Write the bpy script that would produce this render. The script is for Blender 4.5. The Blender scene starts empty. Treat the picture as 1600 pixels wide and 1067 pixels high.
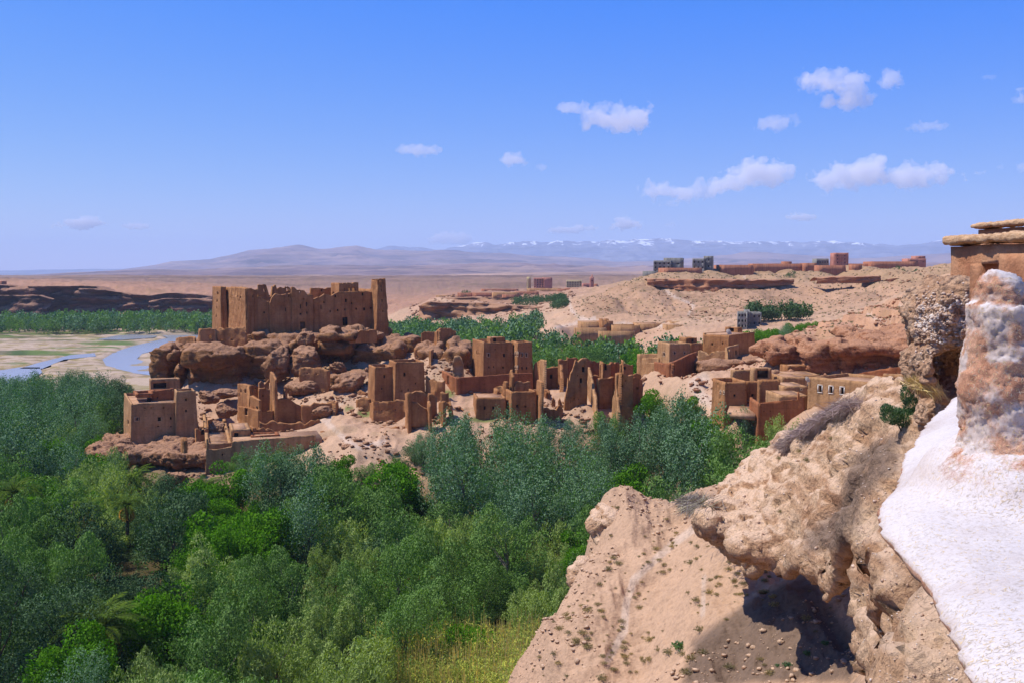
import bpy, bmesh, math, random
import numpy as np
from mathutils import Vector, Matrix

# ------------------------------------------------------------------ camera, sky, sun, exposure
S = bpy.context.scene
COL = S.collection
F = 1557.0            # focal length in photo pixels (photo 1600 x 1067)
HOR = 430.0           # photo row of the eye-level horizon
CZ = 32.0             # eye height above the valley floor
TH = math.atan((533.5 - HOR) / F)
cam_d = bpy.data.cameras.new('camera')
cam = bpy.data.objects.new('camera', cam_d)
COL.objects.link(cam)
cam.location = (0, 0, CZ)
cam.rotation_euler = (math.pi / 2 - TH, 0, 0)
cam_d.sensor_width = 36.0
cam_d.lens = 36.0 * F / 1600.0
cam_d.clip_start = 0.1
cam_d.clip_end = 90000
S.camera = cam

SUN_DIR = Vector((-0.52, 0.08, 0.85)).normalized()     # towards the sun: high, from the left and a little beyond the scene
sun_d = bpy.data.lights.new('sun', 'SUN')
sun_d.energy = 4.3
sun_d.angle = math.radians(0.53)
sun_d.color = (1.0, 0.955, 0.89)
sun = bpy.data.objects.new('sun', sun_d)
COL.objects.link(sun)
sun.rotation_euler = SUN_DIR.to_track_quat('Z', 'Y').to_euler()

W = bpy.data.worlds.new('World')
S.world = W
W.use_nodes = True
wn = W.node_tree.nodes
wl = W.node_tree.links
wn.clear()
sky = wn.new('ShaderNodeTexSky')
sky.sky_type = 'NISHITA'
sky.sun_disc = False
sky.sun_elevation = math.asin(SUN_DIR.z)
sky.sun_rotation = math.atan2(SUN_DIR.x, SUN_DIR.y)
sky.altitude = 1500
sky.air_density = 1.0
sky.dust_density = 0.3
sky.ozone_density = 2.0
bg = wn.new('ShaderNodeBackground')
bg.inputs[1].default_value = 0.073
wo = wn.new('ShaderNodeOutputWorld')
# the camera's rendering of the sky: one response curve per channel over the whole dome
sep = wn.new('ShaderNodeSeparateColor')
cmb = wn.new('ShaderNodeCombineColor')
wl.new(sky.outputs[0], sep.inputs[0])
def wm(op, a, b, clamp=False):
    x = wn.new('ShaderNodeMath')
    x.operation = op
    for i, v in ((0, a), (1, b)):
        if isinstance(v, (int, float)):
            x.inputs[i].default_value = v
        else:
            wl.new(v, x.inputs[i])
    return x.outputs[0]
wl.new(wm('MAXIMUM', wm('SUBTRACT', wm('MULTIPLY', sep.outputs[0], 1.1), 1.5), 0.12), cmb.inputs[0])
wl.new(wm('MULTIPLY', sep.outputs[1], 0.90), cmb.inputs[1])
wl.new(wm('MINIMUM', wm('MULTIPLY', sep.outputs[2], 2.1), 10.0), cmb.inputs[2])
wl.new(cmb.outputs[0], bg.inputs[0])
wl.new(bg.outputs[0], wo.inputs[0])

S.view_settings.view_transform = 'Standard'
S.view_settings.look = 'None'
S.view_settings.exposure = 0.45
S.view_settings.gamma = 1.0
S.view_settings.use_curve_mapping = False
S.render.engine = 'CYCLES'
cy = S.cycles
cy.use_denoising = True
try:
    cy.denoiser = 'OPENIMAGEDENOISE'
except Exception:
    pass
cy.max_bounces = 5
cy.diffuse_bounces = 3
cy.glossy_bounces = 2
cy.transparent_max_bounces = 12
cy.transmission_bounces = 2
cy.volume_bounces = 3
cy.sample_clamp_indirect = 6

# ------------------------------------------------------------------ helpers
CT, ST = math.cos(TH), math.sin(TH)

def pz(py, D):
    r = (533.5 - py) / F
    return CZ + D * (r * CT - ST) / (CT + r * ST)

def P(px, py, D):
    """world point at forward distance D that the photo shows at (px, py)"""
    z = pz(py, D)
    return np.array([(px - 800.0) / F * (D * CT - (z - CZ) * ST), D, z])

def PX(px, D, z):
    return np.array([(px - 800.0) / F * (D * CT - (z - CZ) * ST), D, z])

def proj(x, y, z):
    d = y * CT - (z - CZ) * ST
    return 800 + F * x / d, 533.5 - F * (y * ST + (z - CZ) * CT) / d

def C(r, g, b):
    def f(c):
        c /= 255.0
        return c / 12.92 if c <= 0.04045 else ((c + 0.055) / 1.055) ** 2.4
    return (f(r), f(g), f(b), 1.0)

def _h(ix, iy, iz, s):
    n = (ix.astype(np.int64) * 374761393 + iy.astype(np.int64) * 668265263 + iz.astype(np.int64) * 2147483647 + s * 144665) & 0xffffffff
    n = ((n ^ (n >> 13)) * 1274126177) & 0xffffffff
    n = ((n ^ (n >> 16)) * 2246822519) & 0xffffffff
    return ((n ^ (n >> 15)) & 0xffff) / 32767.5 - 1.0

def vn(p, s=0):
    p = np.asarray(p, float)
    i = np.floor(p).astype(np.int64)
    f = p - i
    u = f * f * f * (f * (f * 6 - 15) + 10)
    x, y, z = i[..., 0], i[..., 1], i[..., 2]
    ux, uy, uz = u[..., 0], u[..., 1], u[..., 2]
    def L(a, b, t):
        return a + (b - a) * t
    a = L(_h(x, y, z, s), _h(x + 1, y, z, s), ux)
    b = L(_h(x, y + 1, z, s), _h(x + 1, y + 1, z, s), ux)
    c = L(_h(x, y, z + 1, s), _h(x + 1, y, z + 1, s), ux)
    d = L(_h(x, y + 1, z + 1, s), _h(x + 1, y + 1, z + 1, s), ux)
    return L(L(a, b, uy), L(c, d, uy), uz)

def fbm(p, o=4, s=0, g=0.5, l=2.03):
    p = np.asarray(p, float)
    r = 0.0
    a = 1.0
    for k in range(o):
        r = r + a * vn(p * l ** k + 17.3 * k, s + k)
        a *= g
    return r

def ridged(p, o=4, s=0):
    p = np.asarray(p, float)
    r = 0.0
    a = 1.0
    for k in range(o):
        r = r + a * (1 - 2 * np.abs(vn(p * 2.03 ** k + 9.1 * k, s + k)))
        a *= 0.5
    return r

def worley(p, s=0):
    """distance to nearest and second nearest cell point, random value of the cell"""
    p = np.asarray(p, float)
    i = np.floor(p).astype(np.int64)
    f1 = np.full(len(p), 9.0); f2 = np.full(len(p), 9.0); cid = np.zeros(len(p))
    for a in (-1, 0, 1):
        for b in (-1, 0, 1):
            for c in (-1, 0, 1):
                x, y, z = i[:, 0] + a, i[:, 1] + b, i[:, 2] + c
                q = np.stack([x + 0.5 + 0.42 * _h(x, y, z, s), y + 0.5 + 0.42 * _h(x, y, z, s + 11), z + 0.5 + 0.42 * _h(x, y, z, s + 23)], 1)
                d = np.linalg.norm(p - q, axis=1)
                r = _h(x, y, z, s + 37)
                m = d < f1
                f2 = np.where(m, f1, np.minimum(f2, d))
                cid = np.where(m, r, cid)
                f1 = np.where(m, d, f1)
    return f1, f2, cid

def sstep(a, b, x):
    t = np.clip((x - a) / (b - a), 0, 1)
    return t * t * (3 - 2 * t)

def mesh_from(name, verts, faces, mat=None, smooth=False, attrs=None):
    me = bpy.data.meshes.new(name)
    verts = np.asarray(verts, np.float32).reshape(-1, 3)
    me.vertices.add(len(verts))
    me.vertices.foreach_set('co', verts.ravel())
    if isinstance(faces, np.ndarray):
        k = faces.shape[1]
        n = len(faces)
        me.loops.add(n * k)
        me.loops.foreach_set('vertex_index', faces.astype(np.int32).ravel())
        me.polygons.add(n)
        me.polygons.foreach_set('loop_start', np.arange(0, n * k, k, dtype=np.int32))
        try:
            me.polygons.foreach_set('loop_total', np.full(n, k, dtype=np.int32))
        except Exception:
            pass
    else:
        tot = [len(f) for f in faces]
        flat = [i for f in faces for i in f]
        st = np.concatenate([[0], np.cumsum(tot)[:-1]]) if tot else []
        me.loops.add(len(flat))
        me.loops.foreach_set('vertex_index', np.array(flat, np.int32))
        me.polygons.add(len(faces))
        me.polygons.foreach_set('loop_start', np.array(st, np.int32))
        try:
            me.polygons.foreach_set('loop_total', np.array(tot, np.int32))
        except Exception:
            pass
    if attrs:
        for k, v in attrs.items():
            if v.ndim == 2:
                at = me.attributes.new(k, 'FLOAT_COLOR', 'POINT')
                at.data.foreach_set('color', v.astype(np.float32).ravel())
            else:
                at = me.attributes.new(k, 'FLOAT', 'POINT')
                at.data.foreach_set('value', v.astype(np.float32).ravel())
    me.update(calc_edges=True)
    me.validate()
    if smooth:
        me.polygons.foreach_set('use_smooth', np.ones(len(me.polygons), dtype=bool))
    if mat:
        me.materials.append(mat)
    return me

def link(name, me, parent=None, loc=None, **props):
    o = bpy.data.objects.new(name, me)
    COL.objects.link(o)
    if loc is not None:
        o.location = loc
    if parent:
        o.parent = parent
    for k, v in props.items():
        if v:
            o[k] = v
    return o

def root(name, label, cat, loc=(0, 0, 0), group=None):
    return link(name, None, None, loc, label=label, category=cat, group=group, kind='thing' if cat == 'wall' else None)

def copy_tree(o, parent=None, label=None, loc=None, rot=None, scale=None):
    c = o.copy()
    COL.objects.link(c)
    c.parent = parent
    if label:
        c['label'] = label
    if loc is not None:
        c.location = loc
    if rot is not None:
        c.rotation_euler = rot
    if scale is not None:
        c.scale = scale
    for ch in o.children:
        copy_tree(ch, c)
    return c

def surface_nets(f, lo, h):
    """f: 3D array of signed distance (negative inside); returns verts, quads"""
    nx, ny, nz = f.shape
    ins = f < 0
    cells = np.zeros((nx - 1, ny - 1, nz - 1), int)
    for a in (0, 1):
        for b in (0, 1):
            for c in (0, 1):
                cells += ins[a:nx - 1 + a, b:ny - 1 + b, c:nz - 1 + c]
    act = (cells > 0) & (cells < 8)
    idx = -np.ones(act.shape, np.int64)
    ci = np.argwhere(act)
    idx[act] = np.arange(len(ci))
    acc = np.zeros((len(ci), 3))
    cnt = np.zeros(len(ci))
    corners = [(a, b, c) for a in (0, 1) for b in (0, 1) for c in (0, 1)]
    for p0 in corners:
        for ax in range(3):
            if p0[ax]:
                continue
            p1 = list(p0)
            p1[ax] = 1
            v0 = f[ci[:, 0] + p0[0], ci[:, 1] + p0[1], ci[:, 2] + p0[2]]
            v1 = f[ci[:, 0] + p1[0], ci[:, 1] + p1[1], ci[:, 2] + p1[2]]
            m = (v0 < 0) != (v1 < 0)
            t = np.where(m, v0 / np.where(m, v0 - v1, 1), 0)
            q = np.array(p0, float)[None, :].repeat(len(ci), 0)
            q[:, ax] += t
            acc[m] += q[m]
            cnt[m] += 1
    V = (ci + acc / np.maximum(cnt, 1)[:, None]) * h + np.array(lo)
    Q = []
    for ax in range(3):
        sl0 = [slice(None)] * 3
        sl1 = [slice(None)] * 3
        sl0[ax] = slice(0, f.shape[ax] - 1)
        sl1[ax] = slice(1, f.shape[ax])
        ch = ins[tuple(sl0)] != ins[tuple(sl1)]
        e = np.argwhere(ch)
        o1, o2 = [(1, 2), (2, 0), (0, 1)][ax]
        ok = (e[:, o1] > 0) & (e[:, o2] > 0) & (e[:, o1] < f.shape[o1] - 1) & (e[:, o2] < f.shape[o2] - 1)
        e = e[ok]
        def at(d1, d2):
            k = e.copy()
            k[:, o1] -= d1
            k[:, o2] -= d2
            return idx[k[:, 0], k[:, 1], k[:, 2]]
        q = np.stack([at(0, 0), at(1, 0), at(1, 1), at(0, 1)], 1)
        fl = ins[e[:, 0], e[:, 1], e[:, 2]]
        q[~fl] = q[~fl][:, ::-1]
        Q.append(q)
    Q = np.concatenate(Q)
    Q = Q[(Q >= 0).all(1)]
    return V, Q

def vnormals(V, Q):
    n = np.cross(V[Q[:, 2]] - V[Q[:, 0]], V[Q[:, 3]] - V[Q[:, 1]])
    N = np.zeros_like(V)
    for k in range(4):
        np.add.at(N, Q[:, k], n)
    return N / np.maximum(np.linalg.norm(N, axis=1), 1e-9)[:, None]

# ------------------------------------------------------------------ materials
class NT:
    def __init__(s, name):
        s.m = bpy.data.materials.new(name)
        s.m.use_nodes = True
        s.t = s.m.node_tree
        s.b = s.t.nodes['Principled BSDF']
        s.b.inputs['Specular IOR Level'].default_value = 0.15
        s.b.inputs['Roughness'].default_value = 0.9
    def n(s, typ, **kw):
        x = s.t.nodes.new(typ)
        for k, v in kw.items():
            setattr(x, k, v)
        return x
    def l(s, a, b):
        s.t.links.new(a, b)
    def co(s, scale=(1, 1, 1), obj=False):
        if obj:
            src = s.n('ShaderNodeTexCoord').outputs['Object']
        else:
            src = s.n('ShaderNodeNewGeometry').outputs['Position']
        mp = s.n('ShaderNodeMapping')
        mp.inputs['Scale'].default_value = scale
        s.l(src, mp.inputs[0])
        return mp.outputs[0]
    def noise(s, vec, scale, detail=5, rough=0.55, dist=0.0):
        x = s.n('ShaderNodeTexNoise')
        x.inputs['Scale'].default_value = scale
        x.inputs['Detail'].default_value = detail
        x.inputs['Roughness'].default_value = rough
        x.inputs['Distortion'].default_value = dist
        s.l(vec, x.inputs['Vector'])
        return x.outputs[0]
    def ramp(s, fac, stops):
        x = s.n('ShaderNodeValToRGB')
        e = x.color_ramp.elements
        while len(e) < len(stops):
            e.new(0.5)
        for k, (p, c) in enumerate(stops):
            e[k].position = p
            e[k].color = c if len(c) == 4 else (*c, 1)
        s.l(fac, x.inputs[0])
        return x.outputs[0]
    def mix(s, fac, a, b, mode='MIX'):
        x = s.n('ShaderNodeMix', data_type='RGBA', blend_type=mode)
        for i, v in ((0, fac), (6, a), (7, b)):
            if hasattr(v, 'links') or hasattr(v, 'is_linked'):
                s.l(v, x.inputs[i])
            else:
                x.inputs[i].default_value = v
        return x.outputs[2]
    def math(s, op, a, b=0.0, clamp=False):
        x = s.n('ShaderNodeMath', operation=op, use_clamp=clamp)
        for i, v in ((0, a), (1, b)):
            if hasattr(v, 'is_linked'):
                s.l(v, x.inputs[i])
            else:
                x.inputs[i].default_value = v
        return x.outputs[0]
    def bump(s, h, strength=0.5, dist=0.1, normal=None):
        x = s.n('ShaderNodeBump')
        x.inputs['Strength'].default_value = strength
        x.inputs['Distance'].default_value = dist
        s.l(h, x.inputs['Height'])
        if normal is not None:
            s.l(normal, x.inputs['Normal'])
        s.l(x.outputs[0], s.b.inputs['Normal'])
        return x.outputs[0]
    def color(s, c):
        if hasattr(c, 'is_linked'):
            s.l(c, s.b.inputs['Base Color'])
        else:
            s.b.inputs['Base Color'].default_value = c
        return s.m

def g(v):
    return (v, v, v, 1)

def mat_earth(name, c1, c2, c3, course=0.9):
    """rammed earth / mud plaster: blotchy, faint courses, streaks, small pits"""
    t = NT(name)
    p = t.co()
    big = t.noise(p, 0.35, 4, 0.6)
    c = t.ramp(big, [(0.3, c1), (0.5, c2), (0.72, c3)])
    sm = t.noise(p, 3.0, 6, 0.65)
    c = t.mix(1.0, c, t.ramp(sm, [(0.25, g(0.78)), (0.55, g(1.0)), (0.8, g(1.14))]), 'MULTIPLY')
    vs = t.noise(t.co((1.6, 1.6, 0.12)), 1.0, 4, 0.6)
    c = t.mix(1.0, c, t.ramp(vs, [(0.32, g(0.70)), (0.52, g(1.0)), (0.8, g(1.12))]), 'MULTIPLY')
    # course lines
    sx = t.n('ShaderNodeSeparateXYZ')
    t.l(p, sx.inputs[0])
    zz = t.math('ADD', sx.outputs[2], t.math('MULTIPLY', t.noise(p, 0.5, 2), 0.35))
    fr = t.math('FRACT', t.math('DIVIDE', zz, course))
    ln = t.ramp(fr, [(0.0, g(0.62)), (0.07, g(1.0)), (1.0, g(1.0))])
    c = t.mix(0.6, c, ln, 'MULTIPLY')
    vo = t.n('ShaderNodeTexVoronoi')
    vo.inputs['Scale'].default_value = 1.3
    t.l(p, vo.inputs['Vector'])
    c = t.mix(1.0, c, t.ramp(vo.outputs['Distance'], [(0.08, g(0.6)), (0.14, g(1.0))]), 'MULTIPLY')
    hv = t.math('ADD', sm, t.math('MULTIPLY', t.noise(p, 11, 4, 0.7), 0.5))
    t.bump(hv, 0.75, 0.13)
    return t.color(c)

M = {}
M['earth'] = mat_earth('rammed_earth', C(146, 97, 60), C(164, 113, 71), C(180, 130, 86))
M['earth_red'] = mat_earth('red_rammed_earth', C(138, 82, 52), C(152, 94, 60), C(166, 108, 70))
M['earth_tan'] = mat_earth('tan_mud_plaster', C(160, 116, 78), C(176, 132, 90), C(190, 146, 104))
M['roof'] = mat_earth('roof_earth', C(170, 126, 94), C(182, 140, 108), C(194, 154, 122), 50)
M['far_red'] = mat_earth('far_red_render', C(158, 100, 74), C(168, 110, 82), C(178, 122, 92), 50)
M['pink'] = mat_earth('pink_render', C(172, 112, 94), C(178, 120, 102), C(184, 128, 110), 50)
M['yellow'] = mat_earth('yellow_render', C(180, 160, 116), C(188, 168, 124), C(196, 176, 134), 50)
M['grey'] = mat_earth('grey_concrete_block', C(122, 118, 112), C(134, 130, 122), C(146, 142, 134), 0.8)

def mat_plain(name, c, rough=0.85, spec=0.2, var=0.25):
    t = NT(name)
    nz = t.noise(t.co(), 6, 4)
    cc = t.mix(1.0, c, t.ramp(nz, [(0.3, g(1 - var)), (0.7, g(1 + var * 0.5))]), 'MULTIPLY')
    t.b.inputs['Roughness'].default_value = rough
    t.b.inputs['Specular IOR Level'].default_value = spec
    return t.color(cc)

M['dark'] = mat_plain('dark_opening_board', C(42, 32, 28))  # near-black board, standing for the unlit inside of an opening
M['wood'] = mat_plain('weathered_wood', C(104, 80, 62))
M['white'] = mat_plain('white_paint', C(214, 204, 190), var=0.1)
M['lime'] = mat_plain('lime_trim', C(186, 156, 126), var=0.1)
M['bark'] = mat_plain('bark', C(84, 72, 58))
M['pale_bark'] = mat_plain('pale_bark', C(120, 112, 98))

def mat_rock(name, c1, c2, c3, sc=1.0, strata=1.0, bump=0.8, pale=None, bz=(1, 1, 1), ash=False):
    """layered sandy conglomerate"""
    t = NT(name)
    p = t.co()
    lay = t.noise(t.co((0.12 * bz[0], 0.12 * bz[1], 1.1 * strata)), 1.0 * sc, 5, 0.6, 0.4)
    c = t.ramp(lay, [(0.32, c1), (0.5, c2), (0.68, c3)])
    big = t.noise(p, 0.22 * sc, 4)
    c = t.mix(1.0, c, t.ramp(big, [(0.3, g(0.84)), (0.7, g(1.1))]), 'MULTIPLY')
    sm = t.noise(p, 3.2 * sc, 7, 0.7)
    c = t.mix(1.0, c, t.ramp(sm, [(0.3, g(0.76)), (0.52, g(1.0)), (0.75, g(1.16))]), 'MULTIPLY')
    if pale:
        # a paler tone on faces that look upwards
        geo = t.n('ShaderNodeNewGeometry')
        sx = t.n('ShaderNodeSeparateXYZ')
        t.l(geo.outputs['Normal'], sx.inputs[0])
        k = t.ramp(t.math('ADD', sx.outputs[2], t.math('MULTIPLY', t.math('SUBTRACT', sm, 0.5), 0.5)), [(0.45, g(0)), (0.8, g(1))])
        c = t.mix(k, c, pale)
        c = t.mix(1.0, c, t.ramp(t.noise(p, 7 * sc, 5, 0.7), [(0.35, g(0.84)), (0.65, g(1.08))]), 'MULTIPLY')
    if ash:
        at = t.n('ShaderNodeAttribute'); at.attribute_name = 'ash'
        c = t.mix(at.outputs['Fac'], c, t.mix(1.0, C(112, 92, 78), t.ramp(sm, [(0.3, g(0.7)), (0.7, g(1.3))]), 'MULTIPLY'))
    vo = t.n('ShaderNodeTexVoronoi')
    vo.inputs['Scale'].default_value = 4.5 * sc
    t.l(p, vo.inputs['Vector'])
    vc = t.n('ShaderNodeTexVoronoi')
    vc.feature = 'DISTANCE_TO_EDGE'
    vc.inputs['Scale'].default_value = 0.75 * sc
    dst = t.n('ShaderNodeVectorMath', operation='ADD')
    nzc = t.n('ShaderNodeTexNoise')
    nzc.inputs['Scale'].default_value = 1.6 * sc
    t.l(p, nzc.inputs['Vector'])
    mpp = t.n('ShaderNodeMapping')
    mpp.inputs['Scale'].default_value = (1, 1, 1.9)
    t.l(p, dst.inputs[0])
    t.l(nzc.outputs['Color'], dst.inputs[1])
    t.l(dst.outputs[0], mpp.inputs[0])
    t.l(mpp.outputs[0], vc.inputs['Vector'])
    crk = t.ramp(vc.outputs['Distance'], [(0.0, g(0.45)), (0.035, g(1.0))])
    c = t.mix(0.75, c, crk, 'MULTIPLY')
    h = t.math('ADD', sm, t.math('MULTIPLY', vo.outputs[0], 0.35))
    h = t.math('ADD', h, t.math('MULTIPLY', lay, 0.7))
    t.bump(h, bump, 0.22 / sc)
    return t.color(c)
# ------------------------------------------------------------------ the ground: one sheet
# control points (photo column, photo row, forward distance): the ground passes through them
CP = []
def cp(px, py, D):
    CP.append((px, D, pz(py, D)))
def cz(px, D, z):
    CP.append((px, D, z))
# valley floor
for px in (-500, -250, -60, 60, 150):
    for D in (70, 100, 140, 190, 260, 350, 460, 560):
        cz(px, D, 0.0)
for px in (-500, -250, -60):
    for D in (20, 45):
        cz(px, D, 0.5)
for px in (200, 350, 500, 640):
    for D in (45, 60, 80, 100, 120):
        cz(px, D, 0.0 + (0.5 if D > 110 else 0))
for px in (60, 200, 350, 500, 640): cz(px, 25, 1.0)
for px, D in ((720, 70), (720, 90), (760, 112), (850, 75), (850, 90), (950, 82), (950, 110), (900, 125), (1050, 92), (1050, 120), (1120, 105)):
    cz(px, D, 1.0)
for px, D in ((230, 235), (300, 260), (400, 270), (250, 350), (350, 350), (500, 300), (450, 450), (600, 280), (650, 240), (350, 540), (600, 420), (600, 560), (750, 230)):
    cz(px, D, 0.5)
cz(800, 260, 2); cz(900, 240, 3); cz(1000, 230, 5); cz(1000, 280, 7); cz(1100, 250, 9); cz(1150, 240, 11)
cz(700, 330, 2); cz(800, 350, 4); cz(700, 430, 3); cz(820, 420, 6); cz(900, 330, 9); cz(1250, 262, 15)
# village hill
cz(130, 150, 1.5); cz(180, 140, 2.0); cz(180, 165, 3); cz(200, 190, 3)
cp(200, 703, 148); cp(300, 706, 149); cp(250, 700, 158); cp(290, 742, 138); cp(400, 735, 137); cp(490, 706, 139)
cp(340, 680, 160); cp(330, 640, 172); cp(400, 690, 152); cp(430, 690, 150); cp(500, 690, 145); cp(540, 712, 135)
cp(560, 665, 152); cp(620, 690, 142); cp(640, 700, 140); cp(680, 690, 142); cp(700, 660, 146); cp(760, 662, 146)
cp(520, 640, 162); cp(600, 655, 158); cp(560, 615, 172); cp(470, 640, 168); cp(700, 620, 162); cp(740, 610, 168); cp(800, 610, 168)
cp(840, 660, 148); cp(880, 665, 148); cp(930, 665, 147); cp(990, 660, 149); cp(860, 615, 165); cp(900, 600, 170); cp(960, 610, 165)
cz(1000, 145, 4); cp(1048, 590, 151); cp(1022, 588, 156); cp(1075, 620, 142);  cz(1000, 185, 7); cz(900, 195, 6);  cz(860, 205, 4)
cp(280, 600, 184); cp(400, 600, 184); cp(450, 590, 185); cp(520, 600, 180); cp(600, 560, 190); cp(640, 560, 190)
cp(660, 555, 188); cp(700, 545, 192); cp(730, 575, 184)
cz(260, 215, 4); cz(290, 200, 16); cz(290, 215, 14); cz(350, 205, 19.5); cz(350, 220, 17); cz(450, 225, 16); cz(450, 205, 20); cz(550, 210, 20); cz(600, 215, 19)
cz(600, 228, 12); cz(400, 240, 6); cz(660, 210, 13); cz(720, 205, 9); cz(760, 200, 6); cz(250, 190, 7); cz(235, 180, 5)
# near shoulder of our own hill
cp(790, 1067, 41); cp(1000, 1067, 35.5); cp(1150, 1067, 31); cp(1300, 1067, 27); cp(1390, 1067, 24)
cp(870, 960, 43.5); cp(1000, 960, 40); cp(1120, 960, 35); cp(1250, 905, 34); cp(1340, 1000, 29)
cp(905, 900, 45.5); cp(1000, 900, 43); cp(1130, 880, 38.5)
cp(940, 850, 48); cp(1050, 840, 46); cp(1130, 800, 44)
cp(937, 796, 51.5); cp(1000, 788, 52.5); cp(1100, 782, 53); cp(1150, 770, 50)
cz(780, 43, 9.5); cz(700, 44, 3.5); cz(800, 36, 13); cz(860, 48, 11); cz(840, 52, 6); cz(780, 54, 2); cz(900, 55, 9); cz(860, 62, 3)
cz(920, 59, 9.5); cz(980, 64, 7); cz(1050, 64, 9.5); cz(1100, 70, 8); cz(1000, 75, 2); cz(1150, 64, 14); cz(1150, 80, 5)
cz(640, 36, 4); cz(760, 28, 15); cz(860, 22, 19); cz(1000, 22, 21); cz(700, 15, 19); cz(600, 24, 10); cz(500, 14, 14); cz(300, 12, 10); cz(900, 8, 25); cz(700, 7, 24)
cz(1200, 22, 21.6); cz(1200, 12, 24.0); cz(1500, 12, 25.5); cz(1500, 20, 26.0); cz(1380, 16, 23.3); cz(1300, 13, 23.5); cz(1420, 12, 24.5); cz(1700, 10, 28.0); cz(1750, 20, 29.6); cz(1250, 7, 25.0); cz(1500, 7, 26.5); cz(1300, 42, 19.0); cz(1400, 32, 23.0); cz(1500, 30, 26.5); cz(1750, 35, 31)
cz(1250, 60, 16); cz(1350, 60, 18); cz(1450, 60, 22); cz(1600, 60, 30); cz(1250, 85, 9); cz(1350, 85, 14); cz(1450, 85, 20); cz(1600, 90, 31)
cz(1800, 60, 34); cz(1800, 150, 36); cz(2100, 60, 34); cz(2100, 200, 36)
# right village and the layered spur
cp(1130, 655, 124); cp(1200, 655, 118); cp(1262, 652, 109); cp(1370, 645, 108); cp(1230, 600, 130); cp(1180, 585, 142); cp(1110, 640, 135)
cp(1060, 600, 160); cp(1090, 640, 138); cp(1045, 585, 160); cp(1120, 580, 163); cp(1180, 562, 172); cp(1030, 570, 172)
cp(1330, 590, 135); cp(1400, 585, 132); cp(1280, 600, 132); cz(1450, 118, 20)
cp(1240, 565, 150); cp(1300, 563, 148); cp(1380, 548, 146); cp(1440, 535, 142)
cp(1240, 540, 162); cp(1330, 530, 158); cp(1440, 505, 152)
cp(1250, 520, 185); cp(1350, 495, 182); cp(1450, 455, 180); cp(1550, 425, 170)
cz(1200, 200, 17); cz(1250, 215, 18); cz(1350, 215, 24); cz(1450, 215, 30); cz(1600, 200, 36)
cz(1150, 200, 14); cz(1300, 240, 18)
# far right hillside and the plateau
cp(880, 508, 330); cp(960, 500, 345); cp(1060, 512, 300); cp(1170, 512, 285); cp(1260, 505, 290); cp(1000, 482, 390); cp(900, 487, 400)
cp(930, 463, 460); cp(1000, 452, 430); cp(1100, 470, 410); cp(1200, 480, 360); cp(1300, 480, 350); cp(1400, 470, 330); cp(1480, 460, 300)
cp(1040, 446, 455); cp(1200, 450, 440); cp(1300, 455, 420); cp(1400, 440, 400)
cp(1040, 431, 475); cp(1200, 434, 470); cp(1380, 428, 450)
cp(1020, 428, 520); cp(1150, 421, 520); cp(1300, 416, 530); cp(1450, 414, 520); cp(1600, 400, 480)
cz(960, 560, 22); cz(1000, 700, 30); cz(1200, 700, 35); cz(1500, 700, 36); cz(1800, 500, 46); cz(2100, 500, 46)
# centre: town on its low rise, rock outcrop
cp(640, 500, 560); cp(680, 498, 540); cp(800, 502, 480); cp(870, 490, 470)
cp(680, 472, 600); cp(760, 470, 600); cp(860, 468, 600); cp(700, 462, 760); cp(850, 457, 800); cp(920, 458, 760); cp(620, 470, 800)
cp(850, 449, 1000); cp(700, 447, 1100); cp(600, 462, 900)
# left cliff, plain behind
for px, pb, pt in ((-500, 500, 445), (-200, 500, 445), (0, 503, 447), (120, 500, 447), (220, 498, 452), (330, 492, 458), (450, 488, 456)):
    cp(px, pb + 5, 610); cp(px, pb + 1, 648); cp(px, pb - 8, 668); cp(px, pt + 3, 705); cp(px, pt - 1, 750)
cp(560, 480, 700); cp(560, 468, 800); cp(620, 452, 1000)
for px in (-500, -100, 200, 500, 800, 1100, 1400, 1800, 2100):
    cz(px, 1400, 24 if px < 900 else 33); cz(px, 3000, 26); cz(px, 9000, 26); cz(px, 30000, 26)
CP = np.array(CP, float)

def warp(px, D):
    return np.stack([px / 100.0, 8.0 * np.log(D)], -1)

cw = warp(CP[:, 0], CP[:, 1])
_c = 0.25
def _phi(a, b):
    d2 = ((a[:, None, :] - b[None, :, :]) ** 2).sum(-1)
    return np.sqrt(d2 + _c * _c)
A = _phi(cw, cw)
n_ = len(cw)
AA = np.zeros((n_ + 1, n_ + 1))
AA[:n_, :n_] = A - np.eye(n_) * 0.02
AA[:n_, n_] = 1
AA[n_, :n_] = 1
sol = np.linalg.solve(AA, np.concatenate([CP[:, 2], [0]]))

def h_base(px, D):
    q = warp(np.asarray(px, float).ravel(), np.asarray(D, float).ravel())
    out = np.empty(len(q))
    for k in range(0, len(q), 40000):
        out[k:k + 40000] = _phi(q[k:k + 40000], cw) @ sol[:n_] + sol[n_]
    return out

# river channels traced on the valley floor (photo rows of the z = 0 plane)
def on_floor(px, py, z=0.0):
    r = (533.5 - py) / F
    D = (z - CZ) * (CT + r * ST) / (r * CT - ST)
    return PX(px, D, z)

RIVERS = [
    [(335, 519), (285, 520), (250, 523), (262, 527), (240, 532), (205, 540), (178, 549), (160, 560), (166, 570), (200, 580), (252, 586), (300, 592),
     (300, 580), (262, 575), (235, 567), (214, 559), (222, 551), (262, 543), (296, 536), (300, 530), (345, 525)],
    [(-60, 580), (-60, 611), (0, 606), (30, 598), (52, 588), (66, 580), (62, 572), (30, 572), (5, 576)],
    [(250, 523), (215, 521), (180, 524), (150, 530), (190, 530), (240, 527)],
    [(66, 574), (100, 560), (150, 555), (148, 550), (110, 553), (60, 565), (30, 574)],
]
RW = [np.array([on_floor(a, b)[:2] for a, b in r]) for r in RIVERS]

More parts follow.
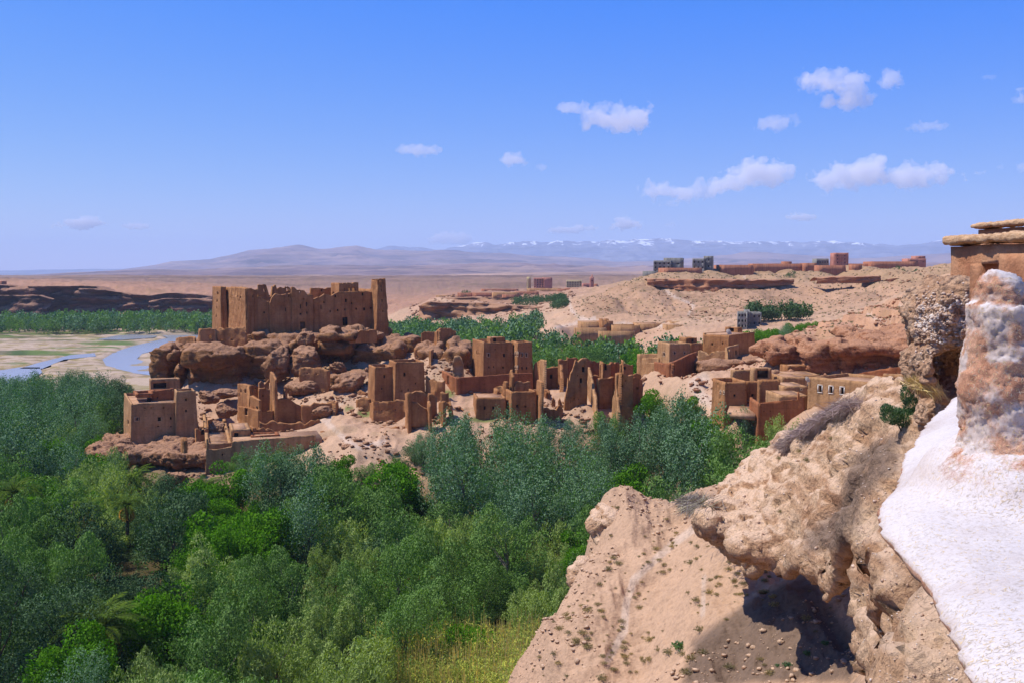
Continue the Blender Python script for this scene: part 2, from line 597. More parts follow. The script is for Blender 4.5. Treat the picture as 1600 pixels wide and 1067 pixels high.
def in_poly(x, y, poly):
    c = np.zeros(x.shape, bool)
    n = len(poly)
    j = n - 1
    for i in range(n):
        xi, yi = poly[i]
        xj, yj = poly[j]
        m = ((yi > y) != (yj > y)) & (x < (xj - xi) * (y - yi) / (yj - yi + 1e-12) + xi)
        c ^= m
        j = i
    return c

def poly_dist(x, y, poly):
    """signed distance, negative inside"""
    d = np.full(x.shape, 1e9)
    n = len(poly)
    for i in range(n):
        a = poly[i]
        b = poly[(i + 1) % n]
        ab = b - a
        t = np.clip(((x - a[0]) * ab[0] + (y - a[1]) * ab[1]) / (ab @ ab), 0, 1)
        d = np.minimum(d, np.hypot(x - a[0] - t * ab[0], y - a[1] - t * ab[1]))
    return np.where(in_poly(x, y, poly), -d, d)

def terrain_z(px, D):
    px = np.asarray(px, float).ravel()
    D = np.asarray(D, float).ravel()
    x = (px - 800) / F * D
    z = h_base(px, D)
    p3 = np.stack([x, D, np.zeros_like(x)], 1)
    rough = sstep(1.5, 8, z)
    farr = sstep(900, 2500, D)
    near = 1 - sstep(60, 100, D)
    n1 = fbm(p3 / 22.0, 4, 3)
    n2 = fbm(p3 / 5.0, 4, 9)
    mid = sstep(300, 400, D) * (1 - farr)
    gully = ridged(p3 / np.array([30.0, 60.0, 1]), 4, 21)
    z = z + rough * (1 - near) * (1 - farr) * (0.55 * n1 + 0.42 * n2 + 0.25 * ridged(p3 / 2.2, 3, 19)) + near * (0.30 * fbm(p3 / 3.2, 4, 9) + 0.13 * ridged(p3 / 1.0, 4, 5) + 0.30 * np.maximum(ridged(p3 / np.array([2.6, 7.0, 1]), 3, 6), 0)) * sstep(1.5, 8, z)
    z = z - rough * mid * sstep(880, 980, px) * 2.6 * np.maximum(gully, 0)
    z = z + mid * rough * 1.2 * ridged(p3 / 28.0, 4, 33) * (1 - sstep(900, 1000, px))
    z = z + farr * (5.0 * fbm(p3 / 400.0, 4, 40) + 5.0 * fbm(p3 / 1800.0, 4, 41)) + sstep(950, 1200, D) * 1.2 * ridged(p3 / 60.0, 3, 43)
    # terraced layers on the spur (hard bands stand proud)
    sp = sstep(1180, 1260, px) * sstep(118, 132, D) * (1 - sstep(190, 215, D))
    zz = z + 0.5 * n1
    step = 1.35
    k = zz / step
    fr = k - np.floor(k)
    z = z + sp * step * (sstep(0.35, 0.62, fr) - fr) * 1.0 * sstep(17, 20, z)
    flat = (1 - rough)
    z = z + flat * (1 - farr) * (0.22 * fbm(p3 / 14.0, 4, 50))
    return z

def ground_at(x, y):
    """height of the ground below world x, y"""
    z = np.full(np.shape(x), 10.0).ravel()
    x = np.asarray(x, float).ravel()
    y = np.asarray(y, float).ravel()
    for _ in range(1):
        px = 800 + F * x / y
        z = terrain_z(px, y)
    return z

def build_ground():
    def seg(a, b, n):
        return a * (b / a) ** (np.arange(n) / n)
    Ds = np.concatenate([seg(5, 22, 40), seg(22, 62, 250), seg(62, 130, 90), seg(130, 260, 150), seg(260, 900, 200), seg(900, 18500, 90), [18500.0]])
    Ps = np.concatenate([np.linspace(-900, -20, 90), np.linspace(-18, 1618, 760), np.linspace(1622, 2500, 70)])
    PXg, Dg = np.meshgrid(Ps, Ds)
    z = terrain_z(PXg, Dg)
    x = ((PXg - 800) / F * Dg).ravel()
    y = Dg.ravel()
    rd = np.full(x.shape, 1e9)
    sel = (y > 150) & (y < 700) & (x < 20)
    for r in RW:
        rd[sel] = np.minimum(rd[sel], poly_dist(x[sel], y[sel], r))
    z = np.where(sel, z - 0.75 * (1 - sstep(-2.5, 3.5, rd)), z)
    V = np.stack([x, y, z], 1)
    nr, nc = PXg.shape
    i = np.arange(nr * nc).reshape(nr, nc)
    Q = np.stack([i[:-1, :-1].ravel(), i[:-1, 1:].ravel(), i[1:, 1:].ravel(), i[1:, :-1].ravel()], 1)
    # ---- ground cover colours
    ppx, ppy = proj(x, y, z)
    col = np.zeros((len(x), 3))
    sand = np.array(C(222, 184, 156)[:3])
    pale = np.array(C(232, 206, 190)[:3])
    soil = np.array(C(96, 84, 50)[:3])
    green = np.array(C(104, 132, 58)[:3])
    dgreen = np.array(C(70, 92, 48)[:3])
    pink = np.array(C(214, 168, 142)[:3])
    p3 = np.stack([x, y, 0 * x], 1)
    nA = fbm(p3 / 18.0, 4, 61)
    nB = fbm(p3 / 4.0, 4, 62)
    col[:] = sand
    def blend(k, c):
        k = np.clip(k, 0, 1)[:, None]
        col[:] = col * (1 - k) + c * k
    blend(sstep(-0.2, 0.8, nA) * 0.5, pink)
    low = 1 - sstep(2.0, 6.0, z)
    # wood floor
    forest = low * (1 - sstep(238, 262, y + 10 * nA)) * sstep(55, 60, y + 60 * (ppx < 900))
    forest = np.maximum(forest, low * sstep(420, 520, ppx) * (y < 520))
    blend(forest, soil)
    blend(forest * sstep(-0.1, 0.5, nB + 0.5 * nA), dgreen)
    # gravel bed of the river
    bed = low * sstep(245, 262, y) * (1 - sstep(300, 420, ppx))
    blend(bed, np.array(C(214, 190, 172)[:3]))
    blend(bed * sstep(0.15, 0.6, nB), np.array(C(180, 160, 112)[:3]))
    def band(py0, py1, s, px0=-400, px1=400, soft=3.0, nz=4.0):
        yy = ppy + nz * nA + s * ppx
        return bed * sstep(py0 - soft, py0, yy) * (1 - sstep(py1, py1 + soft, yy)) * sstep(px0 - 25, px0, ppx) * (1 - sstep(px1, px1 + 25, ppx))
    nC = fbm(p3 / np.array([26.0, 9.0, 1]), 4, 64)
    blend(band(519, 525, 0.012, -400, 300, nz=3) * sstep(-0.6, 0.1, nC), green)
    blend(band(524, 534, 0.02, -400, 210, nz=5) * sstep(-0.1, 0.5, nC) * 0.8, np.array(C(150, 146, 86)[:3]))
    blend(band(552, 567, 0.13, 25, 200, nz=4) * sstep(-0.5, 0.1, nC) * 0.95, green)
    blend(band(548, 566, 0.05, -400, 30, nz=5) * 0.7 * sstep(-0.2, 0.4, nC), dgreen)
    blend(band(526, 533, 0.02, -400, 100, nz=4) * sstep(-0.2, 0.3, nC) * 0.8, dgreen)
    blend(band(575, 640, 0.0, -400, 400, nz=6) * sstep(0.0, 0.5, nC) * 0.6, np.array(C(166, 150, 96)[:3]))
    blend(bed * sstep(0.35, 0.5, fbm(p3 / np.array([9.0, 3.0, 1]), 4, 65)) * 0.6, np.array(C(150, 128, 104)[:3]))
    blend(bed * sstep(-2.0, 1.0, -rd) * 0.7, np.array(C(170, 156, 142)[:3]))
    # meadow and hay near the left edge
    blend(low * (1 - sstep(0, 14, np.abs(ppy - 742 + 0.06 * ppx))) * (ppx < 70), np.array(C(178, 148, 100)[:3]))
    # slopes: slightly darker, redder on steep rock
    pl = sstep(1180, 1260, ppx) * sstep(118, 132, y) * (1 - sstep(190, 215, y))
    blend(pl * 0.6, np.array(C(214, 160, 128)[:3]))
    farh = sstep(300, 360, y) * sstep(870, 930, ppx) * (1 - sstep(700, 900, y))
    blend(farh * 0.8, np.array(C(208, 166, 136)[:3]))
    blend(farh * sstep(0.0, 0.9, nA + 0.4 * nB) * 0.55, np.array(C(176, 140, 110)[:3]))
    blend(farh * (1 - sstep(436, 450, ppy)) * 0.5, np.array(C(192, 160, 124)[:3]))
    lf = sstep(590, 620, y) * (1 - sstep(1300, 1800, y)) * (1 - sstep(860, 930, ppx))
    blend(lf * 0.8, np.array(C(196, 146, 122)[:3]))
    blend(sstep(720, 1100, y) * 0.95, np.array(C(164, 132, 116)[:3]))
    blend(sstep(700, 1500, y) * sstep(-0.1, 0.5, fbm(p3 / np.array([500., 160., 1]), 5, 66)) * 0.75, np.array(C(128, 98, 84)[:3]))
    blend(sstep(700, 1000, y) * sstep(0.2, 0.5, fbm(p3 / np.array([120., 60., 1]), 4, 67)) * 0.5, np.array(C(120, 94, 78)[:3]))
    # footpaths (polylines by photo position)
    def path(pts, w, c, k=0.85, win=None):
        d = np.full(x.shape, 1e9)
        for a, b in zip(pts[:-1], pts[1:]):
            a = np.array(a, float); b = np.array(b, float); ab = b - a
            t = np.clip(((ppx - a[0]) * ab[0] + (ppy - a[1]) * ab[1]) / (ab @ ab), 0, 1)
            d = np.minimum(d, np.hypot(ppx - a[0] - t * ab[0], ppy - a[1] - t * ab[1]))
        m = 1 - sstep(w * 0.5, w, d + 0.8 * nB)
        if win:
            m = m * (y > win[0]) * (y < win[1])
        blend(m * k, c)
    path([(888, 468), (893, 485), (905, 497), (950, 506), (1035, 510)], 3.2, pale, win=(250, 600))
    path([(930, 497), (890, 508), (868, 512)], 3.0, pale, win=(250, 600))
    path([(1035, 448), (1050, 462), (1085, 478), (1075, 492)], 2.4, pale, win=(280, 600))
    path([(1160, 424), (1165, 440), (1185, 446)], 2.0, pale, 0.6, win=(280, 600))
    path([(1448, 450), (1420, 463), (1405, 478), (1412, 490)], 3.0, pale, win=(120, 260))
    path([(1355, 490), (1370, 500), (1400, 503)], 2.4, pale, 0.7, win=(120, 260))
    path([(1120, 800), (1050, 850), (990, 905), (978, 945), (975, 985), (950, 1030)], 7, pale, 0.8, win=(25, 60))
    path([(1100, 900), (1098, 960)], 5, pale, 0.7, win=(25, 60))
    path([(500, 650), (520, 668), (545, 690), (560, 700), (600, 690)], 5, pale, 0.8, win=(130, 180))
    path([(540, 625), (520, 640), (515, 655)], 3.5, pale, 0.8, win=(130, 180))
    path([(1100, 590), (1085, 600), (1095, 620), (1120, 635)], 12, pale, 0.8, win=(110, 190))
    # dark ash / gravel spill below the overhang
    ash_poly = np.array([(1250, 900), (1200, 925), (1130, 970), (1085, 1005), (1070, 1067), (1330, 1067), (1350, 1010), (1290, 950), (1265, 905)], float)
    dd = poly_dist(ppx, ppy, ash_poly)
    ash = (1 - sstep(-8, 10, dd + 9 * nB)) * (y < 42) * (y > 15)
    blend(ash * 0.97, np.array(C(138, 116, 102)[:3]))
    # little green patches among the ruins
    for (a, b, ra, rb, d0, d1) in ((545, 638, 9, 5, 150, 180), (570, 645, 14, 8, 150, 180), (700, 615, 14, 8, 150, 175), (760, 655, 30, 5, 140, 170), (555, 580, 20, 6, 170, 195)):
        m = 1 - sstep(0.5, 1.1, np.hypot((ppx - a) / ra, (ppy - b) / rb) + 0.2 * nB)
        blend(m * (y > d0) * (y < d1) * 0.8, green)
    scrub = sstep(0.35, 0.7, nB) * 0.25 * sstep(6, 9, z) * (y > 60)
    blend(scrub, np.array(C(150, 132, 92)[:3]))
    col4 = np.concatenate([col, np.ones((len(col), 1))], 1)
    t = NT('ground_earth')
    at = t.n('ShaderNodeAttribute')
    at.attribute_name = 'Col'
    pz_ = t.co()
    n1 = t.noise(pz_, 0.55, 6, 0.65)
    n2 = t.noise(pz_, 5.0, 7, 0.72)
    n3 = t.noise(pz_, 0.05, 4, 0.6)
    c = t.mix(1.0, at.outputs[0], (0.64, 0.61, 0.54, 1), 'MULTIPLY')
    c = t.mix(1.0, c, t.ramp(n1, [(0.3, g(0.84)), (0.5, g(1.0)), (0.72, g(1.1))]), 'MULTIPLY')
    c = t.mix(1.0, c, t.ramp(n2, [(0.32, g(0.68)), (0.48, g(0.98)), (0.72, g(1.15))]), 'MULTIPLY')
    c = t.mix(1.0, c, t.ramp(n3, [(0.35, g(0.92)), (0.65, g(1.06))]), 'MULTIPLY')
    vo = t.n('ShaderNodeTexVoronoi')
    vo.inputs['Scale'].default_value = 7.0
    t.l(pz_, vo.inputs['Vector'])
    h = t.math('ADD', n2, t.math('MULTIPLY', vo.outputs[0], -0.3))
    t.bump(h, 0.8, 0.10)
    t.color(c)
    me = mesh_from('ground', V, Q, t.m, True, {'Col': col4})
    link('ground', me, kind='structure')

build_ground()

# water
def build_water():
    t = NT('river_water')
    t.color(C(150, 146, 152))
    t.b.inputs['Roughness'].default_value = 0.22
    t.b.inputs['Specular IOR Level'].default_value = 0.5
    p = t.co((0.5, 1.5, 1))
    t.bump(t.noise(p, 1.2, 4), 0.25, 0.05)
    for r in RW:
        bm = bmesh.new()
        vs = [bm.verts.new((a, b, -0.30)) for a, b in r]
        f = bm.faces.new(vs)
        r_ = bmesh.ops.triangulate(bm, faces=[f])
        if f.normal.z < 0:
            bmesh.ops.reverse_faces(bm, faces=bm.faces[:])
        me = bpy.data.meshes.new('river')
        bm.to_mesh(me)
        bm.free()
        me.materials.append(t.m)
        link('river', me, kind='structure')
build_water()

# ------------------------------------------------------------------ far ranges
def interp(pts, x):
    a = np.array(pts, float)
    return np.interp(x, a[:, 0], a[:, 1])

def build_range(name, D, depth, prof, mat, foot=26.0, rough=0.1, seed=0, nP=700, nV=70, ns=1.0):
    """a real ridge: foot nearer, crest at D, back slope beyond"""
    Ps = np.linspace(prof[0][0], prof[-1][0], nP)
    v = np.linspace(0, 1.5, nV)
    PXg, Vg = np.meshgrid(Ps, v)
    Dg = D - depth + depth * Vg
    xg = (PXg - 800) / F * Dg
    crest = pz(interp(prof, PXg), D)
    sh = np.where(Vg < 1, Vg ** 1.25, 1 - ((Vg - 1) / 0.5) ** 1.5)
    p3 = np.stack([xg, Dg, 0 * xg], -1).reshape(-1, 3)
    H = (crest - foot)
    n = ridged(p3 / (depth * 0.30 * ns), 6, seed).reshape(xg.shape)
    n2 = fbm(p3 / (depth * 0.12 * ns), 5, seed + 7).reshape(xg.shape)
    z = foot - 3 + H * (sh + rough * (n - 0.6) * np.sin(np.pi * np.clip(Vg, 0, 1)) ** 0.7 + rough * 0.35 * n2 * sh)
    V = np.stack([xg, Dg, z], -1).reshape(-1, 3)
    i = np.arange(nP * nV).reshape(nV, nP)
    Q = np.stack([i[:-1, :-1].ravel(), i[:-1, 1:].ravel(), i[1:, 1:].ravel(), i[1:, :-1].ravel()], 1)
    link(name, mesh_from(name, V, Q, mat, True), kind='structure')

def mat_hill(name, a, b, c, snow=False, sc=1.0):
    t = NT(name)
    p = t.co()
    n1 = t.noise(t.co((1, 1.0, 6.0)), 0.0012 * sc, 8, 0.68, 0.4)
    col = t.ramp(n1, [(0.33, a), (0.47, b), (0.62, c)])
    n2 = t.noise(t.co((0.6, 0.6, 14.0)), 0.0022 * sc, 6, 0.7)
    col = t.mix(1.0, col, t.ramp(n2, [(0.42, g(0.62)), (0.5, g(1.0)), (0.7, g(1.12))]), 'MULTIPLY')
    if snow:
        geo = t.n('ShaderNodeNewGeometry')
        sx = t.n('ShaderNodeSeparateXYZ')
        t.l(geo.outputs['Position'], sx.inputs[0])
        hh = t.n('ShaderNodeMapRange')
        hh.inputs[1].default_value = 280
        hh.inputs[2].default_value = 570
        hh.inputs[3].default_value = -0.16
        hh.inputs[4].default_value = 0.16
        t.l(sx.outputs[2], hh.inputs[0])
        ns = t.noise(t.co((1.6, 1, 0.8)), 0.0030, 7, 0.7, 0.8)
        k = t.ramp(t.math('ADD', ns, hh.outputs[0]), [(0.635, g(0)), (0.67, g(1))])
        col = t.mix(k, col, C(236, 238, 246))
    t.bump(n1, 0.5, 30)
    return t.color(col)

hill_m = mat_hill('purple_stony_hill', C(92, 74, 78), C(124, 100, 98), C(146, 120, 110))
hill_n = mat_hill('tan_stony_hill', C(118, 90, 80), C(150, 118, 98), C(172, 138, 114), sc=2.5)
mtn_m = mat_hill('snow_mountain_rock', C(84, 88, 112), C(104, 106, 128), C(120, 120, 136), snow=True)
build_range('hills', 3600, 1500, [(-700, 436), (0, 437), (150, 431), (330, 432), (500, 428), (620, 430), (800, 425), (960, 424), (1100, 421), (1300, 418), (1500, 420), (2300, 416)], hill_n, 22, 0.25, 4, nV=50, ns=0.7)
build_range('hills', 5200, 2000, [(-700, 432), (0, 432), (120, 425), (220, 421), (330, 420), (480, 414), (600, 416), (720, 411), (860, 412), (960, 416), (1100, 414), (1240, 411), (1400, 412), (1600, 410), (2300, 406)], hill_m, 26, 0.28, 14, nV=60, ns=0.7)
build_range('hills', 10500, 3800, [(-800, 440), (-200, 436), (0, 434), (60, 430), (110, 427), (170, 424), (230, 417), (270, 409), (330, 406), (370, 398), (405, 388), (432, 384), (465, 386), (500, 391), (540, 386), (560, 383), (590, 389),
     (640, 393), (700, 391), (760, 393), (830, 398), (900, 402), (960, 407), (1020, 409), (1080, 402), (1130, 397), (1180, 395), (1240, 398), (1330, 404), (1400, 402), (1450, 396), (1500, 393), (1700, 392), (2300, 400)], hill_m, 30, 0.20, 24, nP=900, nV=90, ns=0.8)
build_range('mountains', 15500, 4200, [(-400, 428), (200, 420), (480, 402), (580, 391), (615, 384), (650, 386), (690, 390), (730, 384), (757, 378), (775, 381), (800, 379), (835, 381), (870, 377), (900, 379), (935, 376), (958, 372), (975, 376), (1000, 377),
     (1040, 375), (1080, 378), (1110, 376), (1160, 378), (1200, 377), (1250, 381), (1300, 377), (1350, 379), (1400, 384), (1440, 380), (1475, 376), (1530, 372), (1600, 376), (1900, 390), (2300, 410)], mtn_m, 30, 0.16, 31, nP=900, nV=90, ns=0.55)

# ------------------------------------------------------------------ haze
def build_haze():
    x0, x1, y0, y1, z0, z1 = -22000, 22000, -1500, 19000, -3.0, 660.0
    v = [(x, y, z) for x in (x0, x1) for y in (y0, y1) for z in (z0, z1)]
    f = [(0, 1, 3, 2), (4, 6, 7, 5), (0, 4, 5, 1), (2, 3, 7, 6), (0, 2, 6, 4), (1, 5, 7, 3)]
    m = bpy.data.materials.new('haze_air')
    m.use_nodes = True
    nt = m.node_tree
    nt.nodes.clear()
    o = nt.nodes.new('ShaderNodeOutputMaterial')
    pv = nt.nodes.new('ShaderNodeVolumePrincipled')
    pv.inputs['Color'].default_value = (0.58, 0.72, 0.98, 1)
    pv.inputs['Density'].default_value = 8.0e-5
    pv.inputs['Anisotropy'].default_value = 0.0
    nt.links.new(pv.outputs[0], o.inputs['Volume'])
    m.volume_intersection_method = 'FAST' if hasattr(m, 'volume_intersection_method') else None
    link('haze', mesh_from('haze', v, f, m), kind='stuff')
build_haze()
# ------------------------------------------------------------------ rocks
M['rock'] = mat_rock('hill_rock', C(126, 84, 56), C(150, 106, 72), C(170, 126, 90), 1.0, 0.8, 1.0, pale=C(168, 126, 96))
M['rock_gold'] = mat_rock('ochre_rock', C(118, 76, 42), C(144, 98, 58), C(164, 118, 78), 1.0, 0.5, 1.0, pale=C(164, 122, 92))
M['spur'] = mat_rock('layered_red_rock', C(136, 82, 56), C(162, 110, 78), C(178, 128, 94), 1.0, 1.6, 1.0, pale=C(178, 130, 98))
M['ledge'] = mat_rock('pale_conglomerate', C(170, 124, 90), C(194, 154, 118), C(208, 174, 140), 2.0, 0.7, 1.0, pale=C(212, 178, 148), ash=True)
M['cliff'] = mat_rock('dark_cliff', C(78, 54, 46), C(98, 68, 56), C(130, 92, 74), 0.3, 0.9, 1.0, pale=C(160, 120, 94))

def sd_ell(p, c, r, yaw=0.0):
    q = p - np.asarray(c)
    if yaw:
        cs, sn = math.cos(yaw), math.sin(yaw)
        q = np.stack([q[..., 0] * cs + q[..., 1] * sn, -q[..., 0] * sn + q[..., 1] * cs, q[..., 2]], -1)
    r = np.asarray(r, float)
    k0 = np.linalg.norm(q / r, axis=-1)
    k1 = np.linalg.norm(q / (r * r), axis=-1)
    return k0 * (k0 - 1) / np.maximum(k1, 1e-6)

def sd_box(p, c, h, rd=0.5, yaw=0.0):
    q = p - np.asarray(c)
    if yaw:
        cs, sn = math.cos(yaw), math.sin(yaw)
        q = np.stack([q[..., 0] * cs + q[..., 1] * sn, -q[..., 0] * sn + q[..., 1] * cs, q[..., 2]], -1)
    d = np.abs(q) - (np.asarray(h, float) - rd)
    return np.linalg.norm(np.maximum(d, 0), axis=-1) + np.minimum(d.max(-1), 0) - rd

def smin(a, b, k):
    h = np.clip(0.5 + 0.5 * (b - a) / k, 0, 1)
    return b + (a - b) * h - k * h * (1 - h)

def smax(a, b, k):
    return -smin(-a, -b, k)

def grid_pts(lo, hi, h):
    n = [int((hi[i] - lo[i]) / h) + 1 for i in range(3)]
    ax = [lo[i] + h * np.arange(n[i]) for i in range(3)]
    return np.stack(np.meshgrid(*ax, indexing='ij'), -1)

def boxpx(px0, px1, pt, pb, D0, D1, rd, p):
    """rounded box whose front face at D0 covers the photo window px0..px1, pt..pb"""
    a = P(px0, pt, D0)
    b = P(px1, pb, D0)
    c = [(a[0] + b[0]) / 2 * (D0 + D1) / 2 / D0, (D0 + D1) / 2, (a[2] + b[2]) / 2]
    return sd_box(p, c, [(b[0] - a[0]) / 2, (D1 - D0) / 2, (a[2] - b[2]) / 2], rd)

def rock_mesh(name, f, lo, h, mat, amp=0.3, sc=2.0, seed=0, strata=0.0, sstep_=1.0, smooth=True, amp2=0.0, sc2=0.4, cell=0.0, blk=0.0, crack=0.0, attrs=None):
    V, Q = surface_nets(f, lo, h)
    N = vnormals(V, Q)
    d = amp * fbm(V / sc, 4, seed) + (amp2 * ridged(V / sc2, 3, seed + 5) if amp2 else 0)
    if strata:
        zz = V[:, 2] / sstep_ + 0.6 * fbm(V / (sc * 4), 2, seed + 9)
        fr = zz - np.floor(zz)
        lay = vn(np.stack([V[:, 0] / (sc * 3), V[:, 1] / (sc * 3), np.floor(zz) * 1.7], 1), seed + 3)
        side = (1 - np.abs(N[:, 2]))
        d = d + strata * side * (lay + 0.5 * sstep(0.0, 0.25, fr) - 0.5 * sstep(0.7, 1.0, fr))
    if cell:
        wq = V + 0.25 * cell * np.stack([fbm(V / cell, 2, seed + 50), fbm(V / cell + 7, 2, seed + 51), fbm(V / cell + 13, 2, seed + 52)], 1)
        f1, f2, cid = worley(wq / np.array([cell, cell, cell * 0.55]), seed)
        d = d + blk * cid - crack * (1 - sstep(0.0, 0.13, f2 - f1))
    V = V + N * d[:, None]
    return mesh_from(name, V, Q, mat, smooth, attrs(V) if attrs else None)

# --- rock under the fortress
def village_rock():
    h = 0.42
    lo = (-72, 172, 1)
    hi = (-2, 226, 23)
    p = grid_pts(lo, hi, h)
    w = p + 0.0
    nz = fbm(p.reshape(-1, 3) / 7.0, 3, 11).reshape(p.shape[:-1])
    f = boxpx(345, 606, 521, 640, 192.5, 222, 1.6, w)
    f = smin(f, boxpx(288, 402, 545, 575, 180, 205, 1.3, w), 0.8)
    f = smin(f, boxpx(296, 405, 565, 660, 182.5, 205, 1.2, w), 0.6)
    f = smin(f, boxpx(255, 285, 545, 660, 186, 199, 1.0, w), 0.5)
    f = smin(f, boxpx(400, 470, 536, 600, 185.5, 210, 1.4, w), 1.0)
    f = smin(f, boxpx(465, 510, 530, 640, 188.5, 210, 1.4, w), 1.0)
    f = smin(f, boxpx(504, 574, 519, 534, 183.5, 200, 0.9, w), 0.5)
    f = smin(f, boxpx(508, 560, 533, 558, 185, 200, 1.2, w), 0.5)
    f = smin(f, boxpx(560, 640, 540, 600, 187, 205, 1.2, w), 0.8)
    f = smin(f, boxpx(600, 660, 530, 600, 194, 207, 1.2, w), 0.8)
    f = smin(f, boxpx(650, 700, 545, 600, 181, 200, 1.2, w), 0.6)
    f = smin(f, boxpx(696, 738, 543, 600, 179, 192, 1.2, w), 0.5)
    f = smin(f, boxpx(520, 640, 585, 640, 178, 196, 1.4, w), 1.0)
    f = f + 0.7 * nz + 0.35 * np.abs(fbm(p.reshape(-1, 3) / 2.6, 2, 13).reshape(p.shape[:-1]))
    # hollows
    f = smax(f, -sd_ell(w, P(380, 590, 179.5), (9, 3.6, 1.2)), 0.5)
    f = smax(f, -sd_ell(w, P(420, 606, 181), (6, 6, 1.2)), 0.5)
    f = smax(f, -sd_ell(w, P(540, 563, 182), (4.5, 5, 1.3)), 0.5)
    f = smax(f, -sd_ell(w, P(628, 556, 185.5), (1.7, 3, 1.7)), 0.3)
    f = smax(f, -sd_ell(w, P(291, 575, 184), (1.0, 5, 5)), 0.6)
    f = smax(f, -sd_ell(w, P(650, 575, 181), (1.2, 5, 3)), 0.6)
    me = rock_mesh('rock_outcrop', f, lo, h, M['rock_gold'], 0.28, 2.2, 2, 0.35, 1.1, amp2=0.14, sc2=1.3, cell=3.2, blk=0.55, crack=0.5)
    link('rock_outcrop', me, kind='structure')
village_rock()

def foot_rock():
    h = 0.22
    lo = (-70, 138, -1)
    hi = (-36, 158, 10)
    p = grid_pts(lo, hi, h)
    f = boxpx(120, 160, 733, 790, 142, 148, 1.2, p)
    f = smin(f, boxpx(150, 225, 700, 780, 143, 155, 1.5, p), 0.8)
    f = smin(f, boxpx(215, 292, 704, 726, 140, 152, 1.0, p), 0.6)
    f = smin(f, boxpx(270, 345, 712, 731, 138.7, 150, 0.7, p), 0.6)
    f = smin(f, boxpx(330, 395, 733, 770, 138.5, 150, 1.0, p), 0.6)
    f = smin(f, boxpx(235, 330, 728, 800, 143, 152, 1.0, p), 0.6)
    f = smin(f, boxpx(160, 215, 690, 720, 146, 156, 1.5, p), 0.6)
    f = f + 0.45 * fbm(p.reshape(-1, 3) / 3.5, 3, 14).reshape(p.shape[:-1])
    f = smax(f, -sd_ell(p, P(310, 742, 139), (4.5, 3.5, 0.9)), 0.4)
    me = rock_mesh('rock_outcrop', f, lo, h, M['rock'], 0.16, 1.4, 4, 0.22, 0.7, amp2=0.07, sc2=0.5, cell=1.9, blk=0.30, crack=0.28)
    link('rock_outcrop', me, kind='structure')
foot_rock()

def spur_rock():
    h = 0.30
    lo = (30, 126, 12)
    hi = (68, 160, 26)
    p = grid_pts(lo, hi, h)
    f = boxpx(1250, 1305, 537, 660, 135, 144, 0.8, p)
    f = smin(f, boxpx(1300, 1400, 546, 600, 133.5, 143, 0.8, p), 0.7)
    f = smin(f, boxpx(1285, 1450, 538, 557, 131.5, 143, 0.6, p), 0.6)
    f = smin(f, boxpx(1400, 1470, 534, 640, 134, 144, 0.8, p), 0.7)
    f = smin(f, boxpx(1320, 1470, 522, 540, 141, 152, 0.6, p), 0.6)
    f = smin(f, boxpx(1190, 1236, 538, 566, 140, 150, 1.2, p), 0.6)
    f = smin(f, boxpx(1196, 1222, 530, 546, 146, 152, 0.9, p), 0.6)
    f = smin(f, boxpx(1230, 1262, 532, 580, 141, 152, 1.2, p), 0.6)
    f = f + 0.6 * fbm(p.reshape(-1, 3) / 5.0, 3, 24).reshape(p.shape[:-1])
    f = smax(f, -sd_ell(p, P(1240, 536, 141), (1.2, 3, 0.6)), 0.3)
    f = smax(f, -sd_ell(p, P(1300, 572, 130.5), (1.0, 3, 2.4)), 0.5)
    f = smax(f, -sd_ell(p, P(1380, 566, 131), (4.5, 3.2, 0.9)), 0.4)
    me = rock_mesh('rock_outcrop', f, lo, h, M['spur'], 0.16, 2.0, 6, 0.42, 0.62, amp2=0.10, sc2=0.8, cell=2.3, blk=0.35, crack=0.3)
    link('rock_outcrop', me, kind='structure')
    # low shelf in front of the square house
    lo = (20, 150, 10); hi = (44, 170, 19)
    p = grid_pts(lo, hi, h)
    f = boxpx(1076, 1150, 564, 572, 156, 168, 0.6, p)
    f = smin(f, boxpx(1150, 1190, 563, 576, 157, 168, 0.6, p), 0.5)
    f = smin(f, boxpx(1085, 1130, 570, 584, 155, 164, 0.6, p), 0.5)
    f = f + 0.3 * fbm(p.reshape(-1, 3) / 3.0, 3, 25).reshape(p.shape[:-1])
    link('rock_outcrop', rock_mesh('rock_outcrop', f, lo, h, M['rock'], 0.2, 1.4, 8, 0.25, 0.6), kind='structure')
spur_rock()

# --- near overhanging ledge
def rbf2(pts, x, y, c=1.0):
    a = np.array(pts, float)
    n = len(a)
    K = np.sqrt(((a[:, None, :2] - a[None, :, :2]) ** 2).sum(-1) + c * c)
    KK = np.zeros((n + 1, n + 1)); KK[:n, :n] = K - np.eye(n) * 0.05; KK[:n, n] = 1; KK[n, :n] = 1
    s = np.linalg.solve(KK, np.concatenate([a[:, 2], [0]]))
    q = np.stack([x, y], -1)
    out = np.full(x.shape, s[n])
    for i in range(n):
        out = out + s[i] * np.sqrt((q[..., 0] - a[i, 0]) ** 2 + (q[..., 1] - a[i, 1]) ** 2 + c * c)
    return out

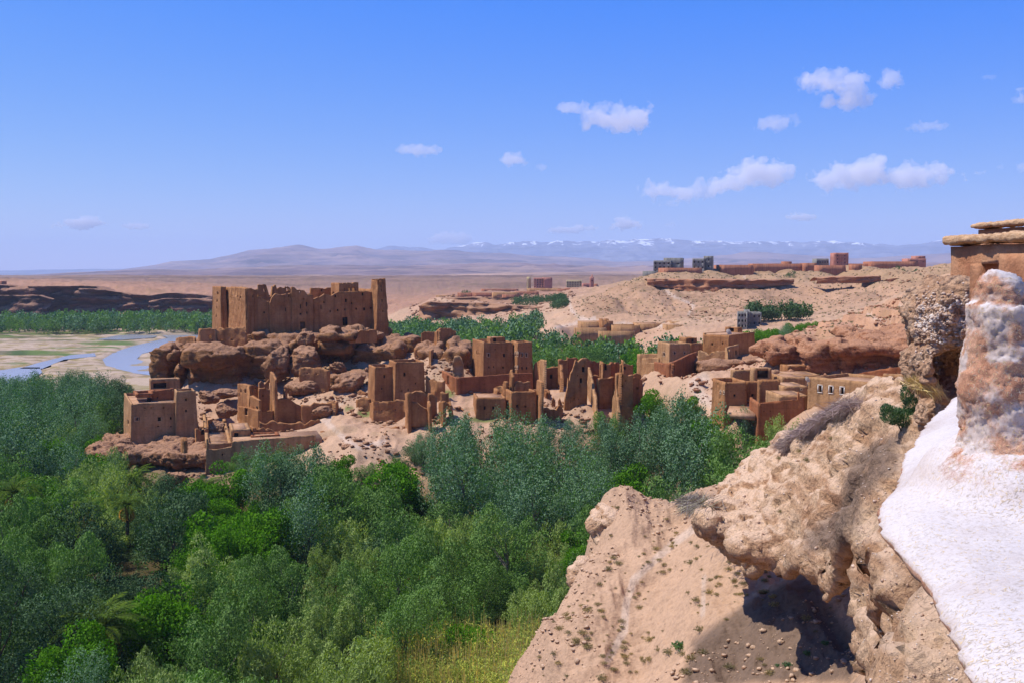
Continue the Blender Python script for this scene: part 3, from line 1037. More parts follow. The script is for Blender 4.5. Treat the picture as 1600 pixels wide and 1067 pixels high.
LIP = [(1110, 800, 34), (1135, 835, 32.5), (1165, 852, 31), (1240, 850, 27.5), (1288, 893, 22.5), (1335, 945, 18.5), (1366, 1000, 15.0), (1376, 1075, 11.5), (1392, 1160, 8.5)]
BACK = [(1110, 786, 36), (1140, 745, 38), (1180, 710, 38.5), (1215, 688, 38), (1252, 665, 36), (1290, 643, 33), (1335, 624, 29), (1400, 602, 25), (1480, 575, 21), (1600, 560, 17)]
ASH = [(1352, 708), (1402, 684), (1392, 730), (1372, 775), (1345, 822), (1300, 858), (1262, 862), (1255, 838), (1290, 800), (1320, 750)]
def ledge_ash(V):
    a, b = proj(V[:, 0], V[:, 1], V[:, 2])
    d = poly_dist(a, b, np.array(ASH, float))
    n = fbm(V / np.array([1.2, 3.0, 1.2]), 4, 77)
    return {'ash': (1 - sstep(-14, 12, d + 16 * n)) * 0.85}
def ledge():
    h = 0.125
    lo = (1.5, 5.0, 18.5)
    hi = (16.0, 41.0, 31.0)
    ctrl = [P(*q) for q in LIP + BACK] + [P(1300, 700, 27), P(1400, 680, 20.5), P(1350, 780, 19.5), P(1240, 760, 29), P(1170, 780, 34), P(1440, 760, 13.5), P(1450, 900, 9.5), P(1390, 850, 14.5), P(1600, 900, 9)]
    ctrl = [tuple(c) for c in ctrl]
    plan = [P(*q)[:2] for q in LIP] + [np.array([7.5, 6.0]), np.array([17.0, 14.0])] + [P(*q)[:2] for q in BACK[::-1]]
    p = grid_pts(lo, hi, h)
    X, Y = p[:, :, 0, 0], p[:, :, 0, 1]
    zt = rbf2(ctrl, X, Y)
    q3 = np.stack([X, Y, 0 * X], -1)
    zt = zt + 0.16 * fbm(q3.reshape(-1, 3) / 3.0, 3, 71).reshape(X.shape) + 0.10 * ridged(q3.reshape(-1, 3) / 1.3, 4, 76).reshape(X.shape)
    pd = poly_dist(X.ravel(), Y.ravel(), np.array(plan)).reshape(X.shape)
    Z = p[..., 2]
    n72 = fbm((p * np.array([1, 1, 0.25])).reshape(-1, 3) / 2.4, 3, 72).reshape(Z.shape)
    dep = np.clip(zt[:, :, None] - Z, -1, 9)
    lay = vn(np.stack([X[:, :, None] * 0.35 + 0 * Z, Y[:, :, None] * 0.35 + 0 * Z, dep / 0.34], -1).reshape(-1, 3), 75).reshape(Z.shape)
    pd3 = pd[:, :, None] + 0.22 * n72 + 0.20 * lay + 0.45 * sstep(0.5, 1.6, dep)
    thick = (1.1 + 0.7 * sstep(26, 33, Y) + 4.0 * (1 - sstep(13.5, 17.5, Y)))[:, :, None]
    top = Z - zt[:, :, None]
    f = smax(smax(top, -(top + thick + 0.10 * n72), 0.15), pd3, 0.15)
    core = smax(top + 0.5, pd[:, :, None] + 2.3 + 0.12 * lay, 0.3)
    f = smin(f, core, 0.35)
    # bulges of the brow
    f = smin(f, sd_ell(p, P(1128, 815, 33.0), (0.9, 1.2, 0.75)), 0.4)
    f = smin(f, sd_ell(p, P(1200, 850, 29.5), (1.3, 1.3, 0.6)), 0.4)
    f = smax(f, -sd_ell(p, P(1132, 792, 32.6), (0.42, 0.6, 0.30)), 0.15)
    f = smax(f, -sd_ell(p, P(1355, 838, 13.6), (0.42, 0.9, 0.22)), 0.08)
    me = rock_mesh('rock_ledge', f, lo, h, M['ledge'], 0.05, 0.7, 8, 0.06, 0.5, amp2=0.05, sc2=0.42, cell=1.1, blk=0.13, crack=0.12, attrs=ledge_ash)
    link('rock_ledge', me, kind='structure')
    # the small brow at the shoulder edge
    lo = (2.5, 44, 13); hi = (9, 53, 21.5)
    p = grid_pts(lo, hi, 0.14)
    f = sd_ell(p, P(958, 832, 49.3), (0.9, 1.5, 1.25))
    f = smin(f, sd_ell(p, P(938, 812, 50.0), (0.55, 1.2, 0.55)), 0.4)
    f = smin(f, sd_ell(p, P(922, 888, 47.0), (1.0, 1.1, 0.45)), 0.3)
    f = smin(f, sd_ell(p, P(905, 912, 46.6), (0.5, 0.9, 0.4)), 0.3)
    f = smax(f, -sd_ell(p, P(952, 842, 48.0), (0.5, 0.7, 0.6)), 0.2)
    f = f + 0.2 * fbm(p.reshape(-1, 3) / 1.2, 3, 74).reshape(p.shape[:-1])
    link('rock_ledge', rock_mesh('rock_ledge', f, lo, 0.14, M['ledge'], 0.05, 0.6, 9, 0.12, 0.3, cell=0.7, blk=0.14, crack=0.10), kind='structure')
ledge()

# --- rough conglomerate block with a cave, at the end of our terrace
def cave_rock():
    h = 0.035
    lo = (4.6, 10.9, 29.6)
    hi = (7.6, 15.2, 32.2)
    p = grid_pts(lo, hi, h)
    f = sd_box(p, P(1520, 492, 13.4), (0.62, 0.85, 0.42), 0.18)
    f = smin(f, sd_ell(p, P(1462, 498, 13.2), (0.24, 0.6, 0.34)), 0.2)
    f = smin(f, sd_ell(p, P(1447, 580, 13.2), (0.17, 0.55, 0.36)), 0.12)
    f = smin(f, sd_ell(p, P(1480, 606, 13.2), (0.22, 0.5, 0.20)), 0.12)
    f = smin(f, sd_box(p, P(1560, 600, 13.9), (0.95, 0.35, 0.7), 0.1), 0.1)
    f = smin(f, sd_ell(p, P(1475, 447, 13.3), (0.17, 0.3, 0.055)), 0.03)
    f = f + 0.07 * fbm(p.reshape(-1, 3) / 0.35, 3, 81).reshape(p.shape[:-1])
    f = smax(f, -sd_ell(p, P(1490, 582, 12.75), (0.27, 0.85, 0.34)), 0.06)
    me = rock_mesh('rock_outcrop', f, lo, h, M['cave_rock'], 0.045, 0.16, 12, 0.05, 0.14, amp2=0.022, sc2=0.07)
    link('rock_outcrop', me, kind='structure')

t = NT('cave_rock')
p_ = t.co()
n_a = t.noise(p_, 3.2, 6, 0.7)
n_b = t.noise(p_, 16, 6, 0.7)
c_ = t.ramp(n_a, [(0.3, C(150, 112, 84)), (0.5, C(180, 142, 112)), (0.7, C(200, 170, 142))])
c_ = t.mix(1.0, c_, t.ramp(n_b, [(0.35, g(0.62)), (0.5, g(1.0)), (0.7, g(1.18))]), 'MULTIPLY')
vo_ = t.n('ShaderNodeTexVoronoi'); vo_.inputs['Scale'].default_value = 17; t.l(p_, vo_.inputs['Vector'])
t.bump(t.math('SUBTRACT', n_b, t.math('MULTIPLY', vo_.outputs[0], 0.9)), 1.0, 0.05)
M['cave_rock'] = t.color(c_)
cave_rock()

# --- boulders: things one could roll away
def boulder(px, py, D, w, hh, label, group, dd=None, tilt=0.0, yaw=0.3, seed=1, mat='rock', sub=5, sharp=0.0):
    c = P(px, py, D)
    k = D / F
    rx, rz = w * k / 2, hh * k / 2
    ry = dd or rx
    bm = bmesh.new()
    bmesh.ops.create_icosphere(bm, subdivisions=sub, radius=1.0)
    V = np.array([v.co[:] for v in bm.verts])
    Fc = np.array([[v.index for v in f.verts] for f in bm.faces])
    bm.free()
    rs = np.random.RandomState(seed)
    q = V.copy()
    # planar facets
    for _ in range(14):
        n = rs.normal(size=3); n /= np.linalg.norm(n)
        dd_ = rs.uniform(0.62, 0.92)
        e = q @ n - dd_
        q = q - np.where(e > 0, e, 0)[:, None] * n * 0.9
    q = q * (1 + 0.13 * fbm(q * 1.6 + seed, 4, seed)[:, None])
    q = q * (1 + 0.05 * ridged(q * 4.0 + seed, 4, seed)[:, None])
    q = q * np.array([rx, ry, rz])
    cs, sn = math.cos(tilt), math.sin(tilt)
    q = np.stack([q[:, 0] * cs + q[:, 2] * sn, q[:, 1], -q[:, 0] * sn + q[:, 2] * cs], 1)
    cs, sn = math.cos(yaw), math.sin(yaw)
    q = np.stack([q[:, 0] * cs - q[:, 1] * sn, q[:, 0] * sn + q[:, 1] * cs, q[:, 2]], 1)
    cl = min(rx, rz) * 0.9
    nn = q / np.maximum(np.linalg.norm(q, axis=1), 1e-6)[:, None]
    f1, f2, cid = worley(q / np.array([cl, cl, cl * 0.7]) + seed, seed)
    q = q + nn * (0.10 * cl * cid - 0.09 * cl * (1 - sstep(0, 0.15, f2 - f1)))[:, None]
    return link('boulder', mesh_from('boulder', q, Fc, M[mat], True), None, tuple(c), label=label, category='boulder', group=group)

GB = 'boulders fallen from the rock under the fortress'
boulder(433, 568, 182, 46, 62, 'tall slanted boulder leaning beside the ruined tower house under the fortress', GB, 3.0, 0.35, 0.5, 3, sub=5)
boulder(478, 532, 186, 26, 32, 'small upright boulder balanced on a bigger round one in front of the fortress wall', GB, 2.0, 0.0, 0.2, 5)
boulder(479, 566, 183, 56, 52, 'big rounded boulder carrying a smaller upright one', GB, 3.2, 0.1, 0.4, 7, sub=5)
boulder(477, 606, 177, 54, 34, 'rounded pale boulder above the round hollow beside the low ruined wall', GB, 3.0, 0.0, 0.1, 9)
boulder(545, 603, 174, 66, 44, 'broad split boulder left of the twin tower house', GB, 3.2, -0.1, 0.3, 11, sub=5)
boulder(530, 575, 180, 30, 22, 'small boulder on the slope above the broad split boulder', GB, 1.6, 0.4, 0.6, 12)
boulder(353, 642, 163, 36, 24, 'rounded boulder lying behind the tall tan house', GB, 2.0, 0.15, 0.2, 13)
boulder(325, 620, 168, 34, 20, 'flat grey slab boulder right of the tan house corner tower', GB, 2.4, 0.1, 0.1, 15)
boulder(338, 676, 155, 26, 38, 'narrow rubbly boulder between the tan house and the long low house', GB, 1.6, 0.2, 0.1, 17)
boulder(352, 614, 174, 44, 18, 'long flat boulder at the foot of the ochre cliff', GB, 2.6, -0.05, 0.1, 19)
boulder(279, 752, 136, 38, 36, 'pink block of rock standing among the bushes below the foot rocks', GB, 1.8, 0.2, 0.2, 21)
boulder(505, 643, 160, 34, 18, 'low boulder at the end of the ruined terrace wall', GB, 1.8, -0.1, 0.1, 23)
boulder(515, 690, 146, 30, 16, 'pale boulder on the bare bank right of the long low house', GB, 1.5, 0, 0.1, 25)
boulder(617, 545, 190, 40, 18, 'hunched boulder right of the small wall before the fortress gate', GB, 2.2, -0.1, 0.1, 27)
boulder(590, 524, 195, 20, 14, 'small boulder at the foot of the right fortress tower', GB, 1.4, 0, 0.1, 29)
boulder(722, 560, 181, 34, 34, 'round boulder left of the square tower house', GB, 2.0, 0, 0.1, 31)
boulder(680, 590, 178, 30, 26, 'brown boulder behind the courtyard wall', GB, 2.0, 0, 0.4, 33)
boulder(545, 700, 137, 26, 14, 'small pale boulder on the bare slope above the trees', GB, 1.0, 0.3, 0.1, 35)
GL = 'boulders by the right village'
boulder(1206, 553, 146, 30, 20, 'leaning red boulder at the left end of the layered spur', GL, 1.6, -0.5, 0.3, 41, 'spur')
boulder(1200, 537, 152, 26, 12, 'flat red boulder above the leaning one on the spur', GL, 1.4, 0.0, 0.3, 43, 'spur')
boulder(1126, 572, 158, 24, 8, 'low red boulder on the shelf before the square house', GL, 1.4, 0.1, 0.1, 45, 'spur')

# --- cliffs far away: rough vertical faces that sink back into the ground
def cliff(path, mat, thick, seed=0, amp=2.0, nv=26, step=2.0, talus=0.0, relief=1.0):
    """path: (px, row of the top, row of the foot, D)"""
    a = np.array(path, float)
    s = np.concatenate([[0], np.cumsum(np.hypot(np.diff((a[:, 0] - 800) / F * a[:, 3]), np.diff(a[:, 3])))])
    n = max(int(s[-1] / step), 8)
    u = np.linspace(0, s[-1], n)
    px = np.interp(u, s, a[:, 0]); pt = np.interp(u, s, a[:, 1]); pb = np.interp(u, s, a[:, 2]); D = np.interp(u, s, a[:, 3])
    zt = pz(pt, D) ; zb = pz(pb, D)
    x = (px - 800) / F * D
    vv = np.linspace(0, 1, nv)
    top_n = 6
    rows = []
    buttress = 1.6 * amp * fbm(np.stack([x / (amp * 9), D * 0.01, 0 * x], 1), 4, seed) 
    for j in range(nv):
        v = vv[j]
        z = zb + (zt - zb) * v
        q = np.stack([x, D, z * 2.2], 1)
        zz = z / (thick * 0.10) + fbm(np.stack([x / 60, D / 60, 0 * x], 1), 2, seed + 4)
        lay = vn(np.stack([x / (amp * 14), 0 * x, np.floor(zz)], 1), seed + 2)
        if amp > 1.7:
            f1_, f2_, ci_ = worley(np.stack([x, 0 * x + D * 0.2, z * 1.6], 1) / (amp * 3.4), seed)
            lay = lay + 1.1 * ci_ - 1.2 * (1 - sstep(0, 0.18, f2_ - f1_))
        off = buttress + relief * (0.9 * amp * ridged(q / (amp * 4.0), 4, seed + 1) + 0.55 * amp * lay) + talus * (1 - v) ** 2 * thick
        rows.append(np.stack([x, D - off, z + 0.25 * vn(q / 2.0, seed) * (0 < j)], 1))
    for k in range(1, top_n + 1):
        t_ = k / top_n
        z = zt + 0.4 * fbm(np.stack([x / 8, 0 * x + k, 0 * x], 1), 3, seed) - 3.0 * max(0, t_ - 0.5)
        q = rows[nv - 1]
        rows.append(np.stack([x, q[:, 1] + t_ * thick, z], 1))
    V = np.stack(rows).reshape(-1, 3)
    i = np.arange(len(rows) * n).reshape(len(rows), n)
    Q = np.stack([i[:-1, :-1].ravel(), i[:-1, 1:].ravel(), i[1:, 1:].ravel(), i[1:, :-1].ravel()], 1)
    link('cliff', mesh_from('cliff', V, Q, mat, False), kind='structure')

cliff([(-260, 440, 482, 650), (-100, 442, 485, 655), (0, 446, 487, 660), (60, 448, 489, 660), (120, 447, 488, 662), (150, 448, 486, 664), (172, 455, 486, 668), (200, 459, 488, 672), (240, 462, 490, 672), (262, 458, 490, 674), (290, 459, 490, 676), (340, 464, 490, 690), (420, 462, 488, 700), (560, 460, 482, 760)],
      M['cliff'], 22, 3, 3.4, 22, 2.2)
cliff([(-60, 463, 500, 632), (10, 462, 498, 634), (60, 462, 496, 636), (75, 468, 492, 640)], M['cliff'], 14, 8, 2.4, 14, 2.0, 0.5)
cliff([(232, 471, 492, 640), (260, 467, 493, 640), (300, 467, 493, 640), (345, 470, 492, 645)], M['cliff'], 12, 9, 1.8, 14, 2.0)
# low plateaus in the centre distance
cliff([(600, 443, 449, 1300), (680, 441, 450, 1260), (730, 444, 450, 1260), (780, 443, 451, 1200), (830, 446, 452, 1150), (900, 446, 450, 1200)], M['cliff'], 30, 12, 3.0, 10, 5.0)
cliff([(600, 438, 442, 1700), (760, 436, 440, 1700), (960, 436, 440, 1650)], M['cliff'], 40, 14, 3.0, 8, 8.0)
# rock outcrop beneath the distant town
cliff([(655, 478, 499, 545), (672, 471, 501, 540), (700, 473, 503, 535), (740, 474, 505, 525), (790, 476, 504, 520), (830, 478, 502, 520), (868, 478, 496, 515), (900, 474, 484, 515)], M['rock'], 22, 16, 3.2, 18, 1.8, 0.5, 1.3)
cliff([(690, 466, 475, 590), (760, 465, 474, 590), (880, 466, 473, 580)], M['rock'], 18, 18, 2.0, 10, 2.2, 0.6)
# overhanging band of the plateau on the right
cliff([(1010, 437, 446, 462), (1050, 437, 451, 454), (1080, 437, 457, 446), (1120, 437, 457, 442), (1160, 437, 453, 442), (1200, 438, 448, 446), (1240, 437, 445, 452)], M['spur'], 14, 20, 1.4, 12, 1.0)
cliff([(1275, 435, 444, 440), (1310, 433, 443, 436), (1345, 433, 443, 436), (1375, 432, 440, 442)], M['spur'], 12, 22, 1.2, 10, 1.3)
cliff([(1328, 468, 479, 380), (1350, 467, 482, 376), (1372, 468, 476, 378)], M['spur'], 6, 24, 0.9, 8, 1.0)
cliff([(1385, 437, 443, 430), (1410, 434, 441, 428), (1440, 436, 440, 430)], M['spur'], 6, 26, 0.9, 8, 1.2)
# near materials
def near_mats():
    t = NT('near_plaster')
    p = t.co()
    n1 = t.noise(p, 1.4, 5, 0.6)
    n2 = t.noise(p, 9, 7, 0.7)
    c = t.ramp(n1, [(0.3, C(164, 108, 76)), (0.5, C(182, 128, 92)), (0.7, C(196, 148, 112))])
    c = t.mix(1.0, c, t.ramp(n2, [(0.3, g(0.8)), (0.5, g(1.0)), (0.75, g(1.12))]), 'MULTIPLY')
    t.bump(t.math('ADD', n2, n1), 0.9, 0.05)
    M['near_earth'] = t.color(c)
    t = NT('straw_roof')
    p = t.co()
    n2 = t.noise(p, 14, 7, 0.75)
    n1 = t.noise(t.co((3, 1, 8)), 6, 5, 0.7)
    c = t.ramp(n1, [(0.3, C(170, 128, 92)), (0.5, C(200, 160, 122)), (0.7, C(222, 190, 154))])
    c = t.mix(1.0, c, t.ramp(n2, [(0.3, g(0.7)), (0.5, g(1.0)), (0.75, g(1.15))]), 'MULTIPLY')
    t.bump(n2, 1.0, 0.04)
    M['straw_roof'] = t.color(c)
near_mats()
# ------------------------------------------------------------------ buildings of rammed earth
def ray_u(A, B, px, py=None, z=None):
    """where the sight line through photo column px meets the vertical plane over A-B: (metres along A-B, height)"""
    A = np.asarray(A, float)[:2]; B = np.asarray(B, float)[:2]
    L = np.linalg.norm(B - A)
    d = (B - A) / L
    k = (px - 800) / F
    zz = CZ - 12 if z is None else z
    u = 0.0
    for _ in range(5):
        den = d[0] - k * d[1] * CT
        u = (k * (A[1] * CT - (zz - CZ) * ST) - A[0]) / (den if abs(den) > 1e-6 else 1e-6)
        if z is None and py is not None:
            zz = pz(py, A[1] + u * d[1])
    return u, zz

def wall(A, B, zb, top, t=0.5, holes=(), batter=0.0, cA=0, cB=0, mat='earth', parent=None, name='wall', cell=0.35, rough=0.06, ragged=0.0, seed=0, wind=None, wmat='dark'):
    """a thick wall; outer face lies to the right-hand side of A->B; top: height or [(u, z)...]; holes: (u0, u1, z0, z1, kind)"""
    A = np.asarray(A, float)[:2]; B = np.asarray(B, float)[:2]
    L = np.linalg.norm(B - A)
    d = (B - A) / L
    n = np.array([d[1], -d[0]])
    if not isinstance(top, (list, tuple, np.ndarray)):
        top = [(0, top), (L, top)]
    top = sorted(top)
    zmax = max(q[1] for q in top)
    hs = [(max(h[0], 0.05), min(h[1], L - 0.05), h[2], h[3], h[4]) for h in holes if h[1] > 0.1 and h[0] < L - 0.1]
    def lines(a, b, step, extra, gap):
        n_ = max(int(round((b - a) / step)), 1)
        base = list(np.linspace(a, b, n_ + 1))
        out = [a, b] + [e for e in extra if a < e < b]
        for v in base:
            if all(abs(v - o) > gap for o in out):
                out.append(v)
        return np.array(sorted(set(out)))
    us = lines(0, L, cell, [e for h in hs for e in h[:2]] + [q[0] for q in top], cell * 0.3)
    zs = lines(zb, zmax + 0.01, cell, [e for h in hs for e in h[2:4]], cell * 0.3)
    tz = np.interp(us, [q[0] for q in top], [q[1] for q in top])
    if ragged:
        tz = tz + ragged * (1.1 * fbm(np.stack([us / 0.9, 0 * us + seed * 3.3, 0 * us], 1), 3, seed) + 1.6 * np.minimum(vn(np.stack([us / 0.45, 0 * us + seed * 1.3, 0 * us], 1), seed) + 0.1, 0)) - ragged * 0.2
    nu, nz = len(us), len(zs)
    Zg = np.minimum(zs[None, :], tz[:, None])
    ex = np.zeros((nu - 1, nz - 1), bool)
    uc = (us[:-1] + us[1:]) / 2
    zc = (zs[:-1] + zs[1:]) / 2
    ex[:] = zs[None, :-1] < np.maximum(tz[:-1], tz[1:])[:, None] - 0.02
    for h in hs:
        m = (uc[:, None] > h[0]) & (uc[:, None] < h[1]) & (zc[None, :] > h[2]) & (zc[None, :] < h[3])
        ex &= ~m
    Ug = np.repeat(us[:, None], nz, 1)
    k = batter * (Zg - zb)
    lay = []
    for side in (0, 1):
        U = Ug + (k * (1 - Ug / L) * (1 if cA else 0)) - (k * (Ug / L) * (1 if cB else 0))
        off = -k if side == 0 else -np.maximum(t, 0) + 0 * k
        if side == 1:
            off = off - np.minimum(k, 0)
            off = np.minimum(off, -k - t * 0.45)
        p3 = np.stack([U + seed * 13.7, 0 * U + side * 5, Zg], -1)
        nn = rough * fbm(p3.reshape(-1, 3) / 1.6, 3, seed + 3).reshape(U.shape) + rough * 0.5 * fbm(p3.reshape(-1, 3) / 0.5, 2, seed + 6).reshape(U.shape)
        off = off + nn
        zz = Zg + (rough * 0.6 * vn(p3.reshape(-1, 3) * 2.1, seed).reshape(U.shape)) * (Zg > zb + 0.5)
        X = A[0] + d[0] * U + n[0] * off
        Y = A[1] + d[1] * U + n[1] * off
        lay.append(np.stack([X, Y, zz], -1))
    V = np.concatenate([lay[0].reshape(-1, 3), lay[1].reshape(-1, 3)])
    N0 = nu * nz
    idx = np.arange(N0).reshape(nu, nz)
    i, j = np.nonzero(ex)
    q = [np.stack([idx[i, j], idx[i + 1, j], idx[i + 1, j + 1], idx[i, j + 1]], 1),
         np.stack([idx[i, j], idx[i, j + 1], idx[i + 1, j + 1], idx[i + 1, j]], 1) + N0]
    pad = np.zeros((nu + 1, nz + 1), bool)
    pad[1:-1, 1:-1] = ex
    for di, dj in ((1, 0), (-1, 0), (0, 1), (0, -1)):
        nb = pad[1 + di:nu + di, 1 + dj:nz + dj]
        a, b = np.nonzero(ex & ~nb)
        if dj == -1:
            keep = b > 0
            a, b = a[keep], b[keep]
        if di == 1:
            e0, e1 = idx[a + 1, b], idx[a + 1, b + 1]
        elif di == -1:
            e0, e1 = idx[a, b + 1], idx[a, b]
        elif dj == 1:
            e0, e1 = idx[a + 1, b + 1], idx[a, b + 1]
        else:
            e0, e1 = idx[a, b], idx[a + 1, b]
        q.append(np.stack([e0, e0 + N0, e1 + N0, e1], 1))
    Q = np.concatenate(q)
    o = link(name, mesh_from(name, V, Q, M[mat], False), parent)
    # windows and doors set into the openings
    for h in hs:
        if h[4] == 'o':
            continue
        u0, u1, z0, z1 = h[:4]
        kk = batter * ((z0 + z1) / 2 - zb)
        dep = -kk - min(0.28, t * 0.45)
        def box(u0, u1, z0, z1, o0, o1):
            v = []
            for u in (u0, u1):
                for oo in (o0, o1):
                    for z in (z0, z1):
                        v.append((A[0] + d[0] * u + n[0] * oo, A[1] + d[1] * u + n[1] * oo, z))
            return v
        bf = [(0, 1, 3, 2), (4, 6, 7, 5), (0, 4, 5, 1), (2, 3, 7, 6), (0, 2, 6, 4), (1, 5, 7, 3)]
        nm = 'door' if h[4] == 'd' else 'window'
        wm = 'wood' if h[4] == 'd' else wmat
        w_ = link(nm, mesh_from(nm, box(u0 - .03, u1 + .03, z0 - .03, z1 + .03, dep, dep - 0.05), bf, M[wm]), parent)
        if h[4] in 'fF':
            fr = 0.09
            vv, ff = [], []
            for a, b, c, e in ((u0 - fr, u1 + fr, z1, z1 + fr), (u0 - fr, u1 + fr, z0 - fr, z0), (u0 - fr, u0 - .004, z0 + .004, z1 - .004), (u1 + .004, u1 + fr, z0 + .004, z1 - .004)):
                s_ = len(vv)
                vv += box(a, b, c, e, -kk + 0.05, -kk - 0.12)
                ff += [tuple(s_ + q_ for q_ in f_) for f_ in bf]
            # window parts own their frame; on a part Empty the frame sits beside it
            par = w_ if (parent is None or parent.parent is None) else parent
            link('frame', mesh_from('frame', vv, ff, M['white' if h[4] == 'F' else 'lime']), par)
    return o

def px_holes(A, B, lst):
    out = []
    for h in lst:
        px, py, w, hh = h[:4]
        kd = h[4] if len(h) > 4 else 'w'
        u0, z0 = ray_u(A, B, px - w / 2, py + hh / 2)
        u1, z1 = ray_u(A, B, px + w / 2, py - hh / 2)
        out.append((min(u0, u1), max(u0, u1), z0, z1, kd))
    return out

def px_top(A, B, lst):
    L = np.linalg.norm(np.asarray(B)[:2] - np.asarray(A)[:2])
    out = []
    for px, py in lst:
        u, z = ray_u(A, B, px, py)
        out.append((min(max(u, 0), L), z))
    out.sort()
    # keep strictly increasing
    r = []
    for u, z in out:
        if r and u - r[-1][0] < 0.02:
            u = r[-1][0] + 0.02
        r.append((u, z))
    if r[0][0] > 0:
        r.insert(0, (0, r[0][1]))
    if r[-1][0] < L:
        r.append((L, r[-1][1]))
    return r

def gz(x, y):
    return float(terrain_z(np.array([800 + F * x / y]), np.array([y]))[0])

def slab(pts, z0, z1, mat, parent, name='roof'):
    v = [(p[0], p[1], z0) for p in pts] + [(p[0], p[1], z1) for p in pts]
    n = len(pts)
    f = [tuple(range(n))[::-1], tuple(range(n, 2 * n))] + [(i, (i + 1) % n, n + (i + 1) % n, n + i) for i in range(n)]
    return link(name, mesh_from(name, v, f, M[mat]), parent)

SEED = [100]
def rect(name, label, corner, yaw, pxL, pxR, pyt, zb=None, F_=(), L_=(), mat='earth', parent=None, cat='house', group=None, t=0.45, batter=0.03, drop=0.5,
         roof=True, roofmat='roof', cell=0.35, rough=0.05, topF=None, topL=None, depth=None, width=None, ragged=0.03, backs=True, cornices=False, root_name=None, R_=()):
    """building on a rectangular plan: near corner (px, D), the right-going face F ends at column pxR, the left-going face L at column pxL"""
    px, D = corner
    z = pz(pyt, D)
    c = PX(px, D, z)[:2]
    a = np.array([math.cos(math.radians(yaw)), math.sin(math.radians(yaw))])
    b = np.array([-a[1], a[0]])
    if width is None:
        width = ray_u(c, c + a, pxR, None, z)[0]
    if depth is None:
        depth = ray_u(c, c + b, pxL, None, z)[0]
    if width < 0 or width > 80 or depth < 0 or depth > 80:
        print('RECT?', name, corner, round(width, 1), round(depth, 1))
    width = min(max(abs(width), 0.8), 90); depth = min(max(abs(depth), 0.8), 60)
    P0, P1, P2, P3 = c, c + a * width, c + a * width + b * depth, c + b * depth
    if zb is None:
        zb = min(gz(*q) for q in (P0, P1, P2, P3)) - 1.0
    SEED[0] += 7
    s = SEED[0]
    # the pixel position is given at the top: the foot stands further out by the batter
    kb = batter * (z - zb)
    P0 = P0 - a * kb - b * kb; P1 = P1 + a * kb - b * kb; P2 = P2 + a * kb + b * kb; P3 = P3 - a * kb + b * kb
    if parent is None:
        r = root(name, label, cat, (0, 0, 0), group)
    else:
        r = link(name, None, parent)
    tf = px_top(P0, P1, topF) if topF else z
    tl = px_top(P3, P0, topL) if topL else z
    kw = dict(t=t, batter=batter, mat=mat, parent=r, cell=cell, rough=rough, ragged=ragged)
    wall(P0, P1, zb, tf, holes=px_holes(P0, P1, F_), cA=1, cB=1, seed=s, **kw)
    wall(P3, P0, zb, tl, holes=px_holes(P3, P0, L_), cA=1, cB=1, seed=s + 1, **kw)
    if backs:
        z2 = z - 0.02
        wall(P1, P2, zb, z2, holes=px_holes(P1, P2, R_) if R_ else (), cA=1, cB=1, seed=s + 2, **kw)
        wall(P2, P3, zb, z2, cA=1, cB=1, seed=s + 3, **kw)
    if roof:
        kk = kb + t * 0.55
        q = [P0 + a * kk + b * kk, P1 - a * kk + b * kk, P2 - a * kk - b * kk, P3 + a * kk - b * kk]
        zr = z - drop
        slab(q, zr - 0.3, zr, roofmat, r)
    return r

def traced(name, label, segs, cat='ruined house', group=None, mat='earth', parent=None, zb=None, t=0.5, cell=0.35, rough=0.12, ragged=0.22, batter=0.015):
    """free-standing walls: segs = [((px, D), (px, D), [(px, py) top...], [holes], {options})]"""
    r = parent if parent is not None else root(name, label, cat, (0, 0, 0), group)
    for sg in segs:
        (p0, D0), (p1, D1), top = sg[:3]
        hl = sg[3] if len(sg) > 3 else ()
        op = dict(sg[4]) if len(sg) > 4 else {}
        zt = pz(top[0][1], D0)
        A = PX(p0, D0, zt)[:2]
        B = PX(p1, D1, pz(top[-1][1], D1))[:2]
        z0 = op.pop('zb', zb)
        if z0 is None:
            z0 = min(gz(*A), gz(*B)) - 0.8
        SEED[0] += 7
        kw = dict(t=t, cell=cell, rough=rough, ragged=ragged, batter=batter, mat=mat)
        kw.update(op)
        vd = (A + B) / 2; vd = vd / np.linalg.norm(vd); wd = (B - A) / np.linalg.norm(B - A)
        if abs(vd @ wd) > 0.85:      # a wall seen nearly end-on
            kw['ragged'] = 0.02; kw['rough'] = min(kw['rough'], 0.07)
        if kw['t'] < 0:   # thick towards the viewer
            kw['t'] = -kw['t']
        wall(A, B, z0, px_top(A, B, top), holes=px_holes(A, B, hl), parent=r, seed=SEED[0], **kw)
    return r

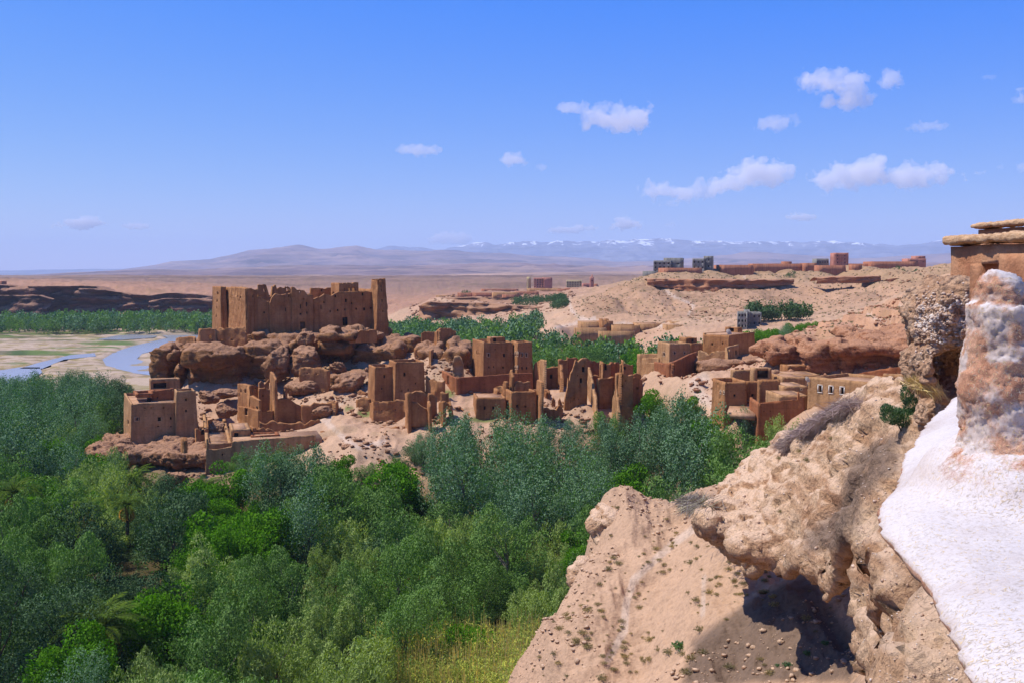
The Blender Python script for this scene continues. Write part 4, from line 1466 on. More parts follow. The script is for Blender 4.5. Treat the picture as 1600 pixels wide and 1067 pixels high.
# ---- the fortress on its rock
def fortress():
    r = root('fortress', 'large ruined earthen fortress with two corner towers, crowning the rock above the village', 'fortress')
    A = PX(384, 195, 20)[:2]
    yaw = math.radians(25)
    a = np.array([math.cos(yaw), math.sin(yaw)]); b = np.array([-a[1], a[0]])
    zb = 17.5
    def along(px, py, off=0.0):
        A_ = A + b * off
        u, z = ray_u(A_, A_ + a, px, py)
        return A_ + a * u
    tops = [(384, 451), (393, 450), (397, 453), (402.5, 452), (407, 460), (410, 469), (419.5, 470), (422, 473), (425, 465), (430.7, 459), (440, 462), (447.6, 459), (456, 458.5), (457, 448), (460.7, 449),
            (464.5, 453), (470, 454), (475.7, 454), (481, 461), (491, 467), (500, 464), (507.6, 459), (519, 461.6), (528, 456.6), (560, 455.6), (588, 455.6)]
    hl = [(386, 465, 2.5, 5, 'o'), (396, 462.7, 3, 5, 'o'), (404.5, 463, 3, 4, 'o'), (413, 488.5, 2.5, 3.5), (446.6, 484, 1.6, 6), (470, 479, 1.6, 7), (479.5, 476, 1.6, 7), (475, 468, 2.2, 3, 'o'), (470, 490.7, 3, 3), (480, 489, 2, 3),
          (473, 509, 7.5, 12, 'd'), (502, 480, 1.6, 7), (506.7, 473, 2.2, 3), (524.5, 462.8, 2.6, 4), (541, 470, 2.8, 5), (550, 474.5, 2, 3), (567, 460, 2.6, 4), (569.6, 483.4, 3, 4.5), (557, 483, 2.5, 3),
          (580, 482, 2.5, 3), (539.5, 484, 2, 3), (528, 485, 2.6, 3.5), (516.5, 487, 2, 3), (539.5, 502.5, 8, 13), (451, 463, 2, 3, 'o'), (469, 456.5, 2.5, 2, 'o')]
    for p0, p1, off in ((384, 397, -0.5), (397, 421, 0.3), (421, 456.5, 0.0), (456.5, 490, -0.35), (490, 588, 0.0)):
        A0 = along(p0, 490, off); B0 = along(p1, 490, off)
        tp = [q for q in tops if p0 - 0.1 <= q[0] <= p1 + 0.1]
        SEED[0] += 7
        wall(A0, B0, zb, px_top(A0, B0, tp), t=1.0, holes=px_holes(A0, B0, [h for h in hl if p0 < h[0] < p1]), batter=0.02, mat='earth', parent=r, cell=0.33, rough=0.09, ragged=0.10, seed=SEED[0])
    # left flank
    C0 = A + b * -0.5
    u = ray_u(C0, C0 + b, 350, None, 28)[0]
    D0 = C0 + b * u
    wall(D0, C0, zb, px_top(D0, C0, [(350, 449), (362, 448.5), (372, 449), (384, 450.5)]), t=1.0, holes=px_holes(D0, C0, [(369.5, 464, 1.5, 3), (374, 465, 1.5, 3), (353, 478, 2, 3), (372, 470, 1.2, 3)]), batter=0.02, parent=r, cell=0.33, rough=0.14, ragged=0.08, seed=41)
    # rear and right walls close the ruin
    E0 = along(600, 490, 0); G0 = E0 + b * 16; H0 = D0 + a * 1.0
    wall(E0 , G0, zb, 29.0, t=0.9, parent=r, cell=0.6, rough=0.1, ragged=0.3, seed=42)
    wall(G0, H0, zb, 28.0, t=0.9, parent=r, cell=0.6, rough=0.1, ragged=0.4, seed=43)
    slab([A + a * 12 + b * 1.2, A + a * 23.5 + b * 1.2, A + a * 23.5 + b * 12, A + a * 12 + b * 12], 26.0, 26.4, 'roof', r)
    # ruined inner walls rising behind the front
    traced('inner_wall', None, [((404, 211), (458, 217), [(404, 446), (416, 444.5), (418, 452), (421, 463), (424, 463), (426, 446), (431, 445), (433, 452), (434, 450), (445, 450), (446, 447), (453, 447), (454, 450), (458, 450)],
                                 [(413, 454, 2, 4, 'o'), (449, 453, 2, 4, 'o'), (452, 453, 1.4, 4, 'o')], {'zb': 24, 'cell': 0.3}),
                                ((486, 211), (519, 215), [(486, 451), (502, 450), (519, 450)], [(503, 454, 3, 3)], {'zb': 25})], parent=r)
    tw = rect('tower', None, (345, 214), 25, 332, 353, 448.2, zb, L_=[(338.5, 459, 1.8, 3.5), (337.5, 471, 1.6, 3), (337, 482, 1.4, 3), (337, 495, 1.4, 3)], F_=[(352, 471, 1.2, 3)], parent=r, t=0.7, batter=0.025, cell=0.33, rough=0.07, ragged=0.1, roof=True, drop=1.2)
    tw = rect('tower', None, (530, 208), 25, 517, 560, 442.5, 25.0, F_=[(538, 453, 2, 4.5, 'o'), (545.5, 453, 3, 4.5, 'o'), (552.5, 453, 4, 5, 'o')], L_=[(521, 459, 3, 3)], parent=r, t=0.5, batter=0.0, cell=0.3, rough=0.05,
              topF=[(530, 442.5), (533, 443), (534, 445), (536, 442), (540, 442), (541, 444), (543, 442), (549, 442), (550, 444), (552, 441.5), (560, 441.5)], roof=False)
    tw = rect('tower', None, (590, 203), 25, 580.5, 602, 435.5, zb, F_=[(593, 440, 1.6, 4, 'o'), (597, 440, 1.6, 4, 'o'), (596.6, 447, 2, 4), (597, 454, 2, 3.5), (598, 470, 2.2, 4), (599.5, 487, 2, 3)],
              topF=[(590, 436), (594, 435), (602, 435)], topL=[(580.5, 438), (583, 437), (584, 446), (588, 447), (589, 436), (590, 436)], parent=r, t=0.6, batter=0.045, cell=0.33, rough=0.12, ragged=0.1, drop=1.5)
fortress()

# ---- low walls and forts round the rock
GW = 'ruined walls on the village rock'
traced('wall', 'ruined wall with three bright openings below the left corner of the fortress', [
    ((309, 193), (311, 190.5), [(306, 514), (311, 513.5)], [], {'zb': pz(548, 191)}),
    ((311, 190), (338, 190.5), [(311, 514.5), (333, 512.5), (338, 513)], [(328.5, 527, 4, 6, 'o')], {'zb': pz(549, 190)}),
    ((338, 190.7), (384, 189), [(338, 517), (341, 517), (342, 512.5), (370, 511.5), (380, 511.5), (384, 517)], [(346, 532, 5, 3, 'o'), (362, 531.5, 4, 2.6, 'o')], {'zb': pz(549, 190)})], cat='wall', group=GW)
traced('wall', 'low ruined wall at the left brink of the fortress rock', [((279, 197), (303, 195), [(279, 528), (290, 526), (303, 526)], [], {'zb': 14}), ((274, 201), (279, 197), [(274, 529), (279, 527)], [], {'zb': 14})], cat='wall', group=GW)
traced('wall', 'scalloped wall on the slab before the fortress gate', [((546, 184.5), (589, 187), [(546, 518), (557, 518), (561, 520), (563, 517), (576, 517.5), (578, 515), (584, 514.5), (589, 516)], [], {'zb': pz(536, 185)})], cat='wall', group=GW)
traced('wall', 'ruined square wall standing on the round boulder above the terraces', [((467, 176), (513, 175), [(467, 575), (474, 574), (480, 575), (492, 574), (500, 576), (513, 577)], [(480, 583, 2, 2), (494, 584, 2, 2)], {'zb': 9, 't': 0.9})], cat='wall', group=GW)
traced('ruined_house', 'ruined block of two walls on the crag left of the square tower house', [
    ((659, 192), (681, 193), [(659, 520), (664, 518), (672, 519), (681, 519)], [], {'zb': 13}),
    ((678, 190), (684, 187), [(678, 519), (684, 516)], [], {'zb': 13}),
    ((684, 187), (713, 189), [(684, 516), (687, 512), (690, 512), (694, 515), (702, 514), (706, 516), (713, 515.5)], [], {'zb': 13, 't': 0.9})])
traced('ruined_house', 'dark ruined house walls below the crag, behind the curved brown yard wall', [
    ((648, 183), (700, 184), [(648, 545), (660, 548), (672, 544), (690, 546), (700, 550)], [(682, 560, 2, 3)], {'zb': 9, 't': 1.2}),
    ((640, 178), (675, 178), [(640, 570), (655, 568), (675, 573)], [], {'zb': 9}),
    ((674, 177), (679, 181), [(674, 548), (679, 545)], [], {'zb': 9})])

# ---- left: the tall tan house
r = rect('house', 'tall plain tan house with a corner tower, at the left edge of the village', (205, 150), 25, 194, 296, 630, F_=[(213.5, 654.5, 4.5, 5.5, 'f'), (249, 654.5, 5, 6), (268, 653, 3, 4.5), (247, 666, 3.5, 1.6), (268, 666.5, 3, 1.6), (225, 637.5, 5, 1.6), (235.5, 637, 2, 2.4, 'o'), (256, 637, 2.4, 2.4, 'o')],
         L_=[(198, 660, 1.4, 3)], topF=[(205, 632.5), (220, 629.5), (262, 629), (275, 628.5), (296, 627)], cat='house', batter=0.035, rough=0.05, t=0.5, mat='earth_tan')
rect('corner_tower', None, (276, 152), 25, 272, 305, 610.5, 4.0, F_=[(291, 624.5, 3, 4), (291, 642, 3.4, 4)], parent=r, batter=0.05, mat='earth_tan', rough=0.07)
rect('roof_room', None, (212, 155), 25, 208, 240, 615, 13.0, F_=[(233, 624.5, 5, 7)], parent=r, mat='earth_red', batter=0.0)
rect('roof_room', None, (237, 157), 25, 235, 272, 610, 12.0, F_=[(246, 621, 2.2, 2.2)], parent=r, mat='earth_red', batter=0.0, topF=[(237, 611), (245, 609.5), (255, 608.5), (264, 607), (268, 606), (272, 606)])
rect('roof_room', None, (235, 160.5), 25, 233, 281, 592.5, 6.0, F_=[(248, 602, 24, 9)], parent=r, mat='earth_tan', batter=0.0, roofmat='roof', drop=0.05)
# lean-to and yard beside it
traced('wall', 'dark lean-to walls between the tan house and the rubble', [((296, 154.5), (316, 155), [(296, 600 + 12), (300, 612), (316, 690)], [], {'zb': 4}), ((306, 150), (326, 151), [(306, 668), (326, 668)], [(317, 675, 5, 8)], {'zb': 4}), ((325, 157), (340, 158), [(325, 655), (340, 652)], [], {'zb': 6})], cat='wall', mat='earth')

# ---- left front: the long low house
r = rect('house', 'long low house with a bright flat roof and pale framed windows', (322, 137.5), 18, 285, 494, 703, L_=[(309.5, 716, 2.2, 3.5)], topL=[(285, 686), (289, 690), (305, 695), (322, 703)],
         topF=[(322, 702), (340, 702), (361, 697), (362, 689), (420, 685), (494, 679)], F_=[(347, 710, 3, 4), (378, 715.5, 7, 9, 'f'), (378.5, 700, 2, 2.5, 'o'), (411, 712, 6, 7, 'f'), (451, 694.5, 3, 3, 'o'), (415, 699, 1.6, 2), (451, 710, 4, 5)], mat='earth_tan', batter=0.03, t=0.5, drop=1.9, cell=0.33, depth=8.5)
c_ = PX(362, 138.8, 10)[:2]
a_ = np.array([math.cos(math.radians(18)), math.sin(math.radians(18))]); b_ = np.array([-a_[1], a_[0]])
slab([c_ + a_ * 0.3 + b_ * 0.4, c_ + a_ * 12.6 + b_ * 0.4, c_ + a_ * 12.6 + b_ * 7.2, c_ + a_ * 0.3 + b_ * 7.2], pz(689, 139) - 1.2, pz(689, 139) - 0.12, 'roof', r)
rect('roof_room', None, (361, 143.5), 18, 358, 391, 671, 7.5, F_=[(368, 681, 9, 11, 'w')], parent=r, mat='earth_tan', batter=0.0, drop=0.05)
rect('parapet', None, (392, 143), 18, 390, 437, 680.5, 8.0, parent=r, mat='earth_red', batter=0.0, drop=0.5)
rect('roof_room', None, (322, 141), 18, 300, 362, 692, 6.0, parent=r, mat='earth_tan', batter=0.0, drop=0.5, ragged=0.15)
traced('wall', 'small leaning wall stub at the left end of the long low house', [((282, 137), (288, 136.5), [(282, 682), (286, 683), (288, 690)], [], {'zb': pz(708, 136.5)})], cat='wall')

# ---- ruined tower house with the tall pillar
r = root('ruined_house', 'ruined tower house with a tall thin pillar, left of the terraces', 'ruined house')
traced('', None, [
    ((370, 169), (389, 163), [(370, 599), (380, 599), (388, 601), (389, 602)], [(376, 610, 1.8, 5), (382.5, 611, 1.8, 5), (373, 618, 1.5, 3)]),
    ((389, 163), (404, 158.5), [(389, 618), (392, 617.5), (398, 622), (404, 625)], [(385, 645, 4, 10, 'o'), (396, 638, 2, 2)], {'zb': 5}),
    ((372, 167), (404, 158), [(372, 634), (385, 636), (404, 640)], [(385, 643, 4, 9), (399, 636, 2, 2)], {'zb': 5, 'batter': 0.0}),
    ((404, 158.4), (428, 159.6), [(404, 640), (412, 639.5), (428, 640)], [], {'zb': 5}),
    ((389, 163), (404, 164.5), [(389, 603), (392, 600), (404, 603)], [(393, 609, 3, 9, 'o'), (400, 607, 2, 4, 'o')], {'zb': 8}),
    ((404, 167), (427, 168), [(404, 606), (415, 604), (427, 608)], [(411, 618, 2, 3)], {'zb': 8}),
    ((420, 166), (428, 159), [(420, 580), (424, 582), (427, 590), (428, 592)], [], {'zb': 5, 't': 0.5}),
    ((405, 170), (421, 171), [(405, 598), (409, 595), (414, 600), (421, 592)], [], {'zb': 9, 't': 0.5})], parent=r)
traced('wall', 'ruined terrace walls stepping right from the ruined tower house', [
    ((428, 160), (471, 162), [(428, 625), (445, 622), (455, 623), (463, 628), (471, 635)], [], {'t': 0.9}),
    ((471, 159), (525, 160.5), [(471, 633), (481, 632), (491, 629), (500, 631), (511, 628), (525, 627)], [], {'t': 0.9}),
    ((524, 160), (529, 164), [(524, 630), (529, 626)], []),
    ((405, 154), (500, 156), [(405, 657), (450, 659), (476, 660), (500, 655)], [], {'t': 0.9}),
    ((404, 150.5), (440, 151.5), [(404, 668), (440, 672)], [], {'zb': 5}),
    ((445, 163.5), (449, 164), [(445, 608), (449, 608)], [], {'t': 0.4, 'zb': 10})], cat='wall')

# ---- twin tower house
r = rect('tower_house', 'twin tower house of two tall plain blocks above the bare slope', (586, 160), 20, 576, 614, 573, F_=[(601, 588, 3, 4.5), (596.5, 607, 2, 3)], batter=0.03, cat='tower house', rough=0.04)
rect('tower', None, (618, 159), 18, 608, 662, 565.5, 5.0, F_=[(631.5, 585, 3.6, 6), (651, 599, 2, 2.6), (627, 611, 2, 3), (638, 609, 2, 3)], L_=[(616, 585, 1.2, 4)], parent=r, batter=0.035, rough=0.04)
traced('wall', 'ragged yard wall in front of the twin tower house', [((577, 158), (583, 155), [(577, 629), (583, 627)], []), ((583, 155), (633, 154), [(583, 626), (590, 625), (605, 627), (620, 624), (633, 625)], [(596, 641, 1.6, 2), (617, 640, 2, 2.4)]),
    ((556, 163), (578, 162), [(556, 625), (566, 620), (578, 622)], [])], cat='wall')
traced('wall', 'curved brown yard wall right of the twin tower house', [((664, 160.5), (680, 158.5), [(664, 585), (670, 591), (680, 595)], [(665, 583, 1.5, 2)]), ((680, 158.5), (694, 158), [(680, 596), (694, 594)], [])], cat='wall')

# ---- roofless ruin with the black opening
r = root('ruined_house', 'pillared ruin with a black opening, below the twin tower house', 'ruined house')
traced('', None, [
    ((633, 148), (637, 145), [(633, 614), (637, 612)], [], {'t': 0.5}),
    ((637, 149.5), (668, 150.5), [(637, 614), (645, 614), (655, 610), (660, 607), (664, 612), (668, 614)], [], {'t': 0.7, 'zb': 3}),
    ((637, 145.5), (668, 145.5), [(637, 631), (643, 627), (652, 629), (660, 634), (668, 636)], [(652.5, 685, 26, 38, 'o')], {'t': 0.5, 'zb': 1}),
    ((668, 145.5), (671, 144), [(668, 626), (669, 628), (671, 634)], [], {'t': 0.35, 'zb': 2}),
    ((671, 148), (683, 148.5), [(671, 613), (680, 612), (683, 616)], [], {'t': 0.7})], parent=r, batter=0.0)
slab([PX(638, 146, 10)[:2], PX(667, 146, 10)[:2], PX(667, 149.4, 10)[:2], PX(638, 149.4, 10)[:2]], pz(664, 146) - 0.5, pz(664, 146), 'roof', r, 'floor')
r = root('ruined_house', 'narrow ruin with a dark doorway, right of the roofless pillared ruin', 'ruined house')
traced('', None, [((685, 147.5), (692, 145), [(685, 628), (692, 626)], [], {'t': 0.5}), ((692, 146), (706, 146), [(692, 626), (700, 628), (702, 630), (706, 632)], [(699, 646, 7, 24, 'o')], {'t': 0.5}), ((688, 150), (701, 150), [(688, 613), (701, 612)], [], {'t': 0.5}), ((705, 146), (708, 147.5), [(705, 627), (708, 636)], [], {'t': 0.4})], parent=r)

# ---- broken bits of wall on the rubble between the houses
for lab, segs in (
    ('low broken wall stub on the slope right of the broad split boulder', [((556, 171), (572, 170), [(556, 612), (562, 608), (572, 613)], [])]),
    ('angled stub of wall on the rubble left of the small dark-fronted house', [((709, 152), (722, 150), [(709, 640), (714, 634), (722, 642)], []), ((722, 150), (731, 153), [(722, 642), (731, 646)], [])]),
    ('worn wall tooth standing alone on the rubble left of the small dark-fronted house', [((728, 148.5), (735, 148), [(728, 652), (731, 645), (735, 655)], [])]),
    ('broken yard wall under the ragged yard wall of the twin tower house', [((590, 149), (622, 148), [(590, 668), (600, 664), (610, 668), (622, 666)], [])]),
    ('small square wall remnant above the roofless pillared ruin', [((690, 157), (704, 157), [(690, 622), (697, 619), (704, 624)], [])]),
    ('knee-high wall line on the bank right of the long low house', [((500, 150), (528, 147), [(500, 672), (514, 676), (528, 680)], [])]),
    ('weathered wall corner between the big house courtyard and the hollow ruin', [((842, 160), (856, 158), [(842, 612), (850, 606), (856, 612)], []), ((856, 158), (862, 161), [(856, 612), (862, 616)], [])]),
    ('pair of wall teeth on the rubble before the hollow ruin', [((862, 154), (868, 154), [(862, 622), (865, 616), (868, 624)], []), ((872, 153), (878, 153), [(872, 626), (875, 620), (878, 628)], [])]),
    ('short wall between the ruined tower house and the tan house', [((330, 158), (352, 159), [(330, 662), (340, 656), (352, 660)], [(341, 668, 3, 5)])]),
    ('low walls of a roofless hut behind the long low house', [((395, 147), (420, 148), [(395, 668), (408, 666), (420, 670)], []), ((388, 150), (395, 147), [(388, 664), (395, 668)], [])])):
    traced('wall', lab, segs, cat='wall')

# ---- the pair of small houses at the tree line
r = rect('house', 'small dark-fronted house with a bright flat roof, at the tree line below the courtyard', (744, 148), 6, 741, 790, 621, F_=[(757, 637, 3, 5.5), (771, 637, 3.4, 5.5)], drop=0.08, batter=0.03, depth=6)
r = rect('house', 'small house with a left lit flank and two little windows, between thin pillars of wall', (799, 147), 12, 784, 838, 611.5, F_=[(808, 634, 3, 5), (821, 634.5, 3.4, 3, 'o')], L_=[(793, 629, 1.6, 6), (788, 612, 1.5, 2)], batter=0.02, drop=1.5)
traced('', None, [((804, 151), (829, 151.5), [(804, 601), (806, 596), (815, 595), (826, 594.5), (829, 597)], [], {'zb': 12})], parent=r)
traced('wall', 'thin broken pillar of wall behind the small house with the lit flank', [((795, 152), (799, 151), [(795, 583), (796.5, 577), (799, 588)], [], {'t': 0.5, 'cell': 0.25})], cat='wall', ragged=0.0)
traced('wall', 'short pillar of wall at the left corner of the small house with the lit flank', [((785, 152), (790, 151), [(785, 600), (787, 595), (790, 597)], [], {'t': 0.5, 'cell': 0.25})], cat='wall', ragged=0.0)
traced('wall', 'tall thin pillar of wall with a knobbed top, right of the pair of small houses', [((836, 150), (842, 146), [(836, 594), (838, 592.5), (842, 596)], [], {'t': 0.7, 'cell': 0.25, 'batter': 0.03})], cat='wall', ragged=0.0)

# ---- the square tower house and its courtyard
r = rect('tower_house', 'intact square tower house with a roof room and pale trimmed windows', (756, 172), 14, 738.5, 801, 535, F_=[(763.5, 554.5, 3.6, 5, 'f'), (789, 555, 3.6, 5), (763.5, 573.5, 2.4, 3.2), (771.5, 573, 2, 2.6), (787, 574, 2.6, 3.4), (774, 546, 2, 1.6)],
         L_=[(742.5, 551, 1.2, 3), (745, 552, 1.2, 3), (748, 553, 1.2, 3)], topL=[(738.5, 530), (745, 531.5), (756, 535)], batter=0.03, cat='tower house', rough=0.03, t=0.5)
rect('tower', None, (809, 171), 14, 799, 831, 534.5, 6.0, F_=[(816, 554.5, 3, 6, 'f'), (823.5, 554.5, 3, 6, 'f'), (815.5, 575, 3, 4), (824, 575, 3, 4), (829, 584, 2, 2.4)], L_=[(802.5, 553, 1.6, 6, 'f'), (805.5, 553, 1.6, 6, 'f'), (803, 574, 1.4, 4, 'f'), (806, 574, 1.4, 4, 'f')], parent=r, batter=0.03, rough=0.03)
rect('roof_room', None, (765, 177), 14, 761, 789, 527, pz(533, 172) - 1.0, F_=[(773, 531.5, 5, 6)], parent=r, batter=0.0, drop=0.05)
rect('parapet', None, (745, 178), 14, 743, 765, 532, pz(533, 172) - 1.0, parent=r, batter=0.0, drop=0.4)
traced('courtyard_wall', 'smooth courtyard wall in front of the square tower house', [
    ((690, 172), (714, 160), [(690, 578.5), (697, 582), (703, 587), (714, 590)], [(699.5, 594, 2.6, 12, 'd')], {'cell': 0.3}),
    ((714, 160), (833, 166.5), [(714, 590), (760, 587), (809, 583), (833, 583)], [], {'cell': 0.3})], cat='wall', ragged=0.02, rough=0.04, mat='earth_red')
traced('wall', 'broken rubble pillar standing inside the courtyard', [((707, 169), (724, 169), [(707, 562), (710, 557), (718, 556), (722, 560), (724, 565)], [], {'t': 1.4, 'rough': 0.35, 'zb': 8, 'mat': 'earth_tan'})], cat='wall', ragged=0.3)
traced('wall', 'low rubble wall on the grass below the courtyard', [((771, 156), (790, 155), [(771, 605), (780, 601.5), (790, 602)], []), ((771, 156), (776, 153), [(771, 606), (776, 609)], [])], cat='wall')

# ---- the ruin group on the right of the village rock
r = root('ruined_house', 'hollow ruin with dark inner walls, right of the square tower house', 'ruined house')
traced('', None, [
    ((833, 172), (843, 170), [(833, 572), (835, 567), (843, 562)], [], {}),
    ((843, 170), (849, 166), [(843, 561), (849, 562)], [], {'t': 0.5, 'mat': 'earth_tan'}),
    ((848, 172), (874, 172), [(848, 573), (853, 573), (858, 572), (866, 573), (874, 572)], [(861, 588, 4, 6)], {'t': 0.7}),
    ((873, 170), (875, 163), [(873, 562), (874, 574), (875, 590)], [], {'t': 0.6}),
    ((874, 168), (888, 168.5), [(874, 562), (877, 560.5), (887, 560), (888, 564)], [], {'t': 0.7}),
    ((888, 171), (904, 172), [(888, 559), (895, 557.5), (904, 558)], [], {'t': 0.5, 'mat': 'earth_red'})], parent=r)
r = root('ruined_house', 'tallest ruin of the right group, a jagged gable wall with window holes', 'ruined house')
traced('', None, [
    ((880, 151.5), (918, 152), [(880, 650), (883, 620), (887, 603), (889, 600), (888, 588), (892, 580), (896, 575), (900, 563), (904, 562), (918, 561)], [(911.5, 577, 4, 8), (908, 594, 3.4, 7.5), (905.5, 603.5, 2, 3.4, 'o'), (903, 586, 1.6, 2.4), (904, 623, 1.6, 2), (897, 622, 1.6, 2), (891, 626, 1.6, 3, 'o')], {'t': 0.7, 'cell': 0.28}),
    ((917, 158), (930, 147.5), [(917, 573), (918, 575), (921, 590), (924, 600), (926, 615), (928, 619), (929, 640), (930, 648)], [], {'t': 0.5, 'cell': 0.28, 'mat': 'earth_tan'}),
    ((905, 160), (926, 162), [(905, 561), (912, 559.5), (922, 560), (926, 564)], [], {'t': 0.5, 'zb': 8})], parent=r)
r = root('ruined_house', 'ruin with a tall black slot and broken upper rooms, right of the jagged gable', 'ruined house')
traced('', None, [
    ((921, 156), (937, 156), [(921, 587), (930, 585), (937, 587)], [(930, 618, 12, 58, 'o')], {'t': 0.4, 'zb': 3}),
    ((936, 151.5), (960, 152.5), [(936, 589), (945, 590), (960, 588)], [], {'t': 0.9}),
    ((918, 161), (938, 163), [(918, 564), (928, 564), (938, 566)], [], {'t': 0.5, 'zb': 9, 'mat': 'earth_red'}),
    ((936, 160), (938, 155), [(936, 564), (938, 565)], [], {'t': 0.4, 'zb': 9}),
    ((938, 157), (955, 157.5), [(938, 566), (947, 566), (950, 568), (955, 568)], [(947, 573, 4, 10)], {'t': 0.5, 'zb': 9}),
    ((954, 162), (969, 163), [(954, 567), (958, 563.5), (963, 564), (969, 566)], [], {'t': 0.5, 'zb': 9, 'mat': 'earth_red'}),
    ((969, 162), (971, 158), [(969, 561), (971, 563)], [], {'t': 0.3, 'zb': 9})], parent=r)
r = root('ruined_house', 'weathered ruin at the right end of the village rock, beside the trees', 'ruined house')
traced('', None, [
    ((959, 153), (965, 147.5), [(959, 583), (965, 581)], [], {'t': 0.6}),
    ((965, 147.5), (990, 148.5), [(965, 583), (972, 582), (980, 584), (990, 585)], [(973, 587.5, 1.6, 3, 'o'), (973, 602.5, 3, 4, 'o'), (979, 595, 1.6, 3)], {'t': 0.7}),
    ((988, 150), (1005, 151.5), [(988, 589), (995, 588), (1000, 588.5), (1005, 590)], [(996, 606, 3.4, 4)], {'t': 0.7, 'mat': 'earth_red'}),
    ((955, 150), (964, 147), [(955, 622), (959, 610), (962, 607), (964, 640)], [], {'t': 0.5, 'mat': 'earth_tan'}),
    ((971, 158), (990, 159), [(971, 569), (980, 568), (990, 569.5)], [(977, 575, 4, 5)], {'t': 0.6, 'zb': 9}),
    ((990, 155), (1003, 156), [(990, 585), (996, 583), (1003, 584)], [], {'t': 0.5, 'zb': 6})], parent=r)
traced('wall', 'low broken wall on the rubble slope between the pillar and the jagged gable', [((843, 149), (880, 150), [(843, 630), (850, 637), (858, 636), (868, 640), (875, 634), (880, 640)], [], {'t': 0.6, 'zb': 6})], cat='wall')

# ---- right village
r = rect('house', 'square flat-roofed house with a satellite dish, on the shelf above the right village', (1139, 165), 38, 1099, 1179, 522.5, L_=[(1112, 538, 2.6, 3.2), (1129, 537, 2, 3), (1140, 0, 0, 0)][:2], F_=[(1151.5, 550, 3.4, 8)], batter=0.02, cell=0.35, rough=0.04, drop=0.1,
         topL=[(1099, 523), (1139, 524.5)], topF=[(1139, 524.5), (1179, 519)])
rect('roof_room', None, (1154, 172), 38, 1133, 1160, 512, pz(520, 168) - 1, L_=[(1143, 516, 7, 6)], parent=r, batter=0.0, drop=0.1)
traced('', None, [((1090, 160), (1138, 157), [(1090, 547), (1100, 550), (1115, 549), (1130, 549), (1138, 546)], [], {'zb': 12, 't': 0.6}), ((1138, 157), (1156, 164), [(1138, 543), (1145, 541), (1156, 538)], [(1151, 551, 3, 9)], {'zb': 12, 't': 0.5})], parent=r, mat='earth_tan')
r = rect('house', 'house with three small pale-trimmed windows, at the left end of the right village', (1046, 166), 12, 1028, 1080, 536.5, F_=[(1054.5, 551.5, 2.6, 3.6, 'f'), (1070.5, 551.5, 2.6, 3.6, 'f')], L_=[(1037, 553, 3, 4.5, 'f')], batter=0.02, rough=0.03, mat='earth_tan', drop=0.3)
rect('annex', None, (1080, 166.5), 30, 1078, 1098, 536.5, 10, parent=r, batter=0.0, drop=0.3)
rect('roof_room', None, (1072, 171), 12, 1061, 1089, 528, pz(536, 168) - 1, F_=[(1082, 532, 3, 5)], parent=r, batter=0.0, drop=0.3)
traced('wall', 'curved enclosure wall with a door, below the house with three small windows', [((1022, 161), (1048, 153), [(1022, 565), (1035, 567), (1048, 567)], [(1051, 574, 8, 12)], {}), ((1048, 153), (1066, 157), [(1048, 567), (1058, 564), (1066, 560)], [(1052, 575, 6, 9, 'd')], {}), ((1066, 157), (1090, 162), [(1066, 560), (1080, 553), (1090, 550)], [], {})], cat='wall', mat='earth_red', ragged=0.02)
traced('wall', 'long low field walls left of the right village', [((995, 176), (1028, 172), [(995, 553), (1028, 552)], [], {}), ((1003, 170), (1028, 167), [(1003, 560), (1028, 558)], [], {}), ((1010, 165), (1026, 163), [(1010, 567), (1026, 566)], [], {})], cat='wall', mat='earth_tan', ragged=0.0)

r = rect('house', 'big flat-roofed house with a bare parapet and rooftop loggia, front of the right village', (1133, 122), 8, 1114, 1166, 595, F_=[(1148.5, 617.5, 4, 4, 'w'), (1166, 0, 0, 0)][:1], L_=[(1119, 600, 1.6, 3, 'o'), (1124, 612, 1.4, 4, 'f'), (1129, 613, 1.4, 4, 'f'), (1123, 622, 1.3, 2, 'o')], topL=[(1114, 591.5), (1133, 598)], topF=[(1133, 598), (1166, 596)], batter=0.03, mat='earth', rough=0.03, drop=0.6)
rect('annex', None, (1166, 123.5), 8, 1160, 1188, 596, 9, F_=[(1176, 617, 4, 4)], parent=r, batter=0.0, rough=0.03, mat='earth')
rect('annex', None, (1187, 119.5), 4, 1184, 1219, 593, 9, F_=[(1203, 614, 3.6, 4), (1198, 599, 2, 1.6, 'o')], parent=r, batter=0.02, rough=0.04, mat='earth')
rect('roof_room', None, (1145, 128), 8, 1143, 1174, 577.5, pz(596, 126) - 0.5, parent=r, batter=0.0, mat='earth_tan', drop=0.05)
rect('roof_room', None, (1178, 126), 8, 1172, 1206, 574.5, pz(596, 126) - 0.5, F_=[(1191.5, 584, 22, 12, 'w')], parent=r, batter=0.0, mat='earth_tan', drop=0.03)
rect('lean_to', None, (1209, 131), 8, 1206, 1218, 578, 12, parent=r, batter=0.0, mat='roof', drop=0.05)
r = rect('wall_enclosure', 'low enclosure wall with a thick pale coping, at the foot of the right village', (1185, 113), -4, 1134, 1257, 630, topF=[(1185, 630), (1225, 625), (1248, 624), (1249, 612), (1251, 612), (1252, 621), (1257, 620)], batter=0.02, mat='earth_red', roof=False, cat='wall', depth=6, backs=False, zb=10)
slab([PX(1136, 116, 16)[:2], PX(1180, 113.5, 16)[:2], PX(1184, 121, 16)[:2], PX(1140, 122, 16)[:2]], 15.4, 16.0, 'roof', r)
rect('house', 'small box-like store house behind the flat roofs of the right village', (1231, 136), 10, 1219, 1260, 571, batter=0.0, drop=0.06, mat='earth', F_=[(1248, 578, 1.5, 2)])
r = root('house', 'stepped cluster of low pale roofs between the loggia house and the three-window house', 'house')
